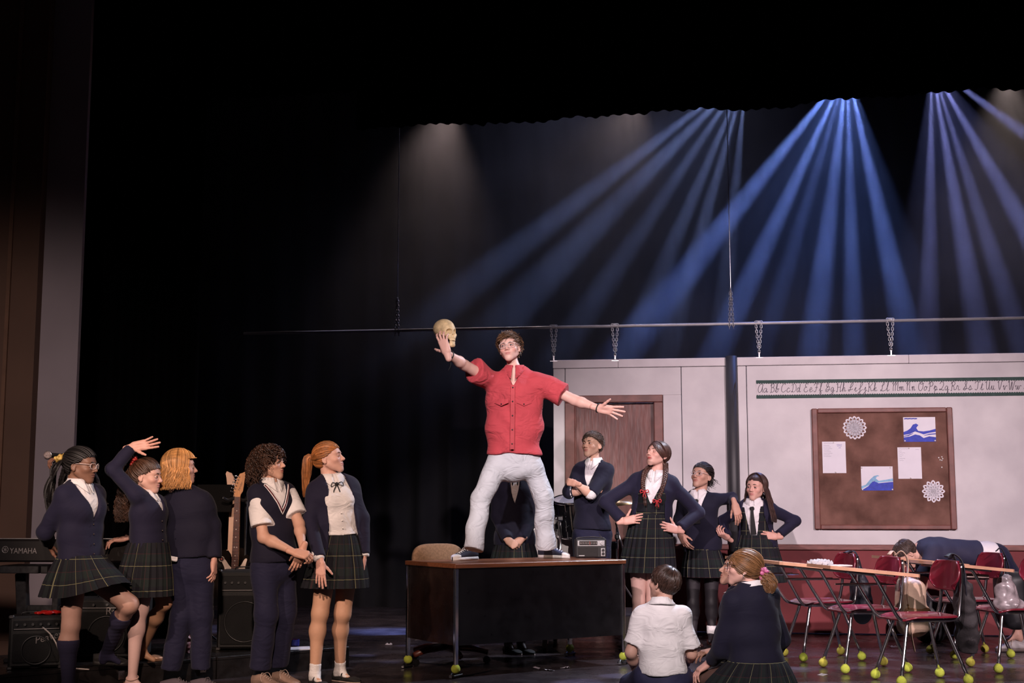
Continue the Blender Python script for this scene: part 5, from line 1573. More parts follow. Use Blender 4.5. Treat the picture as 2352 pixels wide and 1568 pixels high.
for i in range(30): mb.sphere(t_ + V(-.02, -.015, .01) + rg.normal(0, .015, 3), (.015, .009, .012), 8, 6, rotm(rg.uniform(0, 3), rg.uniform(0, 3), 0), col=np.ones(3) * rg.uniform(.6, 1.3))
mb.build('scrunchie', mat('red_satin', (.50, .035, .03), .3, attr=True), p.root, smooth=True, origin=p.base)
p.finish()

# ------------------------------------------------------------------ 3 boy with long blond hair, back to us
Y = 8.74
b = fz(430, 1560)
p = Person(b, 'boy with shoulder-length blond hair seen from behind in navy sweater and trousers', q(438, 1288), q(428, 1128), 168, sw=.130, hip=.140, skin=ROSY)
p.head(q(414, 1072), 108, 2, 0, .97)
p.arm('R', q(489, 1205, .02), q(492, 1288, -.04), hand='relax', fdir=(.03, -.1, -1), palm=(-1, .2, 0), hs=.88)
p.arm('L', q(384, 1205, .12), q(405, 1262, .30), draw=True)
F = p.torso(Field(), .026, .025, waist=.135, chest=.145)
p.sleeve(F, 'R', .016, 1.92); p.sleeve(F, 'L', .016, 1.9); p.folds(F, .004, 34, 22, 3); p.garment('sweater', F, NAVY)
p.trousers([(q(416, 1305), q(418, 1415, -.03), q(391, 1540, -.02)), (q(461, 1305), q(463, 1415, .0), q(461, 1540, .0))], NAVYT, .010, .07, .98, r=(.082, .062, .054))
shoe(p, p.root, under(q(393, 1540, -.02)), radians(95), 'sneaker', GREYSHOE, .25); shoe(p, p.root, under(q(459, 1540)), radians(72), 'sneaker', GREYSHOE, .25)
mb = MB(); mb.box(q(399, 1283, -.13), (.05, .02, .03), rotm(0, .2, .1), .005); mb.build('microphone_pack', WHITEC, p.root, origin=p.base)
rg = np.random.default_rng(13); mb = MB(); cap_mesh(mb, p.T, .004, np.ones(3) * .8)
fall(p, mb, 700, .150, a0=.95, r=.0032, wave=.006, freq=1.6, out=.02, rng=rg, part=.0, h=.008, endcurl=.02)
fall(p, mb, 140, .0, a0=.0, a1=1.0, r=.003, wave=.0, rng=rg, h=.006, tip=.34)
p.hair(mb, hair_mat('blond', (.50, .245, .085), .45), label='shoulder-length golden blond hair')
p.finish()

# ------------------------------------------------------------------ 4 boy with curly brown hair and sweater vest
Y = 8.85
b = fz(615, 1560)
p = Person(b, 'curly brown haired boy in navy sweater vest over white polo, hands clasped', q(630, 1287), q(624, 1107), 40, sw=.140, hip=.145, skin=(.60, .345, .255))
p.head(q(619, 1063), 74, 5, 0, .98, blush=.3, brow=(.03, .015, .01))
p.arm('R', q(605, 1234, -.14), q(677, 1268, -.24), hand='grip', fdir=(1, .0, -.25), palm=(-.1, .7, -.6), hs=.95, r=(.042, .037, .020))
p.arm('L', q(687, 1203, -.02), q(695, 1262, -.16), hand='relax', fdir=(-.35, -.1, -1), palm=(-.3, 1, 0), hs=.92, r=(.042, .036, .020))
F = p.torso(Field(), .010, .05, waist=.125, chest=.138); p.sleeve(F, 'R', .016, .74, .020); p.sleeve(F, 'L', .016, .74, .020); p.folds(F, .005, 40, 26, 4)
p.garment('polo_shirt', F, WHITEC, .008); p.collar(WHITEC, .053, .028, .05)
F = p.torso(Field(), .022, .0, waist=.128, chest=.142); p.sleeve(F, 'R', .014, .10); p.sleeve(F, 'L', .014, .10); p.vcut(F, p.H_ * .64, p.H_, .085); p.folds(F, .002, 30, 20, 4)
vest = p.garment('sweater_vest', F, NAVY)
for nm, off, m_, w_ in (('white_trim', .0, WHITEC, .008), ('maroon_trim', .010, mat('maroon_knit', (.10, .012, .018), .9), .012), ('white_trim', .021, WHITEC, .008)):
    za = p.H_ * .64 - off * 1.5; P = []
    for t in np.linspace(-1, 1, 25):
        x, z = t * (.085 + off * .4), za + abs(t) * (p.H_ - .02 - za)
        P.append(p.tl(x, p.fy(x, z, .040, .142), z))
    MB().tube(P, w_ * .5, 6).build(nm, m_, vest, smooth=True, origin=p.base)
p.trousers([(q(607, 1302, -.06), q(612, 1412, -.08), q(598, 1536, -.02)), (q(650, 1300, .06), q(655, 1410, .06), q(637, 1530, .12))], NAVYT, .010, .03, .98, r=(.083, .064, .056), flare=.006)
shoe(p, p.root, under(q(597, 1536, -.02)), radians(50), 'trainer', TRAINER, .27); shoe(p, p.root, under(q(637, 1528, .12)), radians(58), 'trainer', TRAINER, .27)
rg = np.random.default_rng(14); mb = MB(); cap_mesh(mb, p.T, .010, np.ones(3) * .6)
for i in range(620):
    for _ in range(50):
        d = unit(rg.normal(0, 1, 3)); s0 = scalp(d)
        if s0[2] > hairline(s0[1]) - .01: break
    ph, Lg = rg.uniform(0, 6.28), rg.uniform(.07, .125)
    t = np.linspace(0, 1, 16)[:, None]
    w0 = p.T(s0[None])[0]; dw = p.HR @ d
    if s0[1] > .03: Lg *= .65
    P = w0 + dw * (.018 + .028 * np.sin(t * 1.8)) + V(0, 0, -1) * Lg * t ** 1.3 + (p.HR @ np.array([0, -1, 0])) * .02 * t * (s0[1] > .02)
    e1 = unit(np.cross(dw, V(0, 0, 1))); e2 = np.cross(e1, dw)
    P = P + .0095 * (np.cos(2.0 * 6.28 * t + ph) * e1 + np.sin(2.0 * 6.28 * t + ph) * dw)
    strand(mb, P, .0036, rng=rg, taper=.4, sides=4, sh=.4)
p.hair(mb, hair_mat('brown_curls', (.040, .018, .011), .38), label='thick curly dark brown hair')
p.headset(-1)
p.finish()

# ------------------------------------------------------------------ 5 girl with red-blond ponytail
Y = 9.0
b = fz(750, 1552)
p = Person(b, 'girl with red-blond ponytail, white blouse, black ribbon tie and open navy cardigan', q(779, 1258), q(762, 1098), 25, sw=.145, hip=.140, skin=FAIR)
p.head(q(755, 1051), 80, 12, 0, .96, blush=.25, brow=(.12, .055, .03), gaze=(0, .25))
p.arm('R', q(711, 1195, -.12), q(736, 1290, -.27), hand='flat', fdir=(.05, -.15, -1), palm=(.1, 1, 0), hs=.92)
p.arm('L', q(832, 1190, .05), q(836, 1282, .0), hand='relax', fdir=(0, -.1, -1), palm=(-1, 0, 0), hs=.9)
F = p.torso(Field(), .020, .085, waist=.122, chest=.132, bust=.004); p.sleeve(F, 'R', .004, 1.97, .004); p.sleeve(F, 'L', .004, 1.97, .004); p.folds(F, .0055, 46, 30, 5)
p.garment('blouse', F, WHITEC, .008); p.collar(WHITEC, .054, .030, .060, pts=.05, fold=.034)
buttons(p, [p.tl(0, .128, z) for z in (.13, .18, .23)], BTNW)
F = p.torso(Field(), .034, -.03, waist=.128, chest=.140); p.sleeve(F, 'R', .012, 1.90); p.sleeve(F, 'L', .012, 1.90)
p.vcut(F, .0, p.H_, .070, x0=.01, w0=.115); p.folds(F, .003, 30, 20, 6); p.garment('cardigan', F, NAVY2)
mb = MB(); kn = p.tl(0, .098, p.H_ - .045)
mb.sphere(kn, .012, 10, 8)
for P in ([kn, kn + p.L * .035 + V(0, -.005, .010), kn + p.L * .048 + V(0, -.005, -.018), kn], [kn, kn - p.L * .03 + V(0, -.005, .012), kn - p.L * .038 + V(0, -.005, -.016), kn],
          [kn, kn + p.L * .025 + V(0, -.03, -.05), kn + p.L * .045 + V(0, -.02, -.105)], [kn, kn - p.L * .018 + V(0, -.03, -.06), kn + p.L * .0 + V(0, -.022, -.118)]):
    mb.tube(spline(P, 14), .0048, 6, flat=.5)
mb.build('ribbon_tie', BLACKC, p.root, smooth=True, origin=p.base)
p.skirt(q(779, 1228), .128, .112, q(770, 1348), .215, .20, yaw=25, pleats=24, v0=.07)
kR, aR = q(735, 1408, -.04), ank(723, 8.97); kL, aL = q(787, 1408, .06), ank(781, 9.2)
p.leg(q(752, 1292, -.03), kR, aR, radians(35), col=(.60, .34, .225), r=(.076, .056, .050, .034)); p.leg(q(800, 1292, .05), kL, aL, radians(55), col=(.60, .34, .225), r=(.076, .056, .050, .034))
p.sock(kR, aR, .84, 1, SOCKW, foot_yaw=radians(35), r=(.050, .050, .037), foot=True); p.sock(kL, aL, .86, 1, SOCKW, foot_yaw=radians(55), r=(.050, .050, .037), foot=True)
shoe(p, p.root, under(aR), radians(35), 'strap', BLACKSHOE, .245); shoe(p, p.root, under(aL), radians(58), 'strap', BLACKSHOE, .245)
rg = np.random.default_rng(15); mb = MB(); tie_ = np.array([0, -.110, .02])
p.slick(mb, tie_, 150, .0036, rng=rg, lift=.010)
t_ = p.T(tie_[None])[0]
bundle(mb, [t_, t_ + V(-.035, 0, -.005), q(704, 1085, .02), q(701, 1115, .02), q(699, 1142, .02)], [.012, .035, .036, .026, .012], 260, .0024, rg, wave=.002, freq=1, pts=16)
p.hair(mb, hair_mat('red_blond', (.36, .135, .042), .4), label='smooth red-blond hair in a ponytail')
p.headset(-1)
p.finish()

# ------------------------------------------------------------------ 6 young man in red shirt on the desk
Y = 9.95
fr_, fl_ = px_z(1081, 1286, DESK_H), px_z(1256, 1281.5, DESK_H)
b = (fr_ + fl_) / 2
p = Person(b, 'young man in red short-sleeved shirt and pale jeans standing on the desk, arms spread', q(1180, 1052), q(1182, 852), -5, sw=.205, hip=.182, skin=(.70, .42, .36), scale=1.08)
p.head(q(1171, 798), -14, 6, -7, 1.02, blush=.5, lips=(.45, .15, .14), brow=(.07, .035, .022), gaze=(.15, .18), iris=(.05, .06, .07))
nails = p.arm('R', q(1066, 838, -.20), q(1026, 810, -.40), hand='hold', fdir=(-.30, .05, .95), palm=(.35, .92, .15), hs=1.06, r=(.044, .036, .0205))
n2 = p.arm('L', q(1320, 919, -.10), q(1375, 937, -.20), hand='open', fdir=(.92, -.1, -.20), palm=(-.1, -.95, -.35), hs=1.05, r=(.044, .036, .0205))
for (c, d, n) in nails + n2:
    mb = MB(); mb.sphere(c + d * .0035 + n * .0048, (.0050, .0062, .0026), 8, 6, np.stack([np.cross(d, n), d, n], 1)); mb.build('painted_nail', mat('dark_red_polish', (.07, .008, .012), .2), p.root, smooth=True, origin=p.base)
F = p.torso(Field(), .034, .030, waist=.156, chest=.155); p.sleeve(F, 'R', .028, .66, .024); p.sleeve(F, 'L', .028, .72, .024)
p.folds(F, .008, 38, 23, 3)
p.vcut(F, p.H_ - .13, p.H_ + .02, .065)
shirt = p.garment('shirt', F, REDSHIRT, .009); p.collar(REDSHIRT, .054, .030, .06, pts=.045, fold=.030, up=.022)
zs = np.linspace(.06, p.H_ - .12, 14)
p.strip([p.tl(.002, p.fy(0, z, .048, .155) + .020, z) for z in zs], np.full(14, .030), .003, mat('red_placket', (.46, .055, .070), .8, bump=.3, bs=40), 'placket', shirt)
buttons(p, [p.tl(.002, p.fy(0, z, .048, .155) + .026, z) for z in np.linspace(.10, p.H_ - .14, 5)], BTN, .006)
for sx in (-1, 1):
    x0, z0 = sx * .085, p.H_ * .66
    P = [p.tl(x0 + u * .055, p.fy(x0 + u * .055, z0, .040, .155) + .012, z0) for u in np.linspace(-1, 1, 7)]
    hgt = [.030, .036, .044, .052, .044, .036, .030]
    mb = MB().grid(np.array([P, [a_ - p.U * h_ + p.F * .004 for a_, h_ in zip(P, hgt)]])); fo = mb.build('pocket_flap', REDSHIRT, shirt, origin=p.base)
    sd = fo.modifiers.new('thickness', 'SOLIDIFY'); sd.thickness = .004
    mb = MB(); mb.sphere(P[3] - p.U * .038 + p.F * .008, .0055, 8, 6); mb.build('pocket_button', BTN, shirt, smooth=True, origin=p.base)
hR, kR, aR = q(1152, 1046), q(1105, 1142, -.06), q(1085, 1268, -.18)
hL, kL, aL = q(1211, 1046), q(1248, 1142, .06), q(1254, 1264, .18)
p.trousers([(hR, kR, aR), (hL, kL, aL)], DENIM, .012, .06, .95, r=(.076, .056, .052), flare=.006, fold=.006, vox=.009)
shoe(p, p.root, fr_, radians(-42), 'sneaker', CANVAS, .27); shoe(p, p.root, fl_, radians(66), 'sneaker', CANVAS, .27)
p.glasses(CLEAR, w=.026, h=.020, label='clear plastic framed glasses', r=.0015)
for W_, d_ in ((q(1026, 810, -.40) * .82 + q(1066, 838, -.20) * .18, q(1066, 838, -.20) - q(1026, 810, -.40)), (q(1375, 937, -.20) * .99 + q(1320, 919, -.10) * .01, q(1320, 919, -.10) - q(1375, 937, -.20))):
    d_ = unit(d_); e1 = unit(np.cross(d_, V(0, 1, .2))); e2 = np.cross(d_, e1); mb = MB()
    mb.tube([W_ + .033 * (cos(t) * e1 + sin(t) * e2) for t in np.linspace(0, 2 * pi, 19)[:-1]], .0045, 6, closed=True)
    if d_[0] > 0: mb.tube(spline([W_ - V(0, 0, .033), W_ + V(.006, 0, -.075), W_ + V(-.012, 0, -.115)], 8), .002, 4); 
    mb.build('bracelet', BLACKC, p.root, smooth=True, origin=p.base)
rg = np.random.default_rng(16); mb = MB()
p.short(mb, 1500, .062, .0027, (-.03, -.06, .1), rg, forward=.7, side=.35, lift=.016, messy=.006, front_up=.030, rand=.16)
p.hair(mb, hair_mat('tousled_brown', (.150, .075, .040)), label='tousled brown hair'); p.finish()
HANDR = q(1026, 810, -.40)

# ------------------------------------------------------------------ 7 figure behind the desk, seen between his legs
Y = 10.95
b = q(1182, 1400); b[2] = 0
p = Person(b, 'person in navy blazer and tartan skirt with clasped hands behind the desk', q(1182, 1245), q(1182, 1080), 0, sw=.165, hip=.15, skin=OLIVE)
p.head(q(1182, 1036), 0, 0, 0, .96)
p.arm('R', q(1141, 1185, .0), q(1166, 1240, -.16), hand='fist', fdir=(.8, -.2, -.6), palm=(.2, 1, -.2), hs=.95)
p.arm('L', q(1223, 1185, .0), q(1196, 1240, -.14), hand='fist', fdir=(-.8, -.2, -.5), palm=(-.2, 1, -.2), hs=.95)
F = p.torso(Field(), .012, .05); p.garment('blouse', F, WHITEC, .010); p.collar(WHITEC, .054, .028, .06)
F = p.torso(Field(), .026, -.02); p.sleeve(F, 'R', .014, 1.95); p.sleeve(F, 'L', .014, 1.95); p.vcut(F, p.H_ * .50, p.H_, .06); p.folds(F, .003, 34, 20, 7); p.garment('blazer', F, NAVY)
mb = MB(); kn = p.tl(0, .085, p.H_ - .05)
for P in ([kn, kn + V(.02, -.02, -.04), kn + V(.028, -.015, -.10)], [kn, kn + V(-.016, -.02, -.05), kn + V(-.02, -.015, -.11)]): mb.tube(spline(P, 8), .006, 6, flat=.5)
mb.sphere(kn, .013, 10, 8); mb.build('ribbon_tie', BLACKC, p.root, smooth=True, origin=p.base)
p.skirt(q(1182, 1228), .135, .115, q(1182, 1338), .22, .2, pleats=22)
for x in (1168, 1197):
    p.leg(q(x, 1300), q(x, 1388), q(x, 1468), radians(20), col=(.04, .03, .03)); shoe(p, p.root, px(x, 1491, 10.95) * V(1, 1, 0), radians(35), 'strap', BLACKSHOE, .24)
rg = np.random.default_rng(17); mb = MB(); p.short(mb, 300, .05, .003, rng=rg); p.hair(mb, hair_mat('dark_brown', (.045, .025, .018))); p.finish()

# ------------------------------------------------------------------ 8 boy with folded arms on the drum riser
Y = 11.2
b = q(1360, 1402); b[2] = DRUM_RISER_H
p = Person(b, 'boy with folded arms in navy sweater and white collar standing by the drum', q(1359, 1215), q(1364, 1060), -24, sw=.150, hip=.142, skin=(.62, .36, .27))
p.head(q(1361, 1020), -40, 6, 0, .98, blush=.3, brow=(.03, .018, .012), browtilt=-.003, gaze=(0, .1))
p.arm('R', q(1307, 1130, -.08), q(1366, 1124, -.16), hand='fist', fdir=(1, .6, 0), palm=(0, 1, 0), hs=.80, r=(.040, .036, .0195))
p.arm('L', q(1357, 1134, -.20), q(1322, 1110, -.22), hand='fist', fdir=(-.9, .55, .2), palm=(.3, .9, -.2), hs=.88, r=(.040, .038, .0195))
F = p.torso(Field(), .010, .02); p.sleeve(F, 'R', .010, 1.12, .004); p.sleeve(F, 'L', .010, 1.10, .004); p.garment('shirt', F, WHITEC, .009); p.collar(WHITEC, .053, .030, .05)
F = p.torso(Field(), .022, .01, waist=.125, chest=.134); p.sleeve(F, 'R', .016, 1.02, .004); p.sleeve(F, 'L', .016, 1.0, .004); p.vcut(F, p.H_ * .55, p.H_, .065); p.folds(F, .0035, 36, 24, 8); p.garment('sweater', F, NAVY)
p.trousers([(q(1340, 1228), q(1338, 1312), q(1337, 1388)), (q(1380, 1228), q(1381, 1312), q(1381, 1388))], NAVYT, .010, .05, .98)
for x in (1336, 1382):
    f_ = px(x, 1402, 11.2); f_[2] = DRUM_RISER_H; shoe(p, p.root, f_, radians(-20), 'trainer', TRAINER, .25)
rg = np.random.default_rng(18); mb = MB(); p.short(mb, 1400, .055, .0026, (0.02, -.06, .1), rg, forward=.5, lift=.006, messy=.003, side=.25)
p.hair(mb, hair_mat('boy_brown', (.060, .034, .024)), label='short brown hair swept to the side'); p.finish()

# ------------------------------------------------------------------ 9 girl with two plaits, hands on hips
Y = 10.9
b = q(1487, 1490); b[2] = 0
p = Person(b, 'girl with two brown plaits and closed eyes, hands on hips over tartan pinafore', q(1492, 1232), q(1504, 1087), -12, sw=.175, hip=.15, skin=FAIR, scale=1.04)
p.head(q(1511, 1043), -48, 18, 0, 1.0, eyes='closed', blush=.3, lips=(.50, .06, .07), brow=(.05, .025, .018))
p.arm('R', q(1390, 1152, .02), q(1433, 1197, -.10), hand='hip', fdir=(1, -.25, .20), palm=(.1, 1, -.2), hs=1.0)
p.arm('L', q(1604, 1176, .02), q(1556, 1217, -.12), hand='hip', fdir=(-1, -.25, .28), palm=(-.1, 1, -.2), hs=1.0)
F = p.torso(Field(), .012, .05, bust=.002); p.folds(F, .003, 40, 26, 9); p.garment('blouse', F, WHITEC, .009); p.collar(WHITEC, .054, .028, .06)
buttons(p, [p.tl(0, .112, z) for z in (.30, .36, .42)], BTNW)
F = p.torso(Field(), .022, .02, bust=.003, top=False); p.vcut(F, p.H_ * .50, p.H_, .11); 
F.cut(lambda X, Y_, Z: p.lx(X, Y_, Z)[2] - f32(p.H_ * .90)); p.garment('pinafore_bodice', F, PLAIDO, .009)
F = p.torso(Field(), .034, .03, waist=.118, chest=.135); p.sleeve(F, 'R', .014, 1.88); p.sleeve(F, 'L', .014, 1.88); p.vcut(F, .0, p.H_, .075, w0=.145); p.folds(F, .0035, 34, 22, 10); p.garment('cardigan', F, NAVY2)
p.skirt(q(1494, 1182), .150, .125, q(1487, 1313), .220, .20, pleats=24, v0=.02)
p.strip([p.tl(x, p.fy(x, .20, .030) , .195) for x in np.linspace(-.12, .12, 9)], np.full(9, .002), .01, PLAIDO, 'waistband')
for x, c in ((1467, (.64, .40, .34)), (1499, (.64, .40, .34))):
    p.leg(q(x, 1300), q(x, 1380), q(x, 1468), radians(-15), col=c); shoe(p, p.root, px(x, 1491, 10.9) * V(1, 1, 0), radians(-20), 'strap', BLACKSHOE, .24)
rg = np.random.default_rng(19); mb = MB(); cap_mesh(mb, p.T, .003, np.ones(3) * .75)
for sg in (-1, 1):
    tie_ = np.array([sg * .055, -.062, -.05])
    for e in edge_points(190, .003, rg, 0.02 if sg > 0 else -2.9, 2.9 if sg > 0 else -0.02): strand(mb, p.T(on_scalp(e, tie_ + rg.normal(0, .006, 3), 11, .004, .005)), .0026, rng=rg, taper=.8)
    for k in range(60): strand(mb, p.T(on_scalp(np.array([sg * .004, rg.uniform(-.09, .07), .11]), tie_ + rg.normal(0, .006, 3), 11, .004, .005)), .0026, rng=rg, taper=.8)
# right plait (image left) and left plait (image right), both brought forward over the chest
t1, t2 = p.T(np.array([[.055, -.05, -.06]]))[0], p.T(np.array([[-.055, -.05, -.06]]))[0]
plait(mb, [t1, q(1484, 1080, -.06), q(1478, 1098, -.12), q(1477, 1118, -.14), q(1481, 1146, -.14)], .014, .013, 5.5, 80, .6)
plait(mb, [t2, q(1529, 1080, -.02), q(1527, 1100, -.10), q(1520, 1125, -.14), q(1510, 1152, -.15)], .014, .013, 6, 80, .6)
for e in (q(1481, 1146, -.14), q(1510, 1152, -.15)): bundle(mb, [e, e + V(0, -.01, -.025), e + V(.004, -.01, -.055)], [.008, .014, .010], 40, .0024, rg)
p.hair(mb, hair_mat('auburn_brown', (.062, .027, .020)), label='dark auburn hair in two plaits')
for e in (q(1480, 1128, -.165), q(1509, 1150, -.175)):
    mb = MB()
    for P in ([e, e + V(.03, 0, .012), e + V(.03, 0, -.012), e], [e, e + V(-.03, 0, .012), e + V(-.03, 0, -.012), e], [e, e + V(.012, 0, -.05)], [e, e + V(-.012, 0, -.045)]): mb.tube(spline(P, 10), .0045, 5)
    mb.build('hair_ribbon', mat('red_ribbon', (.42, .015, .02), .5), p.root, smooth=True, origin=p.base)
p.finish()

# ------------------------------------------------------------------ 10 girl with glasses leaning on her neighbour
Y = 11.5
b = q(1612, 1472); b[2] = 0
p = Person(b, 'girl with glasses and black tie, forearm resting on her neighbour in front of the wall', q(1613, 1252), q(1604, 1132), -20, sw=.165, hip=.145, skin=TAN, scale=.96)
p.head(q(1612, 1092), -40, 13, 2, 1.0, blush=.35, lips=(.36, .12, .10), brow=(.015, .01, .01))
p.arm('R', q(1560, 1190, .05), q(1562, 1226, -.10), hand='relax', fdir=(.4, -.2, -.8), palm=(.6, .6, 0), hs=.95)
p.arm('L', q(1682, 1143, .0), q(1688, 1158, -.20), hand='relax', fdir=(.25, -.25, -1), palm=(-.2, 1, -.1), hs=1.0)
F = p.torso(Field(), .012, .05); p.garment('blouse', F, WHITEC, .009); p.collar(WHITEC, .054, .030, .06)
tie_on(p, p.H_ - .055, p.H_ * .42, front=.112, w=.05)
F = p.torso(Field(), .024, -.04, waist=.122, chest=.132); p.sleeve(F, 'R', .013, 1.86); p.sleeve(F, 'L', .013, 1.90); p.vcut(F, p.H_ * .45, p.H_, .075); p.folds(F, .003, 38, 24, 11); p.garment('sweater', F, NAVY)
p.skirt(q(1613, 1258), .142, .122, q(1619, 1324), .185, .17, pleats=22, v0=.04)
DT = (.022, .018, .022)
for x, kx in ((1592, 1592), (1634, 1634)):
    p.leg(q(x, 1310), q(kx, 1385), q(x, 1452), radians(-20), col=DT, r=(.075, .052, .050, .032))
p.sock(q(1634, 1385), q(1634, 1450), .78, 1, SOCKW, foot_yaw=radians(-20), r=(.05, .05, .042))
for x in (1592, 1634): shoe(p, p.root, px(x, 1474, 11.5) * V(1, 1, 0), radians(15), 'strap', BROWNSHOE, .24)
p.glasses(CLEAR, w=.026, h=.017, label='large thin framed glasses')
rg = np.random.default_rng(20); mb = MB(); p.slick(mb, np.array([0, -.112, .02]), 130, .0026, rng=rg, lift=.012)
c_ = p.T(np.array([[0, -.11, .0]]))[0]
for i in range(90):
    e = c_ + rg.normal(0, .022, 3); strand(mb, spline([e, e + V(rg.normal(0, .02), rg.normal(0, .01), -.025), e + V(rg.normal(.01, .03), rg.normal(0, .015), -.055)], 8), .0024, rng=rg)
for i in range(14):
    e = p.T(np.array([[.068, -.005, -.035]]))[0] + rg.normal(0, .006, 3); strand(mb, spline([e, e + V(-.008, 0, -.03), e + V(-.016 + rg.normal(0, .006), 0, -.06)], 7), .002, rng=rg)
p.hair(mb, hair_mat('near_black', (.016, .011, .011)), label='short dark hair tied back'); p.finish()

# ------------------------------------------------------------------ 11 girl with long brown hair and hairband
Y = 11.45
b = q(1738, 1474); b[2] = 0
p = Person(b, 'frowning girl with long brown hair and dark blue hairband, one hand on hip', q(1738, 1258), q(1731, 1152), -20, sw=.162, hip=.148, skin=ROSY, scale=.95)
p.head(q(1737, 1118), -36, 0, 3, .98, blush=.28, lips=(.42, .14, .13), brow=(.025, .015, .012), browtilt=.004)
p.arm('L', q(1826, 1196, .04), q(1784, 1232, -.10), hand='hip', fdir=(-1, -.2, .12), palm=(-.1, 1, -.2), hs=.95)
p.arm('R', q(1660, 1196, .08), q(1672, 1236, -.04), hand='grip', fdir=(-.5, -.3, .3), palm=(.7, .6, 0), hs=.95)
F = p.torso(Field(), .012, .05); p.garment('blouse', F, WHITEC, .009); p.collar(WHITEC, .054, .030, .06)
tie_on(p, p.H_ - .045, p.H_ * .30, front=.100, w=.052)
F = p.torso(Field(), .020, .02, top=False); p.vcut(F, p.H_ * .30, p.H_, .075, w0=.028); F.cut(lambda X, Y_, Z: p.lx(X, Y_, Z)[2] - f32(p.H_ * .90)); p.garment('pinafore_bodice', F, PLAIDO, .009)
F = p.torso(Field(), .034, -.06, waist=.118, chest=.135); p.sleeve(F, 'R', .013, 1.86); p.sleeve(F, 'L', .013, 1.86); p.vcut(F, .0, p.H_, .085, w0=.14); p.folds(F, .003, 36, 24, 12); p.garment('cardigan', F, NAVY2)
p.skirt(q(1737, 1228), .148, .125, q(1741, 1336), .225, .20, pleats=24, v0=.10)
for x in (1718, 1762):
    p.leg(q(x, 1310), q(x, 1388), q(x, 1455), radians(-20), col=DT); shoe(p, p.root, px(x, 1476, 11.45) * V(1, 1, 0), radians(-20), 'strap', BROWNSHOE, .24)
rg = np.random.default_rng(21); mb = MB(); cap_mesh(mb, p.T, .004, np.ones(3) * .75)
fall(p, mb, 420, .30, a0=1.15, r=.0026, wave=.004, freq=1.2, out=.02, rng=rg, h=.006, mir=(-1,), sway=(.03, -.10, 0), a1=2.6)
fall(p, mb, 220, .20, a0=1.25, r=.0026, wave=.004, freq=1.2, out=.012, rng=rg, h=.006, mir=(1,), sway=(-.02, -.05, 0), a1=2.6)
fall(p, mb, 200, .26, a0=2.2, r=.0026, wave=.004, freq=1.2, out=.02, rng=rg, h=.006)
p.hair(mb, hair_mat('long_brown', (.050, .023, .018)), label='long straight brown hair')
mb = MB(); mb.tube(p.T(np.array([[.086 * sin(t), -.012 + .012 * cos(t), .024 + .094 * cos(t)] for t in np.linspace(-1.55, 1.55, 25)])), .0125, 8, flat=.35); mb.build('hairband', mat('navy_satin', (.030, .035, .14), .35), p.root, smooth=True, origin=p.base)
p.finish()

# ------------------------------------------------------------------ 12 boy in white polo sitting on the floor
Y = 8.4
b = q(1520, 1560); b[2] = 0
p = Person(b, 'boy in white polo shirt sitting on the floor with his back to us', q(1521, 1548), q(1520, 1386), 172, sw=.155, hip=.142, skin=(.58, .34, .265))
p.head(q(1526, 1338), -142, 8, -6, .98)
p.arm('L', q(1449, 1498, .02), q(1466, 1556, .24), hand='relax', fdir=(.3, .8, -.3), palm=(.2, 0, -1), hs=.9, r=(.042, .036, .0195))
p.arm('R', q(1588, 1500, .04), q(1572, 1528, .26), hand='relax', fdir=(-.3, .8, -.3), palm=(-.2, 0, -1), hs=.9, r=(.042, .036, .0195))
F = p.torso(Field(), .016, .015, waist=.122, chest=.128); p.sleeve(F, 'L', .012, .80, .020); p.sleeve(F, 'R', .012, .80, .020); p.folds(F, .007, 36, 24, 13); p.garment('polo_shirt', F, WHITEC, .008); p.collar(WHITEC, .052, .034, .055)
p.trousers([(q(1490, 1560, .03), q(1452, 1572, .36), q(1545, 1582, .42)), (q(1552, 1558, .03), q(1592, 1570, .36), q(1500, 1582, .40))], mat('navy_shorts', (.020, .020, .062), .8, var=.15, bump=.3, bs=30), .014, .05, .95, fold=.006)
for x, yw in ((1550, 60), (1496, -60)):
    f_ = px(x, 1588, 8.86); f_[2] = 0.0; shoe(p, p.root, f_, radians(yw + 180), 'trainer', TRAINER, .23)
rg = np.random.default_rng(22); mb = MB(); p.short(mb, 1700, .062, .0027, (0.0, -.05, .1), rg, lift=.004, messy=.002, line=-.012, rand=.07)
p.hair(mb, hair_mat('sleek_brown', (.046, .025, .019), .32), label='short sleek dark brown hair'); p.finish()

# ------------------------------------------------------------------ 13 girl with pink scrunchie sitting, back to us
Y = 8.25
b = q(1730, 1560); b[2] = 0
p = Person(b, 'girl with low ponytail in a pink scrunchie sitting on the floor in navy sweater', q(1738, 1530), q(1723, 1347), -152, sw=.172, hip=.155, skin=FAIR, scale=1.05)
p.head(q(1710, 1302), -106, 6, 0, 1.0)
p.arm('L', q(1655, 1494, .02), q(1630, 1520, .14), hand='relax', fdir=(-.75, .15, -.6), palm=(.1, .2, -1), hs=1.0)
p.arm('R', q(1794, 1470, .14), q(1765, 1530, .34), draw=False)
p.collar(WHITEC, .056, .026, .02, pts=.0, fold=.008)
F = p.torso(Field(), .026, -.02, waist=.132, chest=.136, belly=.01); p.sleeve(F, 'L', .017, 1.86); p.sleeve(F, 'R', .015, 1.86); p.folds(F, .006, 30, 20, 14); p.garment('sweater', F, NAVY, .009)
p.skirt(q(1738, 1516), .180, .16, q(1722, 1592), .30, .27, yaw=-152, pleats=26, v0=.05, lift=(.0, .02, p.F * .02))
p.leg(q(1700, 1552, .05), q(1612, 1556, .22), q(1690, 1588, .30), radians(-90), col=(.10, .055, .045), foot=False)
p.leg(q(1765, 1552, .10), q(1700, 1570, .42), q(1780, 1590, .38), radians(-90), col=(.10, .055, .045), foot=False)
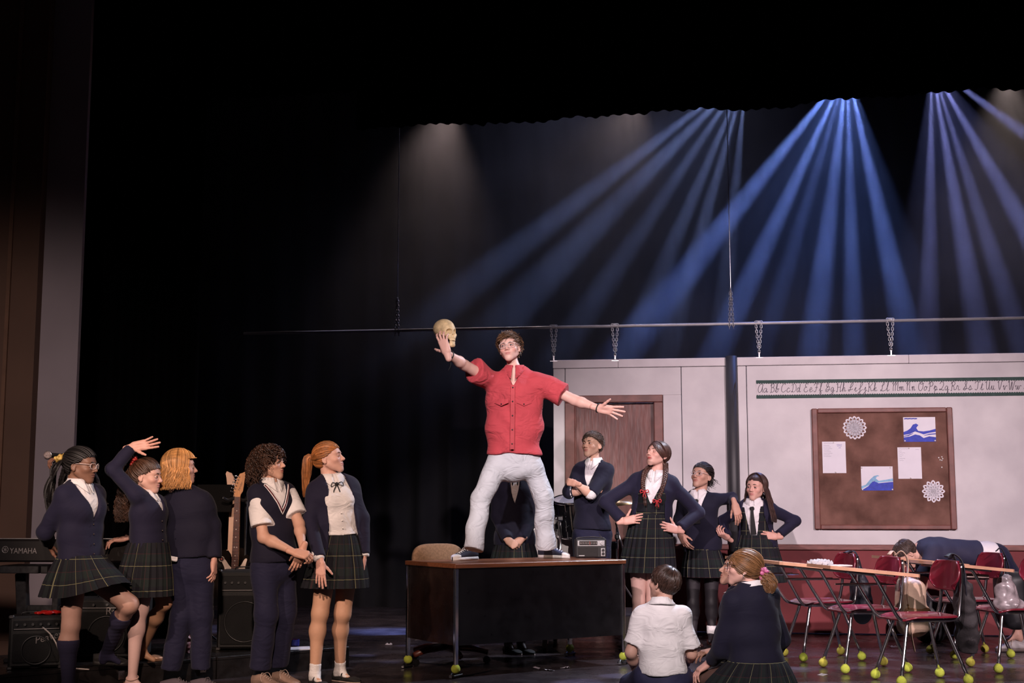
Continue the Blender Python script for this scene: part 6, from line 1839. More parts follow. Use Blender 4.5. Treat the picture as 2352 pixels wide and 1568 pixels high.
p.glasses(DARKM, w=.025, h=.021, label='dark framed glasses')
rg = np.random.default_rng(23); mb = MB(); tie_ = np.array([.0, -.108, -.02]); p.slick(mb, tie_, 190, .0027, rng=rg, lift=.010)
t_ = p.T(tie_[None])[0]
bundle(mb, [t_, q(1757, 1322, -.05), q(1768, 1340, -.07), q(1765, 1362, -.07)], [.014, .038, .044, .020], 300, .0026, rg, wave=.008, freq=2.5, pts=20)
p.hair(mb, hair_mat('light_brown', (.200, .098, .042), .34), label='smooth light brown hair with a low ponytail')
mb = MB(); e = q(1752, 1315, -.04)
for i in range(34): mb.sphere(e + rg.normal(0, .016, 3), (.017, .010, .013), 8, 6, rotm(rg.uniform(0, 3), rg.uniform(0, 3), 0), col=np.ones(3) * rg.uniform(.7, 1.2))
mb.build('scrunchie', mat('pink_satin', (.62, .16, .33), .4, attr=True), p.root, smooth=True, origin=p.base)
for k in range(2):
    mb = MB(); mb.sphere(p.T(np.array([[-.076, -.006, -.042 - .012 * k]]))[0], .0045, 8, 6); mb.build('earring', GOLDM, p.root, smooth=True, origin=p.base)
p.finish()

# ------------------------------------------------------------------ 14 girl half hidden behind her
Y = 8.72
b = q(1690, 1560); b[2] = 0
p = Person(b, 'dark haired child looking up, half hidden behind the girl with the pink scrunchie', q(1700, 1520), q(1690, 1356), -105, sw=.150, hip=.145, skin=(.42, .23, .165), scale=.92)
p.head(q(1693, 1309), -92, 16, 0, .98, lips=(.30, .08, .07), brow=(.01, .008, .008))
p.arm('L', q(1660, 1455, -.10), q(1643, 1492, -.10), hand='relax', fdir=(-1, -.1, -.2), palm=(0, .1, -1), hs=.95)
p.arm('R', q(1680, 1455, .25), q(1650, 1490, .30))
F = p.torso(Field(), .026, -.02, waist=.125, chest=.130); p.sleeve(F, 'L', .016, 1.88); p.sleeve(F, 'R', .016, 1.88); p.folds(F, .004, 30, 20, 15); p.garment('sweater', F, NAVY); p.collar(WHITEC, .052, .022, .02, pts=.0, fold=.008)
p.skirt(q(1695, 1505), .155, .14, q(1655, 1572), .28, .24, yaw=-105, pleats=24, v0=.02)
p.leg(q(1690, 1545), q(1625, 1535, .0), q(1640, 1572, .1), radians(-90), col=(.08, .05, .045), foot=False)
rg = np.random.default_rng(24); mb = MB(); p.slick(mb, np.array([0, -.105, -.0]), 90, .003, rng=rg); fall(p, mb, 120, .10, a0=1.3, r=.003, wave=.006, rng=rg)
p.hair(mb, hair_mat('dark_brown', (.045, .025, .018))); p.finish()

# ------------------------------------------------------------------ 15 boy bending over behind the school desks
Y = 11.15
b = q(2310, 1480); b[2] = 0
p = Person(b, 'boy in navy polo and shorts bending down behind the school desks', q(2270, 1277), q(2112, 1262), -90, sw=.160, hip=.150, skin=(.62, .36, .28))
p.head(q(2081, 1272, -.02), -92, -62, 0, .98)
p.arm('L', q(2116, 1345, -.18), q(2122, 1392, -.12), hand='relax', fdir=(.15, -.1, -1), palm=(1, 0, 0), hs=.95)
p.arm('R', q(2120, 1345, .18), q(2110, 1392, .12), hand='relax', fdir=(.1, 0, -1), palm=(1, 0, 0), hs=.95)
F = p.torso(Field(), .014, -.04, waist=.12, chest=.132); p.garment('undershirt', F, WHITEC, .010)
F = p.torso(Field(), .030, .10, waist=.128, chest=.140); p.sleeve(F, 'L', .020, .75, .012); p.sleeve(F, 'R', .020, .75, .012); p.folds(F, .005, 30, 20, 16); p.garment('polo_shirt', F, mat('navy_pique', (.018, .018, .048), .8, bump=.3, bs=300))
hL, kL, aL = q(2300, 1295, -.09), q(2345, 1372, -.10), q(2335, 1452, -.08)
hR, kR, aR = q(2300, 1295, .09), q(2352, 1372, .10), q(2346, 1452, .10)
p.trousers([(hL, kL, aL), (hR, kR, aR)], NAVYT, .016, .03, .02, name='shorts', r=(.088, .070, .06))
p.leg(hL, kL, aL, radians(-90), r=(.07, .05, .048, .031)); p.leg(hR, kR, aR, radians(-90), r=(.07, .05, .048, .031))
for a_ in (aL, aR): shoe(p, p.root, a_ * V(1, 1, 0), radians(-90), 'trainer', dict(TRAINER, upper=mat('pale_grey_mesh', (.36, .33, .33), .8)), .25)
rg = np.random.default_rng(25); mb = MB(); p.short(mb, 900, .03, .0026, rng=rg, lift=.003, messy=.002)
p.hair(mb, hair_mat('cropped_brown', (.050, .030, .024)), label='closely cropped brown hair'); p.finish()

# ================================================================== furniture and props
def local(root):                                    # world -> local of an unrotated root
    return np.array(root.location)
TBALL = mat('tennis_ball_felt', (.50, .58, .07), .95, var=.25, vs=25, bump=.5, bs=200)
TBALL2 = mat('worn_tennis_ball_felt', (.46, .42, .06), .95, var=.3, vs=25, bump=.5, bs=200)
def tennis_ball(parent, c, seed=0, R=.033, m=None, name='tennis_ball'):
    mb = MB()
    mb.sphere(c, (R, R, R * .97), 18, 12)
    v = mb.v[0]; d = v - np.asarray(c); up = d[:, 2] / R                     # split open round the leg
    v += d * (np.where(up > .75, (up - .75) * .6, 0) * np.abs(np.sin(np.arctan2(d[:, 1], d[:, 0]) * 2 + seed)))[:, None]
    return mb.build(name, m or TBALL, parent, smooth=True)

# ------------------------------------------------------------------ teacher's desk
WOODTOP = mat('orange_walnut_laminate', (.200, .068, .030), .32, var=.35, vs=5, stretch=(1, 12, 12))
DESKP = mat('dark_steel_panel', (.0075, .0070, .0085), .35, var=.4, vs=6, rvar=.08)
dk = thing('teacher_desk', (0, 0, 0), "big teacher's desk with wood top and black panels on tennis-ball feet", 'desk')
dk.location = tuple(DK_N)
dk.rotation_euler = (0, 0, DK_A)
MB().box((DK_L / 2, DK_W / 2, DESK_H - .016), (DK_L, DK_W, .032), None, .004).build('desk_top', WOODTOP, dk)
inn = .028; zlow = .22
MB().box((DK_L / 2, inn, (DESK_H - .032 + zlow) / 2), (DK_L - .05, .018, DESK_H - .032 - zlow)).build('front_panel', DESKP, dk)
for xx in (inn, DK_L - inn):
    MB().box((xx, DK_W / 2, (DESK_H - .032 + zlow) / 2), (.018, DK_W - .08, DESK_H - .032 - zlow)).build('side_panel', mat('dark_brown_laminate', (.018, .0085, .007), .28, var=.5, vs=4, rvar=.08), dk)
mb = MB()
for i, xx in enumerate((.22, DK_L - .22)):
    MB().box((xx, DK_W / 2, .56), (.38, DK_W - .08, .36), None, .004).build('drawer_pedestal', DESKP, dk)
for i, (xx, yy) in enumerate(((.022, .022), (DK_L - .022, .022), (.022, DK_W - .022), (DK_L - .022, DK_W - .022))):
    MB().box((xx, yy, (DESK_H - .032 + .06) / 2), (.030, .030, DESK_H - .032 - .06), None, .004).build('leg', CHROME, dk)
    tennis_ball(dk, (xx, yy, .062), i)
    mb = MB(); mb.box((xx, yy, .020), (.12, .05, .012), rotm(0, 0, .5), .004)
    for k in (-1, 1): mb.tube([(xx + k * .03, yy + k * .016, .024), (xx + k * .045, yy + k * .024, .036), (xx + k * .06, yy + k * .033, .026)], .007, 6)
    dl = mb.build('dolly', BLACKP, dk)
    for k in (-1, 1):
        c = np.array([xx + k * .062, yy + k * .034, .015])
        MB().rod(c - V(.010, -.006, 0) * .8, c + V(.010, -.006, 0) * .8, .0145, n=14).build('castor', CHROME, dl)

# ------------------------------------------------------------------ office chair behind it
oc = px(1028, 1400, 10.24); oc[2] = 0
ch = thing('office_chair', tuple(oc), 'tan upholstered office chair pushed in behind the wooden desk', 'chair')
ch.rotation_euler = (0, 0, radians(205))
TAN_F = mat('tan_upholstery', (.25, .145, .085), .95, var=.2, vs=60, bump=.4, bs=160)
mb = MB(); n_ = 40; rows_ = []
for k_, y_ in ((.90, -.245), (.985, -.232), (1.0, -.215), (.985, -.198), (.90, -.185)):
    t_ = np.linspace(0, 2 * pi, n_ + 1); ce, se = np.cos(t_), np.sin(t_)
    rows_.append(np.stack([np.sign(ce) * np.abs(ce) ** .55 * .215 * k_, np.full(n_ + 1, y_), .745 + np.sign(se) * np.abs(se) ** .55 * .155 * k_], 1))
rows_ = [rows_[0] * V(0, 1, 0) + V(0, -.004, .745)] + rows_ + [rows_[-1] * V(0, 1, 0) + V(0, .004, .745)]
mb.grid(np.array(rows_)[:, ::-1]); mb.build('backrest', TAN_F, ch, smooth=True)
F = Field().add(rbox((0, .02, .47), (.25, .24, .04), .04), 0); v, qd = F.mesh(.014, 2); link('seat', np_mesh('seat', v, qd), ch, TAN_F)
MB().box((0, -.23, .58), (.06, .015, .26)).build('back_post', BLACKP, ch)
MB().rod((0, 0, .10), (0, 0, .45), .025, n=14).build('gas_lift', BLACKP, ch)
BASEW = mat('dark_red_wood_base', (.10, .022, .014), .35, var=.2)
for i in range(5):
    a = i * 2 * pi / 5 + .25; d = V(cos(a), sin(a), 0)
    mb = MB(); mb.tube([d * .03 + V(0, 0, .13), d * .20 + V(0, 0, .115), d * .31 + V(0, 0, .085)], [.030, .026, .020], 8); ar = mb.build('base_arm', BASEW, ch, smooth=True)
    MB().rod(d * .30 + V(0, 0, .028) - np.cross(d, V(0, 0, .02)), d * .30 + V(0, 0, .028) + np.cross(d, V(0, 0, .02)), .028, n=14).build('castor', BLACKP, ar)

# ------------------------------------------------------------------ radio on the desk
rp = px_z(1356, 1281.5, DESK_H); 
rd = thing('radio', tuple(rp), 'small black portable radio with silver dial standing on the desk', 'radio'); rd.rotation_euler = (0, 0, radians(6))
w, h, dp = .245, .150, .07
RADB = mat('radio_black_case', (.016, .014, .015), .4, var=.2)
SILV = mat('brushed_silver', (.55, .53, .54), .35, metal=.85)
MB().box((0, 0, h / 2 + .004), (w, dp, h), None, .008).build('case', RADB, rd)
MB().box((.0, -dp / 2 - .002, h * .78), (w * .88, .006, h * .30), None, .002).build('dial_panel', SILV, rd)
dial = MB().box((-.022, -dp / 2 - .006, h * .79), (w * .58, .003, h * .20)).build('dial_window', mat('dial_black', (.012, .008, .008), .2), rd)
mb = MB()
for i in range(11):
    for k in (0, 1): mb.box((-.085 + i * .0125, -dp / 2 - .0082, h * (.83 - .07 * k)), (.006, .001, .004))
mb.build('dial_figures', mat('dial_print', (.55, .50, .48), .6), dial)
MB().box((-.01, -dp / 2 - .0085, h * .79), (.0025, .001, h * .18)).build('dial_needle', mat('dial_red', (.5, .05, .03), .5), dial)
MB().rod((w * .36, -dp / 2 - .004, h * .79), (w * .36, -dp / 2 - .018, h * .79), .016, n=20).build('tuning_knob', SILV, rd, smooth=False)
g_ = MB().box((-.024, -dp / 2 - .001, h * .33), (w * .64, .004, h * .48), None, .001).build('speaker_grille', mat('grille_dark', (.026, .022, .022), .6, bump=.6, bs=500), rd)
mb = MB()
for i in range(9): mb.box((-.024, -dp / 2 - .0036, h * (.14 + .048 * i)), (w * .60, .0012, .002))
mb.build('grille_bars', RADB, g_)
MB().box((-.075, -dp / 2 - .005, h * .14), (.045, .002, .008)).build('name_plate', SILV, rd)
pl = MB().box((w * .385, -dp / 2 - .002, h * .32), (.034, .005, h * .42), None, .001).build('control_plate', SILV, rd)
for z in (.42, .24): MB().rod((w * .385, -dp / 2 - .004, h * z), (w * .385, -dp / 2 - .014, h * z), .011, n=16).build('control_knob', RADB, pl)
mb = MB(); mb.tube(spline([(-w * .45, 0, h * .95), (-w * .42, 0, h * 1.05), (0, 0, h * 1.10), (w * .42, 0, h * 1.05), (w * .45, 0, h * .95)], 20), .006, 8, flat=.8); mb.build('handle', RADB, rd, smooth=True)
MB().rod((w * .42, .01, h), (w * .30, .01, h + .035), .003, n=6).build('aerial', CHROME, rd)

# ------------------------------------------------------------------ drum riser and drums
dr0 = px_z(1330, 1478); a0 = V(wpx(1240, 1200)[0], 0, 0)
rz = thing('drum_riser', (0, 0, 0), 'low black rolling platform on castors under the drums behind the desk', 'platform')
rc = px(1352, 1400, 11.45); rc[2] = 0; rz.location = tuple(rc); rz.rotation_euler = (0, 0, -ANG)
MB().box((0, 0, DRUM_RISER_H - .07), (.86, .95, .14), None, .004).build('deck', mat('brown_black_ply', (.022, .014, .012), .6, var=.3), rz)
for xx in (-.33, .33):
    for yy in (-.40, .40):
        mb = MB(); mb.box((xx, yy, .157), (.10, .10, .006)); mb.box((xx - .022, yy, .11), (.006, .05, .09)); mb.box((xx + .022, yy, .11), (.006, .05, .09)); f = mb.build('castor_fork', STEEL, rz)
        MB().rod((xx - .016, yy, .065), (xx + .016, yy, .065), .0645, n=22).build('castor_wheel', mat('grey_rubber', (.13, .115, .105), .6), f)
def drum(name, label, c, R, rad, hgt, lugs=8, cat='drum', headcol=None):
    o = thing(name, tuple(c), label, cat)
    RM = R
    sh = MB().lathe([(rad, 0), (rad, hgt)], (0, 0, 0), RM, 36).build('shell', mat('black_gloss_lacquer', (.006, .006, .008), .12, coat=.6, var=.1), o, smooth=True)
    for z in (0, hgt):
        mb = MB(); mb.lathe([(rad - .004, z - .010), (rad + .008, z - .010), (rad + .010, z), (rad + .008, z + .010), (rad - .004, z + .010)], (0, 0, 0), RM, 36); mb.build('hoop', CHROME, o, smooth=True)
        mb = MB(); t = np.arange(36) * 2 * pi / 36; P = np.stack([rad * np.cos(t), rad * np.sin(t), np.full(36, z + (.003 if z else -.003))], 1) @ RM.T
        mb.add(np.concatenate([P, [RM @ V(0, 0, z + (.003 if z else -.003))]]), t=[(36, i, (i + 1) % 36) if z else (36, (i + 1) % 36, i) for i in range(36)]); mb.build('drum_head', mat('coated_drum_head', (.48, .43, .43), .6), o)
    for i in range(lugs):
        a = i * 2 * pi / lugs + .3
        for z in (hgt * .28, hgt * .72):
            mb = MB(); mb.box(RM @ V((rad + .010) * cos(a), (rad + .010) * sin(a), z), (.02, .016, hgt * .16), RM @ rotm(0, 0, a), .004); lg = mb.build('lug', CHROME, o)
            z1 = 0 if z < hgt / 2 else hgt
            MB().rod(RM @ V((rad + .012) * cos(a), (rad + .012) * sin(a), z), RM @ V((rad + .012) * cos(a), (rad + .012) * sin(a), z1), .003, n=6).build('tension_rod', CHROME, lg)
    return o
c = px(1326, 1222, 11.55); drum('floor_tom', 'black tom drum with chrome hoops behind the boy with folded arms', c, rotm(radians(14), radians(-6), 0), .185, .30)
o = thing('bass_drum', tuple(px(1262, 1255, 11.7)), 'black bass drum half hidden behind the jeans and the tom drum', 'drum')
RB = rotm(radians(90), 0, radians(14))
MB().lathe([(.25, -.16), (.25, .18)], (0, 0, 0), RB, 40).build('shell', MATS['black_gloss_lacquer'], o, smooth=True)
MB().lathe([(.245, .17), (.262, .17), (.265, .195), (.245, .20)], (0, 0, 0), RB, 40).build('hoop', mat('grey_hoop', (.14, .13, .14), .3, metal=.6), o, smooth=True)
MB().lathe([(.001, .182), (.246, .182)], (0, 0, 0), RB, 40).build('drum_head', MATS['coated_drum_head'], o)
c = px(1287, 1190, 11.35)
o = thing('tom_bracket', tuple(c), 'chrome drum mounting arm beside the jeans at the door', 'bracket')
MB().rod((-.10, 0, 0), (.03, 0, 0), .010, n=10).build('arm', CHROME, o, smooth=True); MB().box((0, 0, .0), (.06, .05, .05), None, .012).build('clamp', CHROME, o)
MB().rod((0, 0, -.02), (0, .02, -.62), .011, n=10).build('post', CHROME, o, smooth=True)
# hi-hat / cymbal hardware right of the boy
c = px(1418, 1300, 11.5); c[2] = DRUM_RISER_H
o = thing('cymbal_stand', tuple(c), 'chrome cymbal stand with brass cymbal between the boy and the girl with plaits', 'stand')
z_ = lambda y: px(1418, y, 11.5)[2] - DRUM_RISER_H
for a in (.4, 2.5, 4.6):
    mb = MB(); mb.tube([(0, 0, .30), (.13 * cos(a), .13 * sin(a), .12), (.24 * cos(a), .24 * sin(a), .005)], .008, 8); mb.build('leg', CHROME, o, smooth=True)
MB().rod((0, 0, .08), (0, 0, z_(1150)), .0105, n=10).build('tube', CHROME, o, smooth=True)
MB().rod((-.012, -.03, z_(1200)), (.075, -.03, z_(1288)), .008, n=10).build('boom_arm', CHROME, o, smooth=True)
mb = MB(); mb.box((0, 0, z_(1232)), (.04, .04, .05), None, .01); mb.box((-.05, -.03, z_(1252)), (.09, .05, .07), None, .012); mb.build('clamp', mat('dark_hardware', (.05, .05, .055), .3, metal=.8), o)
mb = MB(); mb.lathe([(.012, .012), (.03, .010), (.04, 0), (.20, -.018), (.20, -.020), (.04, -.003)], (0, 0, z_(1150)), rotm(.12, -.1, 0), 36); mb.build('cymbal', mat('brass', (.45, .28, .12), .3, metal=1.0, var=.2, vs=30), o, smooth=True)

# ------------------------------------------------------------------ school desks: chair and desktop in one
REDPL = mat('maroon_plastic', (.155, .012, .024), .28, var=.12, coat=.3)
REDPL_S = mat('worn_maroon_plastic', (.17, .014, .026), .22, var=.2, vs=10, coat=.4)
DESKW = mat('pale_orange_laminate_edge', (.50, .265, .165), .5, var=.15, vs=8)
def school_desk(pos, yaw, label, seed, m_ball):
    """seat faces local -x ... local frame: front = -x, lens side = -y"""
    o = thing('school_desk', tuple(pos), label, 'school desk', 'school desks in rows')
    o.rotation_euler = (0, 0, yaw)
    # seat: shallow moulded pan
    u, w_ = np.meshgrid(np.linspace(-1, 1, 13), np.linspace(-1, 1, 11), indexing='ij')
    sx, sy = .215, .205
    k = np.maximum(np.abs(u), np.abs(w_)); r_ = 1 - .12 * (np.abs(u) * np.abs(w_)) ** 3
    X, Y_ = u * sx * r_, w_ * sy * r_
    Zt = .445 + .010 * k ** 4 - .014 * (1 - u ** 2) * (1 - w_ ** 2) + np.where(u < -.55, -.020 * (-.55 - u) * 2.2, 0)
    mb = MB(); mb.grid(np.stack([X, Y_, Zt], -1)[:, ::-1][:, ::-1]); mb.grid(np.stack([X, Y_, Zt - .014], -1)[:, ::-1])
    rim = [(i, 0) for i in range(13)] + [(12, j) for j in range(1, 11)] + [(i, 10) for i in range(11, -1, -1)] + [(0, j) for j in range(9, 0, -1)]
    mb.tube([(X[a], Y_[a], Zt[a] - .007) for a in rim], .0085, 6, closed=True)
    mb.build('seat', REDPL_S, o, smooth=True)
    # backrest: curved shell
    u, w_ = np.meshgrid(np.linspace(-1, 1, 13), np.linspace(-1, 1, 9), indexing='ij')
    rr = 1 - .30 * (np.abs(u) ** 3) * (np.abs(w_) ** 3)
    Yb, Zb = u * .195 * rr, .715 + w_ * .095 * (1 - .35 * np.abs(u) ** 4 * (w_ < 0))
    Xb = .245 - .045 * (u ** 2) + .020 * w_
    mb = MB(); mb.grid(np.stack([Xb, Yb, Zb], -1)); mb.grid(np.stack([Xb + .013, Yb, Zb], -1)[:, ::-1])
    rim = [(i, 0) for i in range(13)] + [(12, j) for j in range(1, 9)] + [(i, 8) for i in range(11, -1, -1)] + [(0, j) for j in range(7, 0, -1)]
    mb.tube([(Xb[a] + .0065, Yb[a], Zb[a]) for a in rim], .0085, 6, closed=True)
    mb.build('backrest', REDPL, o, smooth=True)
    t = .0125
    for sy_ in (-1, 1):     # back uprights, run under the seat
        mb = MB(); mb.tube(spline([(.262, sy_ * .135, .80), (.258, sy_ * .135, .66), (.235, sy_ * .14, .50), (.20, sy_ * .15, .432), (.05, sy_ * .15, .425), (-.16, sy_ * .15, .425)], 22), t, 8); mb.build('back_tube', CHROME, o, smooth=True)
    for sx_, sy_, fx in ((-1, -1, -.235), (-1, 1, -.235), (1, -1, .245), (1, 1, .245)):
        top = np.array([sx_ * .13, sy_ * .10, .422]); foot = np.array([fx, sy_ * .195, .045])
        mb = MB(); mb.tube(spline([top - V(0, sy_ * .06, 0), top, top + (foot - top) * .12 + V(0, 0, -.006), foot], 12), t, 8); lg = mb.build('leg', CHROME, o, smooth=True)
        tennis_ball(lg, foot + V(0, 0, -.011), seed + int(fx * 10) + sy_, R=.034, m=m_ball[(sx_ + 1 + (sy_ + 1) // 2) % len(m_ball)])
    # desktop with its arms
    dz = .752
    poly = [(-.31, -.22), (.29, -.22), (.31, -.20), (.31, .20), (.29, .22), (-.31, .22), (-.33, .20), (-.33, -.20)]
    mb = MB(); mb.prism(poly, -.010, .012, rotm(0, radians(5.5), 0), (-.385, 0, dz)); mb.build('desktop', DESKW, o)
    for sy_ in (-1, 1):
        mb = MB(); mb.tube(spline([(-.14, sy_ * .155, .425), (-.22, sy_ * .165, .44), (-.30, sy_ * .18, .56), (-.385, sy_ * .185, .705), (-.42, sy_ * .185, .735), (-.52, sy_ * .185, .748), (-.60, sy_ * .185, .757)], 26), t, 8); mb.build('desk_arm', CHROME, o, smooth=True)
    mb = MB()
    for a, b_ in (((-.60, -.185, .752), (-.60, .185, .752)), ((-.25, -.18, .722), (-.25, .18, .722)), ((-.57, -.06, .66), (-.20, -.06, .66)), ((-.57, .06, .66), (-.20, .06, .66))): mb.rod(a, b_, .006, n=6)
    mb.build('book_rack', CHROME, o)
    return o
ya = radians(10)
B1, B2 = [TBALL, TBALL2], [TBALL]
def mid(pts):
    P = [px_z(x, y + 11) for x, y in pts]; return sum(P) / len(P) * V(1, 1, 0)
DESKS = [
  (mid([(1834, 1508), (1983, 1505)]) + V(-.03, .17, 0), 'maroon school desk-chair with the dark blue bag, left end of the front row', B1),
  (mid([(1878, 1522), (1935, 1535), (2033, 1518), (2096, 1533)]), 'maroon school desk-chair with the beige backpack, middle of the front row', B1),
  (mid([(1994, 1550), (2071, 1564), (2157, 1545), (2237, 1561)]), 'maroon school desk-chair with the charcoal backpack, nearest to the audience', B2),
  (mid([(2125, 1490), (2190, 1503), (2262, 1488), (2332, 1500)]), 'maroon school desk-chair in the back row near the bending boy', B1),
  (mid([(2231, 1519), (2277, 1533)]) + V(.24, .0, 0), 'maroon school desk-chair cut off by the right edge of the picture', B1)]
SD = [school_desk(pos, ya, lb, 3 * i, mb_) for i, (pos, lb, mb_) in enumerate(DESKS)]

# bags hanging on the chair backs
def bag(name, label, base, F, m, extras=(), vox=.012, cat='backpack'):
    o = thing(name, tuple(base), label, cat)
    v, qd = F.mesh(vox, 2); link('bag_body', np_mesh('bag_body', v, qd), o, m)
    for nm, mb_, m_ in extras: mb_.build(nm, m_, o, smooth=True)
    return o
def wrinkle(F, amp, f, o_=0.0):
    F.disp(lambda X, Y_, Z: f32(amp) * (np.sin(f32(f) * (Y_ + X * .6) + 2.5 * np.sin(f32(f * .4) * Z + f32(o_))) * np.sin(f32(f * .5) * Z + f32(o_)))); return F
def dpos(i, x, y, z):
    c_, s_ = cos(ya), sin(ya); p0 = DESKS[i][0]
    return p0 + V(x * c_ - y * s_, x * s_ + y * c_, z)
def strap(P, r=.012, flat=.25, ref=None): mb_ = MB(); mb_.tube(spline(P, 24), r, 8, flat=flat, ref=ref); return mb_
DARKBAG, CHARBAG = mat('dark_navy_nylon', (.012, .012, .020), .6, var=.2, bump=.3, bs=40), mat('charcoal_nylon', (.030, .026, .028), .75, var=.2, bump=.3, bs=40)
BEIGE = mat('beige_canvas', (.52, .37, .27), .9, var=.12, bump=.3, bs=60); BRNL = mat('tan_leather', (.30, .15, .07), .6, var=.2)
F = wrinkle(Field().add(ell((.05, .02, -.19), (.075, .15, .17)), 0).add(ell((.03, .0, -.05), (.05, .10, .14)), .06), .010, 50)
bag('backpack', 'dark navy drawstring bag hanging from the left desk-chair in the front row', dpos(0, .30, 0, .62), F, DARKBAG, [('strap', strap([(-.06, -.05, .20), (-.02, -.09, .21), (.02, -.10, .10), (.04, -.06, -.05)], .022, .2), DARKBAG), ('strap', strap([(-.06, .08, .20), (0, .10, .20), (.03, .08, .05), (.04, .04, -.05)], .022, .2), DARKBAG)])
F = wrinkle(Field().add(rbox((.08, .0, -.19), (.085, .165, .21), .07), 0).add(rbox((.15, .0, -.27), (.05, .12, .10), .04), .03), .006, 30, 1.0)
ex = [('strap', strap([(-.05, -.10, .19), (-.01, -.13, .22), (.03, -.13, .14), (.01, -.14, -.05), (.02, -.14, -.20)], .022, .2), BEIGE), ('strap', strap([(-.05, .08, .19), (-.01, .10, .21), (.03, .11, .10), (.03, .12, -.10)], .022, .2), BEIGE),
      ('carry_loop', strap([(.03, -.03, .02), (.03, -.02, .12), (.05, .05, .12), (.05, .06, .02)], .009, .5), BEIGE), ('hanging_strap', strap([(.02, -.14, -.22), (.03, -.15, -.38), (.05, -.15, -.50)], .020, .15), BEIGE)]
mb = MB(); mb.box((.085, -.001, -.215), (.178, .345, .055), None, .012); ex.append(('leather_band', mb, BRNL))
mb = MB(); mb.tube([(.012, -.152 + .02 * cos(t), -.185 + .024 * sin(t)) for t in np.linspace(0, 2 * pi, 13)[:-1]], .004, 6, closed=True); ex.append(('buckle', mb, mat('brass', (.45, .28, .12), .3, metal=1.0)))
bag('backpack', 'beige canvas backpack with brown leather band hanging on the middle desk-chair', dpos(1, .30, 0, .64), F, BEIGE, ex)
F = wrinkle(Field().add(ell((.06, .03, -.24), (.060, .125, .20)), 0).add(ell((.03, .0, -.04), (.040, .075, .14)), .07).add(ell((.07, .05, -.38), (.050, .11, .09)), .06), .012, 55, 2.0)
bag('backpack', 'limp charcoal backpack hanging on the nearest desk-chair', dpos(2, .30, 0, .66), F, CHARBAG, [('strap', strap([(-.055, -.03, .17), (-.03, -.05, .20), (.02, -.07, .14), (.03, -.08, -.02), (.04, -.05, -.14)], .034, .2), DARKBAG), ('strap', strap([(-.05, .06, .18), (.0, .07, .19), (.03, .06, .05)], .03, .2), DARKBAG)])
F = wrinkle(Field().add(rbox((.08, .0, -.22), (.10, .17, .23), .08), 0).add(rbox((.16, 0, -.30), (.05, .12, .11), .04), .03), .007, 26, 3.0)
bag('backpack', 'black backpack hanging on the back-row desk-chair', dpos(3, .30, .0, .66), F, mat('black_nylon', (.014, .014, .017), .5, var=.2), [('strap', strap([(-.05, -.06, .17), (-.01, -.08, .19), (.04, -.08, .05), (.04, -.06, -.05)], .025, .2), DARKBAG)])
F = wrinkle(Field().add(rbox((0, 0, .20), (.13, .10, .20), .07), 0).add(rbox((-.05, -.08, .15), (.08, .05, .11), .04), .03), .007, 26, 4.0)
bp_ = px_z(2160, 1480) * V(1, 1, 0) + V(0, .25, 0)
bag('backpack', 'black bulky backpack standing on the floor behind the desk-chairs', bp_, F, MATS['black_nylon'], [('strap', strap([(-.05, -.10, .36), (-.08, -.15, .28), (-.07, -.14, .12)], .022, .2), DARKBAG)])
F = wrinkle(Field().add(ell((0, 0, -.02), (.075, .06, .12)), 0).add(ell((.02, 0, -.11), (.10, .08, .06)), .04), .013, 60, 5.0)
CLR = mat('cloudy_plastic_bag', (.30, .26, .27), .25, var=.4, vs=20)
bag('plastic_bag', 'cloudy plastic bag of odds and ends on the right-hand desk-chair seat', px(2310, 1352, DESKS[4][0][1]), F, CLR, cat='bag')
# loose things on desktops
rg = np.random.default_rng(5)
c = dpos(1, -.30, .05, .757); o = thing('crumpled_paper', tuple(c), 'crumpled white and grey paper lying on the middle desktop', 'paper')
F = Field().add(ell((0, 0, .018), (.08, .06, .022)), 0); F.disp(lambda X, Y_, Z: f32(.010) * np.sin(120 * X + 3 * np.sin(90 * Y_)) * np.cos(100 * Y_ + 40 * Z)); v, qd = F.mesh(.006, 0); link('paper_ball', np_mesh('paper_ball', v, qd, smooth=False), o, mat('grey_paper', (.42, .42, .45), .8))
c = dpos(1, -.20, .0, .752); tag(MB().box((0, 0, .004), (.20, .14, .008), rotm(0, 0, .3)).build('notebook', mat('pale_pink_paper', (.62, .52, .50), .8)), 'pale notebook lying beside the crumpled paper on the desktop', 'notebook').location = tuple(c)
c = dpos(4, -.33, .0, .672); tag(MB().box((0, 0, .012), (.24, .18, .022), rotm(0, .03, .1), .003).build('textbook', mat('white_book_cover', (.55, .45, .40), .5)), 'white textbook in the rack under the right-hand desktop', 'book').location = tuple(c)

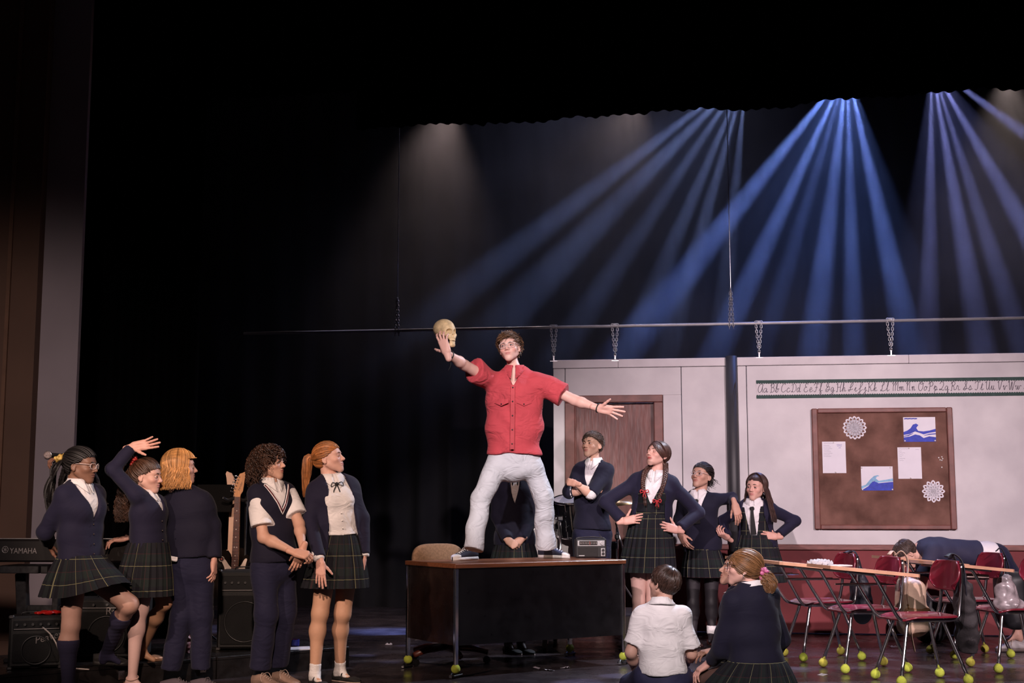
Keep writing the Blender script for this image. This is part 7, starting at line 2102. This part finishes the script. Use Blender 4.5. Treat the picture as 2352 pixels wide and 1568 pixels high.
# ================================================================== left corner: riser, band gear
ra, rb = px_z(-60, 1554, RISER_H), px_z(804, 1484, RISER_H)
rd_ = unit((rb - ra) * V(1, 1, 0)); rn_ = V(-rd_[1], rd_[0], 0); RA = math.atan2(rd_[1], rd_[0]); RL = np.linalg.norm((rb - ra)[:2])
RP = mat('scuffed_black_platform', (.012, .010, .010), .32, var=.5, vs=7, rvar=.12)
segs = [(0, .385), (.385, .60), (.60, 1.0)]
for i, (t0, t1) in enumerate(segs):
    base = ra + (rb - ra) * t0; base[2] = 0
    o = thing('stage_platform', tuple(base), ['low scuffed black platform at the bottom left under the amplifiers', 'low black platform behind the blond boy', 'low black platform behind the ponytail girl, its right end in view'][i], 'platform', 'low black platforms')
    o.rotation_euler = (0, 0, RA)
    L_ = RL * (t1 - t0) - .006
    MB().box((L_ / 2, .55, RISER_H - .012), (L_, 1.1, .024), None, .004).build('deck', RP, o)
    MB().box((L_ / 2, .014, (RISER_H - .024) / 2), (L_ - .004, .028, RISER_H - .024)).build('front_board', RP, o)
    for xx in (.014, L_ - .014): MB().box((xx, .56, (RISER_H - .024) / 2), (.028, 1.05, RISER_H - .024)).build('side_board', RP, o)
    mb = MB(); mb.box((L_ - .10, -.004, .085), (.045, .008, .06), None, .002); mb.rod((L_ - .115, -.010, .105), (L_ - .085, -.010, .065), .004, n=6); mb.build('latch', CHROME, o)
def on_riser(x, y): return px_z(x, y, RISER_H)
TOLEX = mat('black_tolex', (.0085, .0080, .0085), .55, var=.2, bump=.4, bs=300)
GRILLE = mat('black_speaker_cloth', (.010, .010, .011), .7, var=.3, bump=.8, bs=420)
TXT = mat('grey_logo_print', (.20, .18, .175), .4)
def text(body, size, m, parent, loc, R, name='lettering', extrude=.0012, shear=0.0, sx=1.0):
    c = bpy.data.curves.new(name, 'FONT'); c.body = body; c.size = size; c.extrude = extrude; c.shear = shear
    t = bpy.data.objects.new('tmp', c); COL.objects.link(t)
    dg = bpy.context.evaluated_depsgraph_get(); me = bpy.data.meshes.new_from_object(t.evaluated_get(dg)); bpy.data.objects.remove(t)
    n = len(me.vertices); v = np.empty(n * 3, np.float32); me.vertices.foreach_get('co', v); v = v.reshape(-1, 3) * np.array([sx, 1, 1])
    if body == 'Peavey': v = v @ rotm(0, 0, radians(14)).T
    w_ = v[:, [0, 2, 1]] * np.array([1, -1, 1])            # text lies in local x-z, facing -y
    me.vertices.foreach_set('co', (w_ @ R.T + np.asarray(loc)).astype(np.float32).ravel()); me.update()
    return link(name, me, parent, m)
def amp(name, label, base, yaw, w, h, d, panel_h, logo=None, logo_size=.06, logo_pos=(.0, .5), knobs=8, slope=0.0, corner=True):
    o = thing(name, tuple(base), label, 'amplifier'); o.rotation_euler = (0, 0, yaw)
    MB().box((0, d / 2, h / 2 + .012), (w, d, h), None, .014).build('cabinet', TOLEX, o)
    MB().box((0, -.004, (h - panel_h) / 2 + .012), (w - .05, .014, h - panel_h - .06), None, .006).build('grille_cloth', GRILLE, o)
    R = rotm(0, 0, 0)
    mb = MB(); rr = min(w, h - panel_h) * .36
    mb.tube([(rr * cos(t), -.013, (h - panel_h) / 2 + rr * sin(t)) for t in np.linspace(0, 2 * pi, 33)[:-1]], .006, 6, closed=True); mb.build('speaker_ring', mat('dark_ring', (.020, .020, .021), .4), o, smooth=True)
    pn = MB().box((0, -.003, h - panel_h / 2 - .006), (w - .05, .010, panel_h * .72), None, .002).build('control_panel', mat('panel_black', (.012, .012, .013), .3), o)
    for i in range(knobs):
        x = -w * .36 + i * w * .72 / max(1, knobs - 1)
        MB().rod((x, -.006, h - panel_h * .5), (x, -.022, h - panel_h * .5), .0085, n=10).build('knob', mat('knob_grey', (.05, .05, .052), .4), pn)
    mb = MB(); mb.box((0, -.009, h - panel_h * .86), (w - .06, .003, .004)); mb.build('panel_line', mat('thin_print', (.28, .26, .26), .5), pn)
    if corner:
        for sx in (-1, 1):
            for z in (.012, h + .008): MB().box((sx * (w / 2 - .012), .012, z), (.034, .034, .022), None, .006).build('corner_cap', mat('corner_steel', (.16, .15, .15), .35, metal=.8), o)
    mb = MB(); mb.tube(spline([(-.10, d / 2, h + .010), (-.08, d / 2, h + .030), (.08, d / 2, h + .030), (.10, d / 2, h + .010)], 12), .010, 8, flat=.5); mb.build('handle', BLACKP, o, smooth=True)
    if logo: text(logo, logo_size, TXT, o, (logo_pos[0] * w, -.012, logo_pos[1] * h), R, 'logo', shear=.25 if logo == 'Peavey' else 0)
    return o
# small amplifier, bottom left
b_ = on_riser(80, 1538); b_ = px(80, 1545, 8.62); b_[2] = RISER_H
amp('guitar_amplifier', 'small black combo amplifier with a slanted grey logo, bottom left corner', b_, radians(18), .335, .325, .22, .08, 'Peavey', .062, (-.02, .50), 6)
# big amplifier behind the first girl, facing us
b_ = px(243, 1500, 9.15); b_[2] = RISER_H
amp('keyboard_amplifier', 'large black keyboard amplifier behind the raised knee of the braided girl', b_, radians(4), .50, .40, .28, .06, 'Roland', .072, (-.02, .76), 5)
# tall amplifier with guitars on top
b_ = px(560, 1500, 9.75); b_[2] = RISER_H
TA = amp('bass_amplifier', 'tall black amplifier cabinet with control row between the blond and the curly haired boy', b_, radians(3), .40, .56, .30, .15, None, knobs=7)
TA_top = b_ + V(0, .05, .60)
# red packet and cable on the small amplifier
c = px(112, 1411, 8.72); c[2] = RISER_H + .338; o = thing('snack_packet', tuple(c), 'glossy red packet lying on top of the small amplifier', 'packet'); o.rotation_euler = (0, 0, radians(18))
F = Field().add(ell((0, 0, .012), (.075, .045, .014)), 0); F.disp(lambda X, Y_, Z: f32(.004) * np.sin(90 * X + 2 * np.sin(70 * Y_))); v, qd = F.mesh(.006, 1); link('packet', np_mesh('packet', v, qd), o, mat('glossy_red_foil', (.42, .012, .010), .25, coat=.5))
mb = MB(); mb.tube(spline([px(98, 1440, 8.55), px(115, 1455, 8.45), px(128, 1475, 8.4), px(134, 1490, 8.42), px(150, 1520, 8.5), px(165, 1533, 8.5), px(205, 1537, 8.52)], 40), .0048, 6)
tag(mb.build('audio_cable', mat('white_cable', (.45, .40, .38), .5), smooth=True), 'thin white cable running out of the front of the small amplifier', 'cable')

# keyboard on its stand
ky = 9.0
k0, k1 = px(-150, 1262, ky), px(300, 1262, ky - .1)
kc = (k0 + k1) / 2; kz = px(40, 1290, ky)[2]; kd = unit((k1 - k0) * V(1, 1, 0)); KA = math.atan2(kd[1], kd[0]); KL = np.linalg.norm(k1 - k0)
o = thing('stage_keyboard', (kc[0], kc[1], kz), 'long black electronic keyboard seen from behind with white lettering at far left', 'keyboard'); o.rotation_euler = (0, 0, KA)
kh = px(40, 1238, ky)[2] - kz
MB().box((0, .15, kh / 2), (KL, .30, kh), None, .012).build('case', mat('black_keyboard_case', (.006, .0042, .0042), .55, var=.2, spec=.3), o)
mb = MB()
MB().box((0, .24, kh - .005), (KL - .10, .13, .012)).build('key_bed', mat('key_white', (.6, .58, .55), .4), o)
lx_ = (px(29, 1262, ky) - kc) @ kd
text('YAMAHA', .053, TXT, o, (lx_, -.002, kh * .38), rotm(0, 0, 0), 'lettering', sx=.86)
mb = MB(); cx_ = (px(18, 1260, ky) - kc) @ kd
mb.tube([(cx_ + .021 * cos(t), -.002, kh * .55 + .021 * sin(t)) for t in np.linspace(0, 2 * pi, 25)[:-1]], .0022, 5, closed=True)
for i in range(6): a = i * pi / 3 + pi / 6; mb.rod((cx_, -.002, kh * .55), (cx_ + .015 * cos(a), -.002, kh * .55 + .015 * sin(a)), .002, n=5)
mb.build('emblem', TXT, o)
st = thing('keyboard_stand', (px(60, 1400, 9.0)[0], 9.08, RISER_H), 'black folding keyboard stand under the keyboard at far left', 'stand'); sz = kz - RISER_H
st.rotation_euler = (0, 0, KA)
for xx in (-.05, .14, .72): 
    MB().box((xx * 1.0, .05, sz - .05), (.30 if xx < 0 else .05, .36, .05), None, .004).build('support_arm', BLACKM, st)
MB().box((-.07, .05, sz * .5 - .03), (.075, .06, sz - .10), rotm(0, radians(-5), 0), .006).build('upright', BLACKM, st)
MB().box((.16, .05, sz * .5 - .03), (.045, .06, sz - .10), None, .006).build('upright', BLACKM, st)
MB().box((.05, .05, sz * .52), (.28, .035, .045), None, .004).build('crossbar', BLACKM, st)
MB().rod((-.02, .02, sz * .40), (.03, .02, sz * .40), .012, n=10).build('knob_stem', BLACKP, st); MB().rod((.03, .02, sz * .40), (.055, .02, sz * .40), .030, n=16).build('knob', BLACKP, st)
MB().box((-.07, .05, .014), (.10, .34, .028), None, .006).build('foot', BLACKM, st); MB().box((.16, .05, .014), (.06, .34, .028), None, .006).build('foot', BLACKM, st)

# guitars
def strat_outline():
    return np.array([(-.045, .20), (-.075, .235), (-.115, .225), (-.128, .17), (-.105, .11), (-.10, .06), (-.13, .0), (-.155, -.07), (-.145, -.14), (-.09, -.185), (0, -.20), (.09, -.185), (.145, -.13), (.15, -.06), (.115, .01), (.095, .06), (.10, .12), (.115, .17), (.10, .20), (.065, .185), (.045, .13), (.03, .115), (-.03, .125)])
def guitar(label, pos, R, body_m, neck_m, fb_m, full=True):
    o = thing('electric_guitar', tuple(pos), label, 'guitar')
    P = spline(np.concatenate([strat_outline(), strat_outline()[:1]]), 90)[:-1]
    MB().prism(P, -.022, .022, R @ np.array([[1, 0, 0], [0, 0, -1], [0, 1, 0]]).astype(float), (0, 0, 0)).build('body', body_m, o)
    A = R @ np.array([[1, 0, 0], [0, 0, -1], [0, 1, 0]]).astype(float)     # x across, y up the neck, z towards the lens
    def bx(name, c, s_, m, par, bev=.0): return MB().box(A @ np.asarray(c, float), s_, A, bev).build(name, m, par)
    nk = MB(); poly = [(-.028, .07), (.028, .07), (.0215, .66), (-.0215, .66)]
    nk.prism(poly, .006, .026, A); nko = nk.build('neck', neck_m, o)
    mb = MB(); mb.prism([(-.028, .07), (.028, .07), (.0215, .655), (-.0215, .655)], .026, .031, A); fb = mb.build('fretboard', fb_m, nko)
    hd = np.array([(-.020, .655), (.020, .655), (.024, .675), (.040, .70), (.052, .80), (.060, .835), (.050, .855), (.030, .845), (.012, .84), (-.010, .80), (-.034, .70), (-.028, .675)])
    ho = MB().prism(hd, .004, .020, A).build('headstock', neck_m, o)
    for i in range(6):
        c = (-.028 + .007 * i + .002, .695 + i * .024, .012)
        mb = MB(); mb.rod(A @ V(c[0], c[1], .018), A @ V(c[0], c[1], .032), .0045, n=8); mb.rod(A @ V(c[0] - .012, c[1], .010), A @ V(c[0] - .030, c[1] + .004, .010), .004, n=8); mb.sphere(A @ V(c[0] - .034, c[1] + .005, .010), (.009, .006, .006), 8, 6); mb.build('tuning_peg', CHROME, ho, smooth=True)
    if full:
        for i in range(21):
            y = .655 - .60 * (1 - 2 ** (-(i + 1) / 12)) * 1.0 / (1 - 2 ** (-21 / 12)) * .96
            wf = .0215 + (.655 - y) * .011
            MB().box(A @ V(0, y, .0318), (wf * 2, .0022, .0016), A).build('fret', CHROME, fb)
        for i in (3, 5, 7, 9, 12, 15, 17, 19):
            y = .655 - .60 * (1 - 2 ** (-(i - .5) / 12)) / (1 - 2 ** (-21 / 12)) * .96
            for x in ((-.010, .010) if i == 12 else (0,)): MB().rod(A @ V(x, y, .0305), A @ V(x, y, .0322), .0042, n=10).build('inlay_dot', mat('pearl_dot', (.75, .70, .66), .4), fb)
        pg = np.array([(-.075, .155), (-.10, .17), (-.108, .15), (-.085, .10), (-.08, .06), (-.095, .0), (-.07, -.04), (.0, -.055), (.07, -.10), (.115, -.09), (.10, -.03), (.085, .02), (.078, .07), (.085, .12), (.095, .165), (.075, .165), (.05, .12), (.03, .098), (-.03, .10)])
        MB().prism(spline(np.concatenate([pg, pg[:1]]), 60)[:-1], .022, .0245, A).build('pickguard', mat('cream_pickguard', (.62, .50, .42), .35), o)
        for y in (.045, .0, -.045): bx('pickup', (0, y, .028), (.085, .018, .012), mat('cream_plastic', (.55, .42, .28), .4), o, .003)
        bx('bridge', (0, -.095, .028), (.075, .045, .014), CHROME, o, .003)
        mb = MB()
        for i in range(6): mb.tube([A @ V(-.022 + i * .0088, -.10, .037), A @ V(-.016 + i * .0064, .655, .035)], .0007, 4)
        mb.build('strings', STEEL, o)
        for c in ((.085, -.075), (.10, -.11), (.075, -.12)): MB().rod(A @ V(c[0], c[1], .022), A @ V(c[0], c[1], .038), .012, n=14).build('volume_knob', mat('cream_plastic', (.55, .42, .28), .4), o)
        text('Fender', .026, mat('headstock_ink', (.10, .045, .02), .5), ho, tuple(A @ V(.014, .70, .0205)), A @ np.array([[1, 0, 0], [0, 0, 1], [0, -1, 0]]).astype(float) @ rotm(0, radians(-72), 0), 'headstock_script', .0006, shear=.3)
    return o
SUN = mat('black_burst_lacquer', (.010, .007, .006), .12, coat=.8, var=.3); MAPLE = mat('orange_maple', (.50, .22, .075), .35, coat=.4, var=.15, vs=8, stretch=(8, 8, 1)); PALEM = mat('pale_maple', (.58, .36, .25), .4, var=.1); ROSEW = mat('rosewood', (.10, .030, .020), .5, var=.3, stretch=(10, 10, 1), vs=8)
gY = 10.6
gz = 3018 / gY
hd_, bd_ = px(549, 1086, gY), px(541, 1302, gY)
gs = np.linalg.norm(hd_ - bd_)
d_ = unit(hd_ - bd_); xr = unit(np.cross(V(0, -1, 0), d_)) * -1
xr = unit(V(1, 0, 0) - d_ * d_[0]); Rg = np.stack([xr, np.cross(d_, xr), d_], 1)
gp = hd_ - d_ * .845
guitar('electric guitar with rosewood fretboard and cream pickguard standing behind the tall amplifier', gp, Rg, SUN, MAPLE, ROSEW)
hd2, bd2 = px(529, 1084, gY + .10), px(523, 1290, gY + .12); d2 = unit(hd2 - bd2); xr2 = unit(V(-1, 0, 0) - d2 * (V(-1, 0, 0) @ d2)); Rg2 = np.stack([xr2, np.cross(d2, xr2), d2], 1)
guitar('second guitar turned backwards showing its pale maple neck beside the rosewood one', hd2 - d2 * .845 + V(0, .10, 0), Rg2, SUN, PALEM, ROSEW, full=False)
c = px(511, 1283, gY); o = thing('round_sticker', tuple(c - V(0, .03, 0)), 'round record sticker with a red centre on the black guitar body', 'sticker')
mb = MB(); mb.rod((0, 0, 0), (0, -.002, 0), .022, n=24); mb.build('rim', mat('pale_sticker', (.55, .42, .36), .6), o); mb = MB(); mb.rod((0, -.001, 0), (0, -.003, 0), .0175, n=24); mb.build('disc', mat('black_vinyl_print', (.02, .012, .012), .4), o); mb = MB(); mb.rod((0, -.002, 0), (0, -.004, 0), .007, n=18); mb.build('centre', mat('red_vinyl_print', (.40, .05, .04), .5), o)
# guitar stand
c = px(562, 1300, gY + .14); c[2] = 0
o = thing('guitar_stand', tuple(c), 'black tubular guitar stand holding the two guitars upright', 'stand')
zt = px(560, 1140, gY + .14)[2]
MB().rod((0, 0, 0), (0, 0, zt), .011, n=10).build('pole', BLACKM, o, smooth=True)
mb = MB(); mb.tube(spline([(.05, -.16, zt - .02), (.0, -.14, zt - .03), (-.06, -.10, zt - .01), (-.12, -.14, zt - .03), (-.16, -.17, zt - .01)], 18), .013, 8); mb.build('yoke', BLACKP, o, smooth=True)
for a in (-2.2, -.9, 1.5): mb = MB(); mb.tube([(0, 0, .22), (.20 * cos(a), .20 * sin(a), .010)], .009, 8); mb.build('leg', BLACKM, o, smooth=True)

# music stand behind the blond boy
c = px(466, 1500, 10.75); c[2] = 0; zt = px(490, 1110, 10.75)[2]
o = thing('music_stand', tuple(c), 'black music stand behind the right shoulder of the blond boy', 'stand')
MB().box((.06, -.02, zt - .12), (.30, .012, .24), rotm(radians(-22), 0, 0), .004).build('desk', mat('black_stand_steel', (.003, .0025, .0025), .8, spec=.1), o)
MB().rod((.02, 0, .15), (.02, 0, zt - .12), .011, n=10).build('pole', BLACKM, o, smooth=True)
for a in (.5, 2.6, 4.7): mb = MB(); mb.tube([(.02, 0, .20), (.02 + .22 * cos(a), .22 * sin(a), .006)], .008, 8); mb.build('leg', BLACKM, o, smooth=True)

# tape roll, papers, litter
c = px_z(675, 1482, RISER_H + .004); o = thing('tape_roll', tuple(c), 'shiny blue roll of tape on the platform beside the ponytail girl', 'tape')
mb = MB(); mb.lathe([(.034, 0), (.042, 0), (.042, .046), (.034, .046), (.034, 0)], (0, 0, 0), None, 28); mb.build('tape', mat('metallic_blue_tape', (.045, .05, .32), .2, metal=.3), o, smooth=False)
mb = MB(); mb.lathe([(.0335, .001), (.0335, .045)], (0, 0, 0), None, 28); mb.build('core', mat('red_card_core', (.35, .03, .03), .7), o)
c = px_z(690, 1489, RISER_H); tag(MB().box((0, 0, .002), (.28, .20, .004), rotm(0, 0, .4)).build('sheet_music', PAPER), 'white paper lying on the platform under the blue tape roll', 'paper').location = tuple(c)
c = px_z(352, 1528, RISER_H + .001); 
o = thing('crisp_packet', tuple(px_z(422, 1503, RISER_H)), 'white and red snack packet on the platform behind the blond boy', 'packet')
F = Field().add(ell((0, 0, .075), (.055, .03, .075)), 0); F.disp(lambda X, Y_, Z: f32(.006) * np.sin(80 * X + 3 * np.sin(60 * Z))); v, qd = F.mesh(.007, 1); link('packet', np_mesh('packet', v, qd), o, mat('white_red_packet', (.45, .40, .40), .4, vs=9, var2=(.45, .03, .03), var=.0))
litter = [(893, 1480, 'small curled white paper scrap on the floor left of the desk'), (1233, 1535, 'white paper scrap on the floor in front of the desk, left one of three'), (1262, 1540, 'white paper scrap on the floor in front of the desk, middle one of three'), (1298, 1534, 'white paper scrap on the floor in front of the desk, right one of three'), (1889, 1551, 'tiny paper scrap on the floor beside the girl with the pink scrunchie'), (2052, 1486, 'tiny paper scrap on the floor near the wall under the desks'), (960, 1467, 'flat white paper scrap lying by the left desk leg')]
for i, (x, y, lb) in enumerate(litter):
    c = px_z(x, y, .0); mb = MB()
    g_ = np.array([[(.030 * u, .022 * w_, .003 + .006 * abs(sin(3 * u + i)) * (1 + w_)) for w_ in (-1, 0, 1)] for u in np.linspace(-1, 1, 5)]); R_ = rotm(0, 0, i * 1.3)
    mb.grid(g_ @ R_.T); so = mb.build('paper_scrap', PAPER); sd = so.modifiers.new('thickness', 'SOLIDIFY'); sd.thickness = .001
    so.location = tuple(c); tag(so, lb, 'paper scrap', 'paper scraps on the floor')

# ------------------------------------------------------------------ the skull in his hand
sc = HANDR + V(-.02, .105, .165)
sk = thing('skull', tuple(sc), 'yellowed plaster skull held up in the hand of the man in red', 'skull')
RS = rotm(0, 0, radians(46))                                   # face turned to the right and a little to us
F = Field()
F.add(ell((0, .012, .030), (.070, .090, .070)), 0)
F.add(ell((0, -.055, -.012), (.050, .035, .045)), .03)
F.add(ell((0, -.075, -.045), (.034, .022, .020)), .02)
for s in (-1, 1):
    F.sub(ell((s * .029, -.092, -.002), (.023, .042, .020)), .004)
    F.add(cone((s * .040, -.070, -.025), (s * .064, -.020, -.022), .010, .008), .012)
    F.add(cone((s * .050, -.005, -.050), (s * .044, -.020, -.095), .013, .012), .012); F.add(cone((s * .044, -.020, -.097), (s * .012, -.078, -.102), .013, .014), .012)
F.add(ell((0, -.082, -.096), (.020, .014, .018)), .012)
F.sub(cone((0, -.100, -.020), (0, -.088, -.032), .007, .011), .004)
for i in range(9):
    a = (i - 4) / 4 * .9; x, y = .032 * sin(a), -.066 - .026 * cos(a)
    F.add(ell((x, y, -.064), (.0042, .0045, .0085)), .002); F.add(ell((x * .95, y + .001, -.081), (.0040, .0045, .0075)), .002)
v, qd = F.mesh(.0036, 1); v = v @ RS.T
link('cranium', np_mesh('cranium', v, qd), sk, mat('aged_bone', (.62, .44, .25), .6, var=.25, vs=28, bump=.25, bs=90))
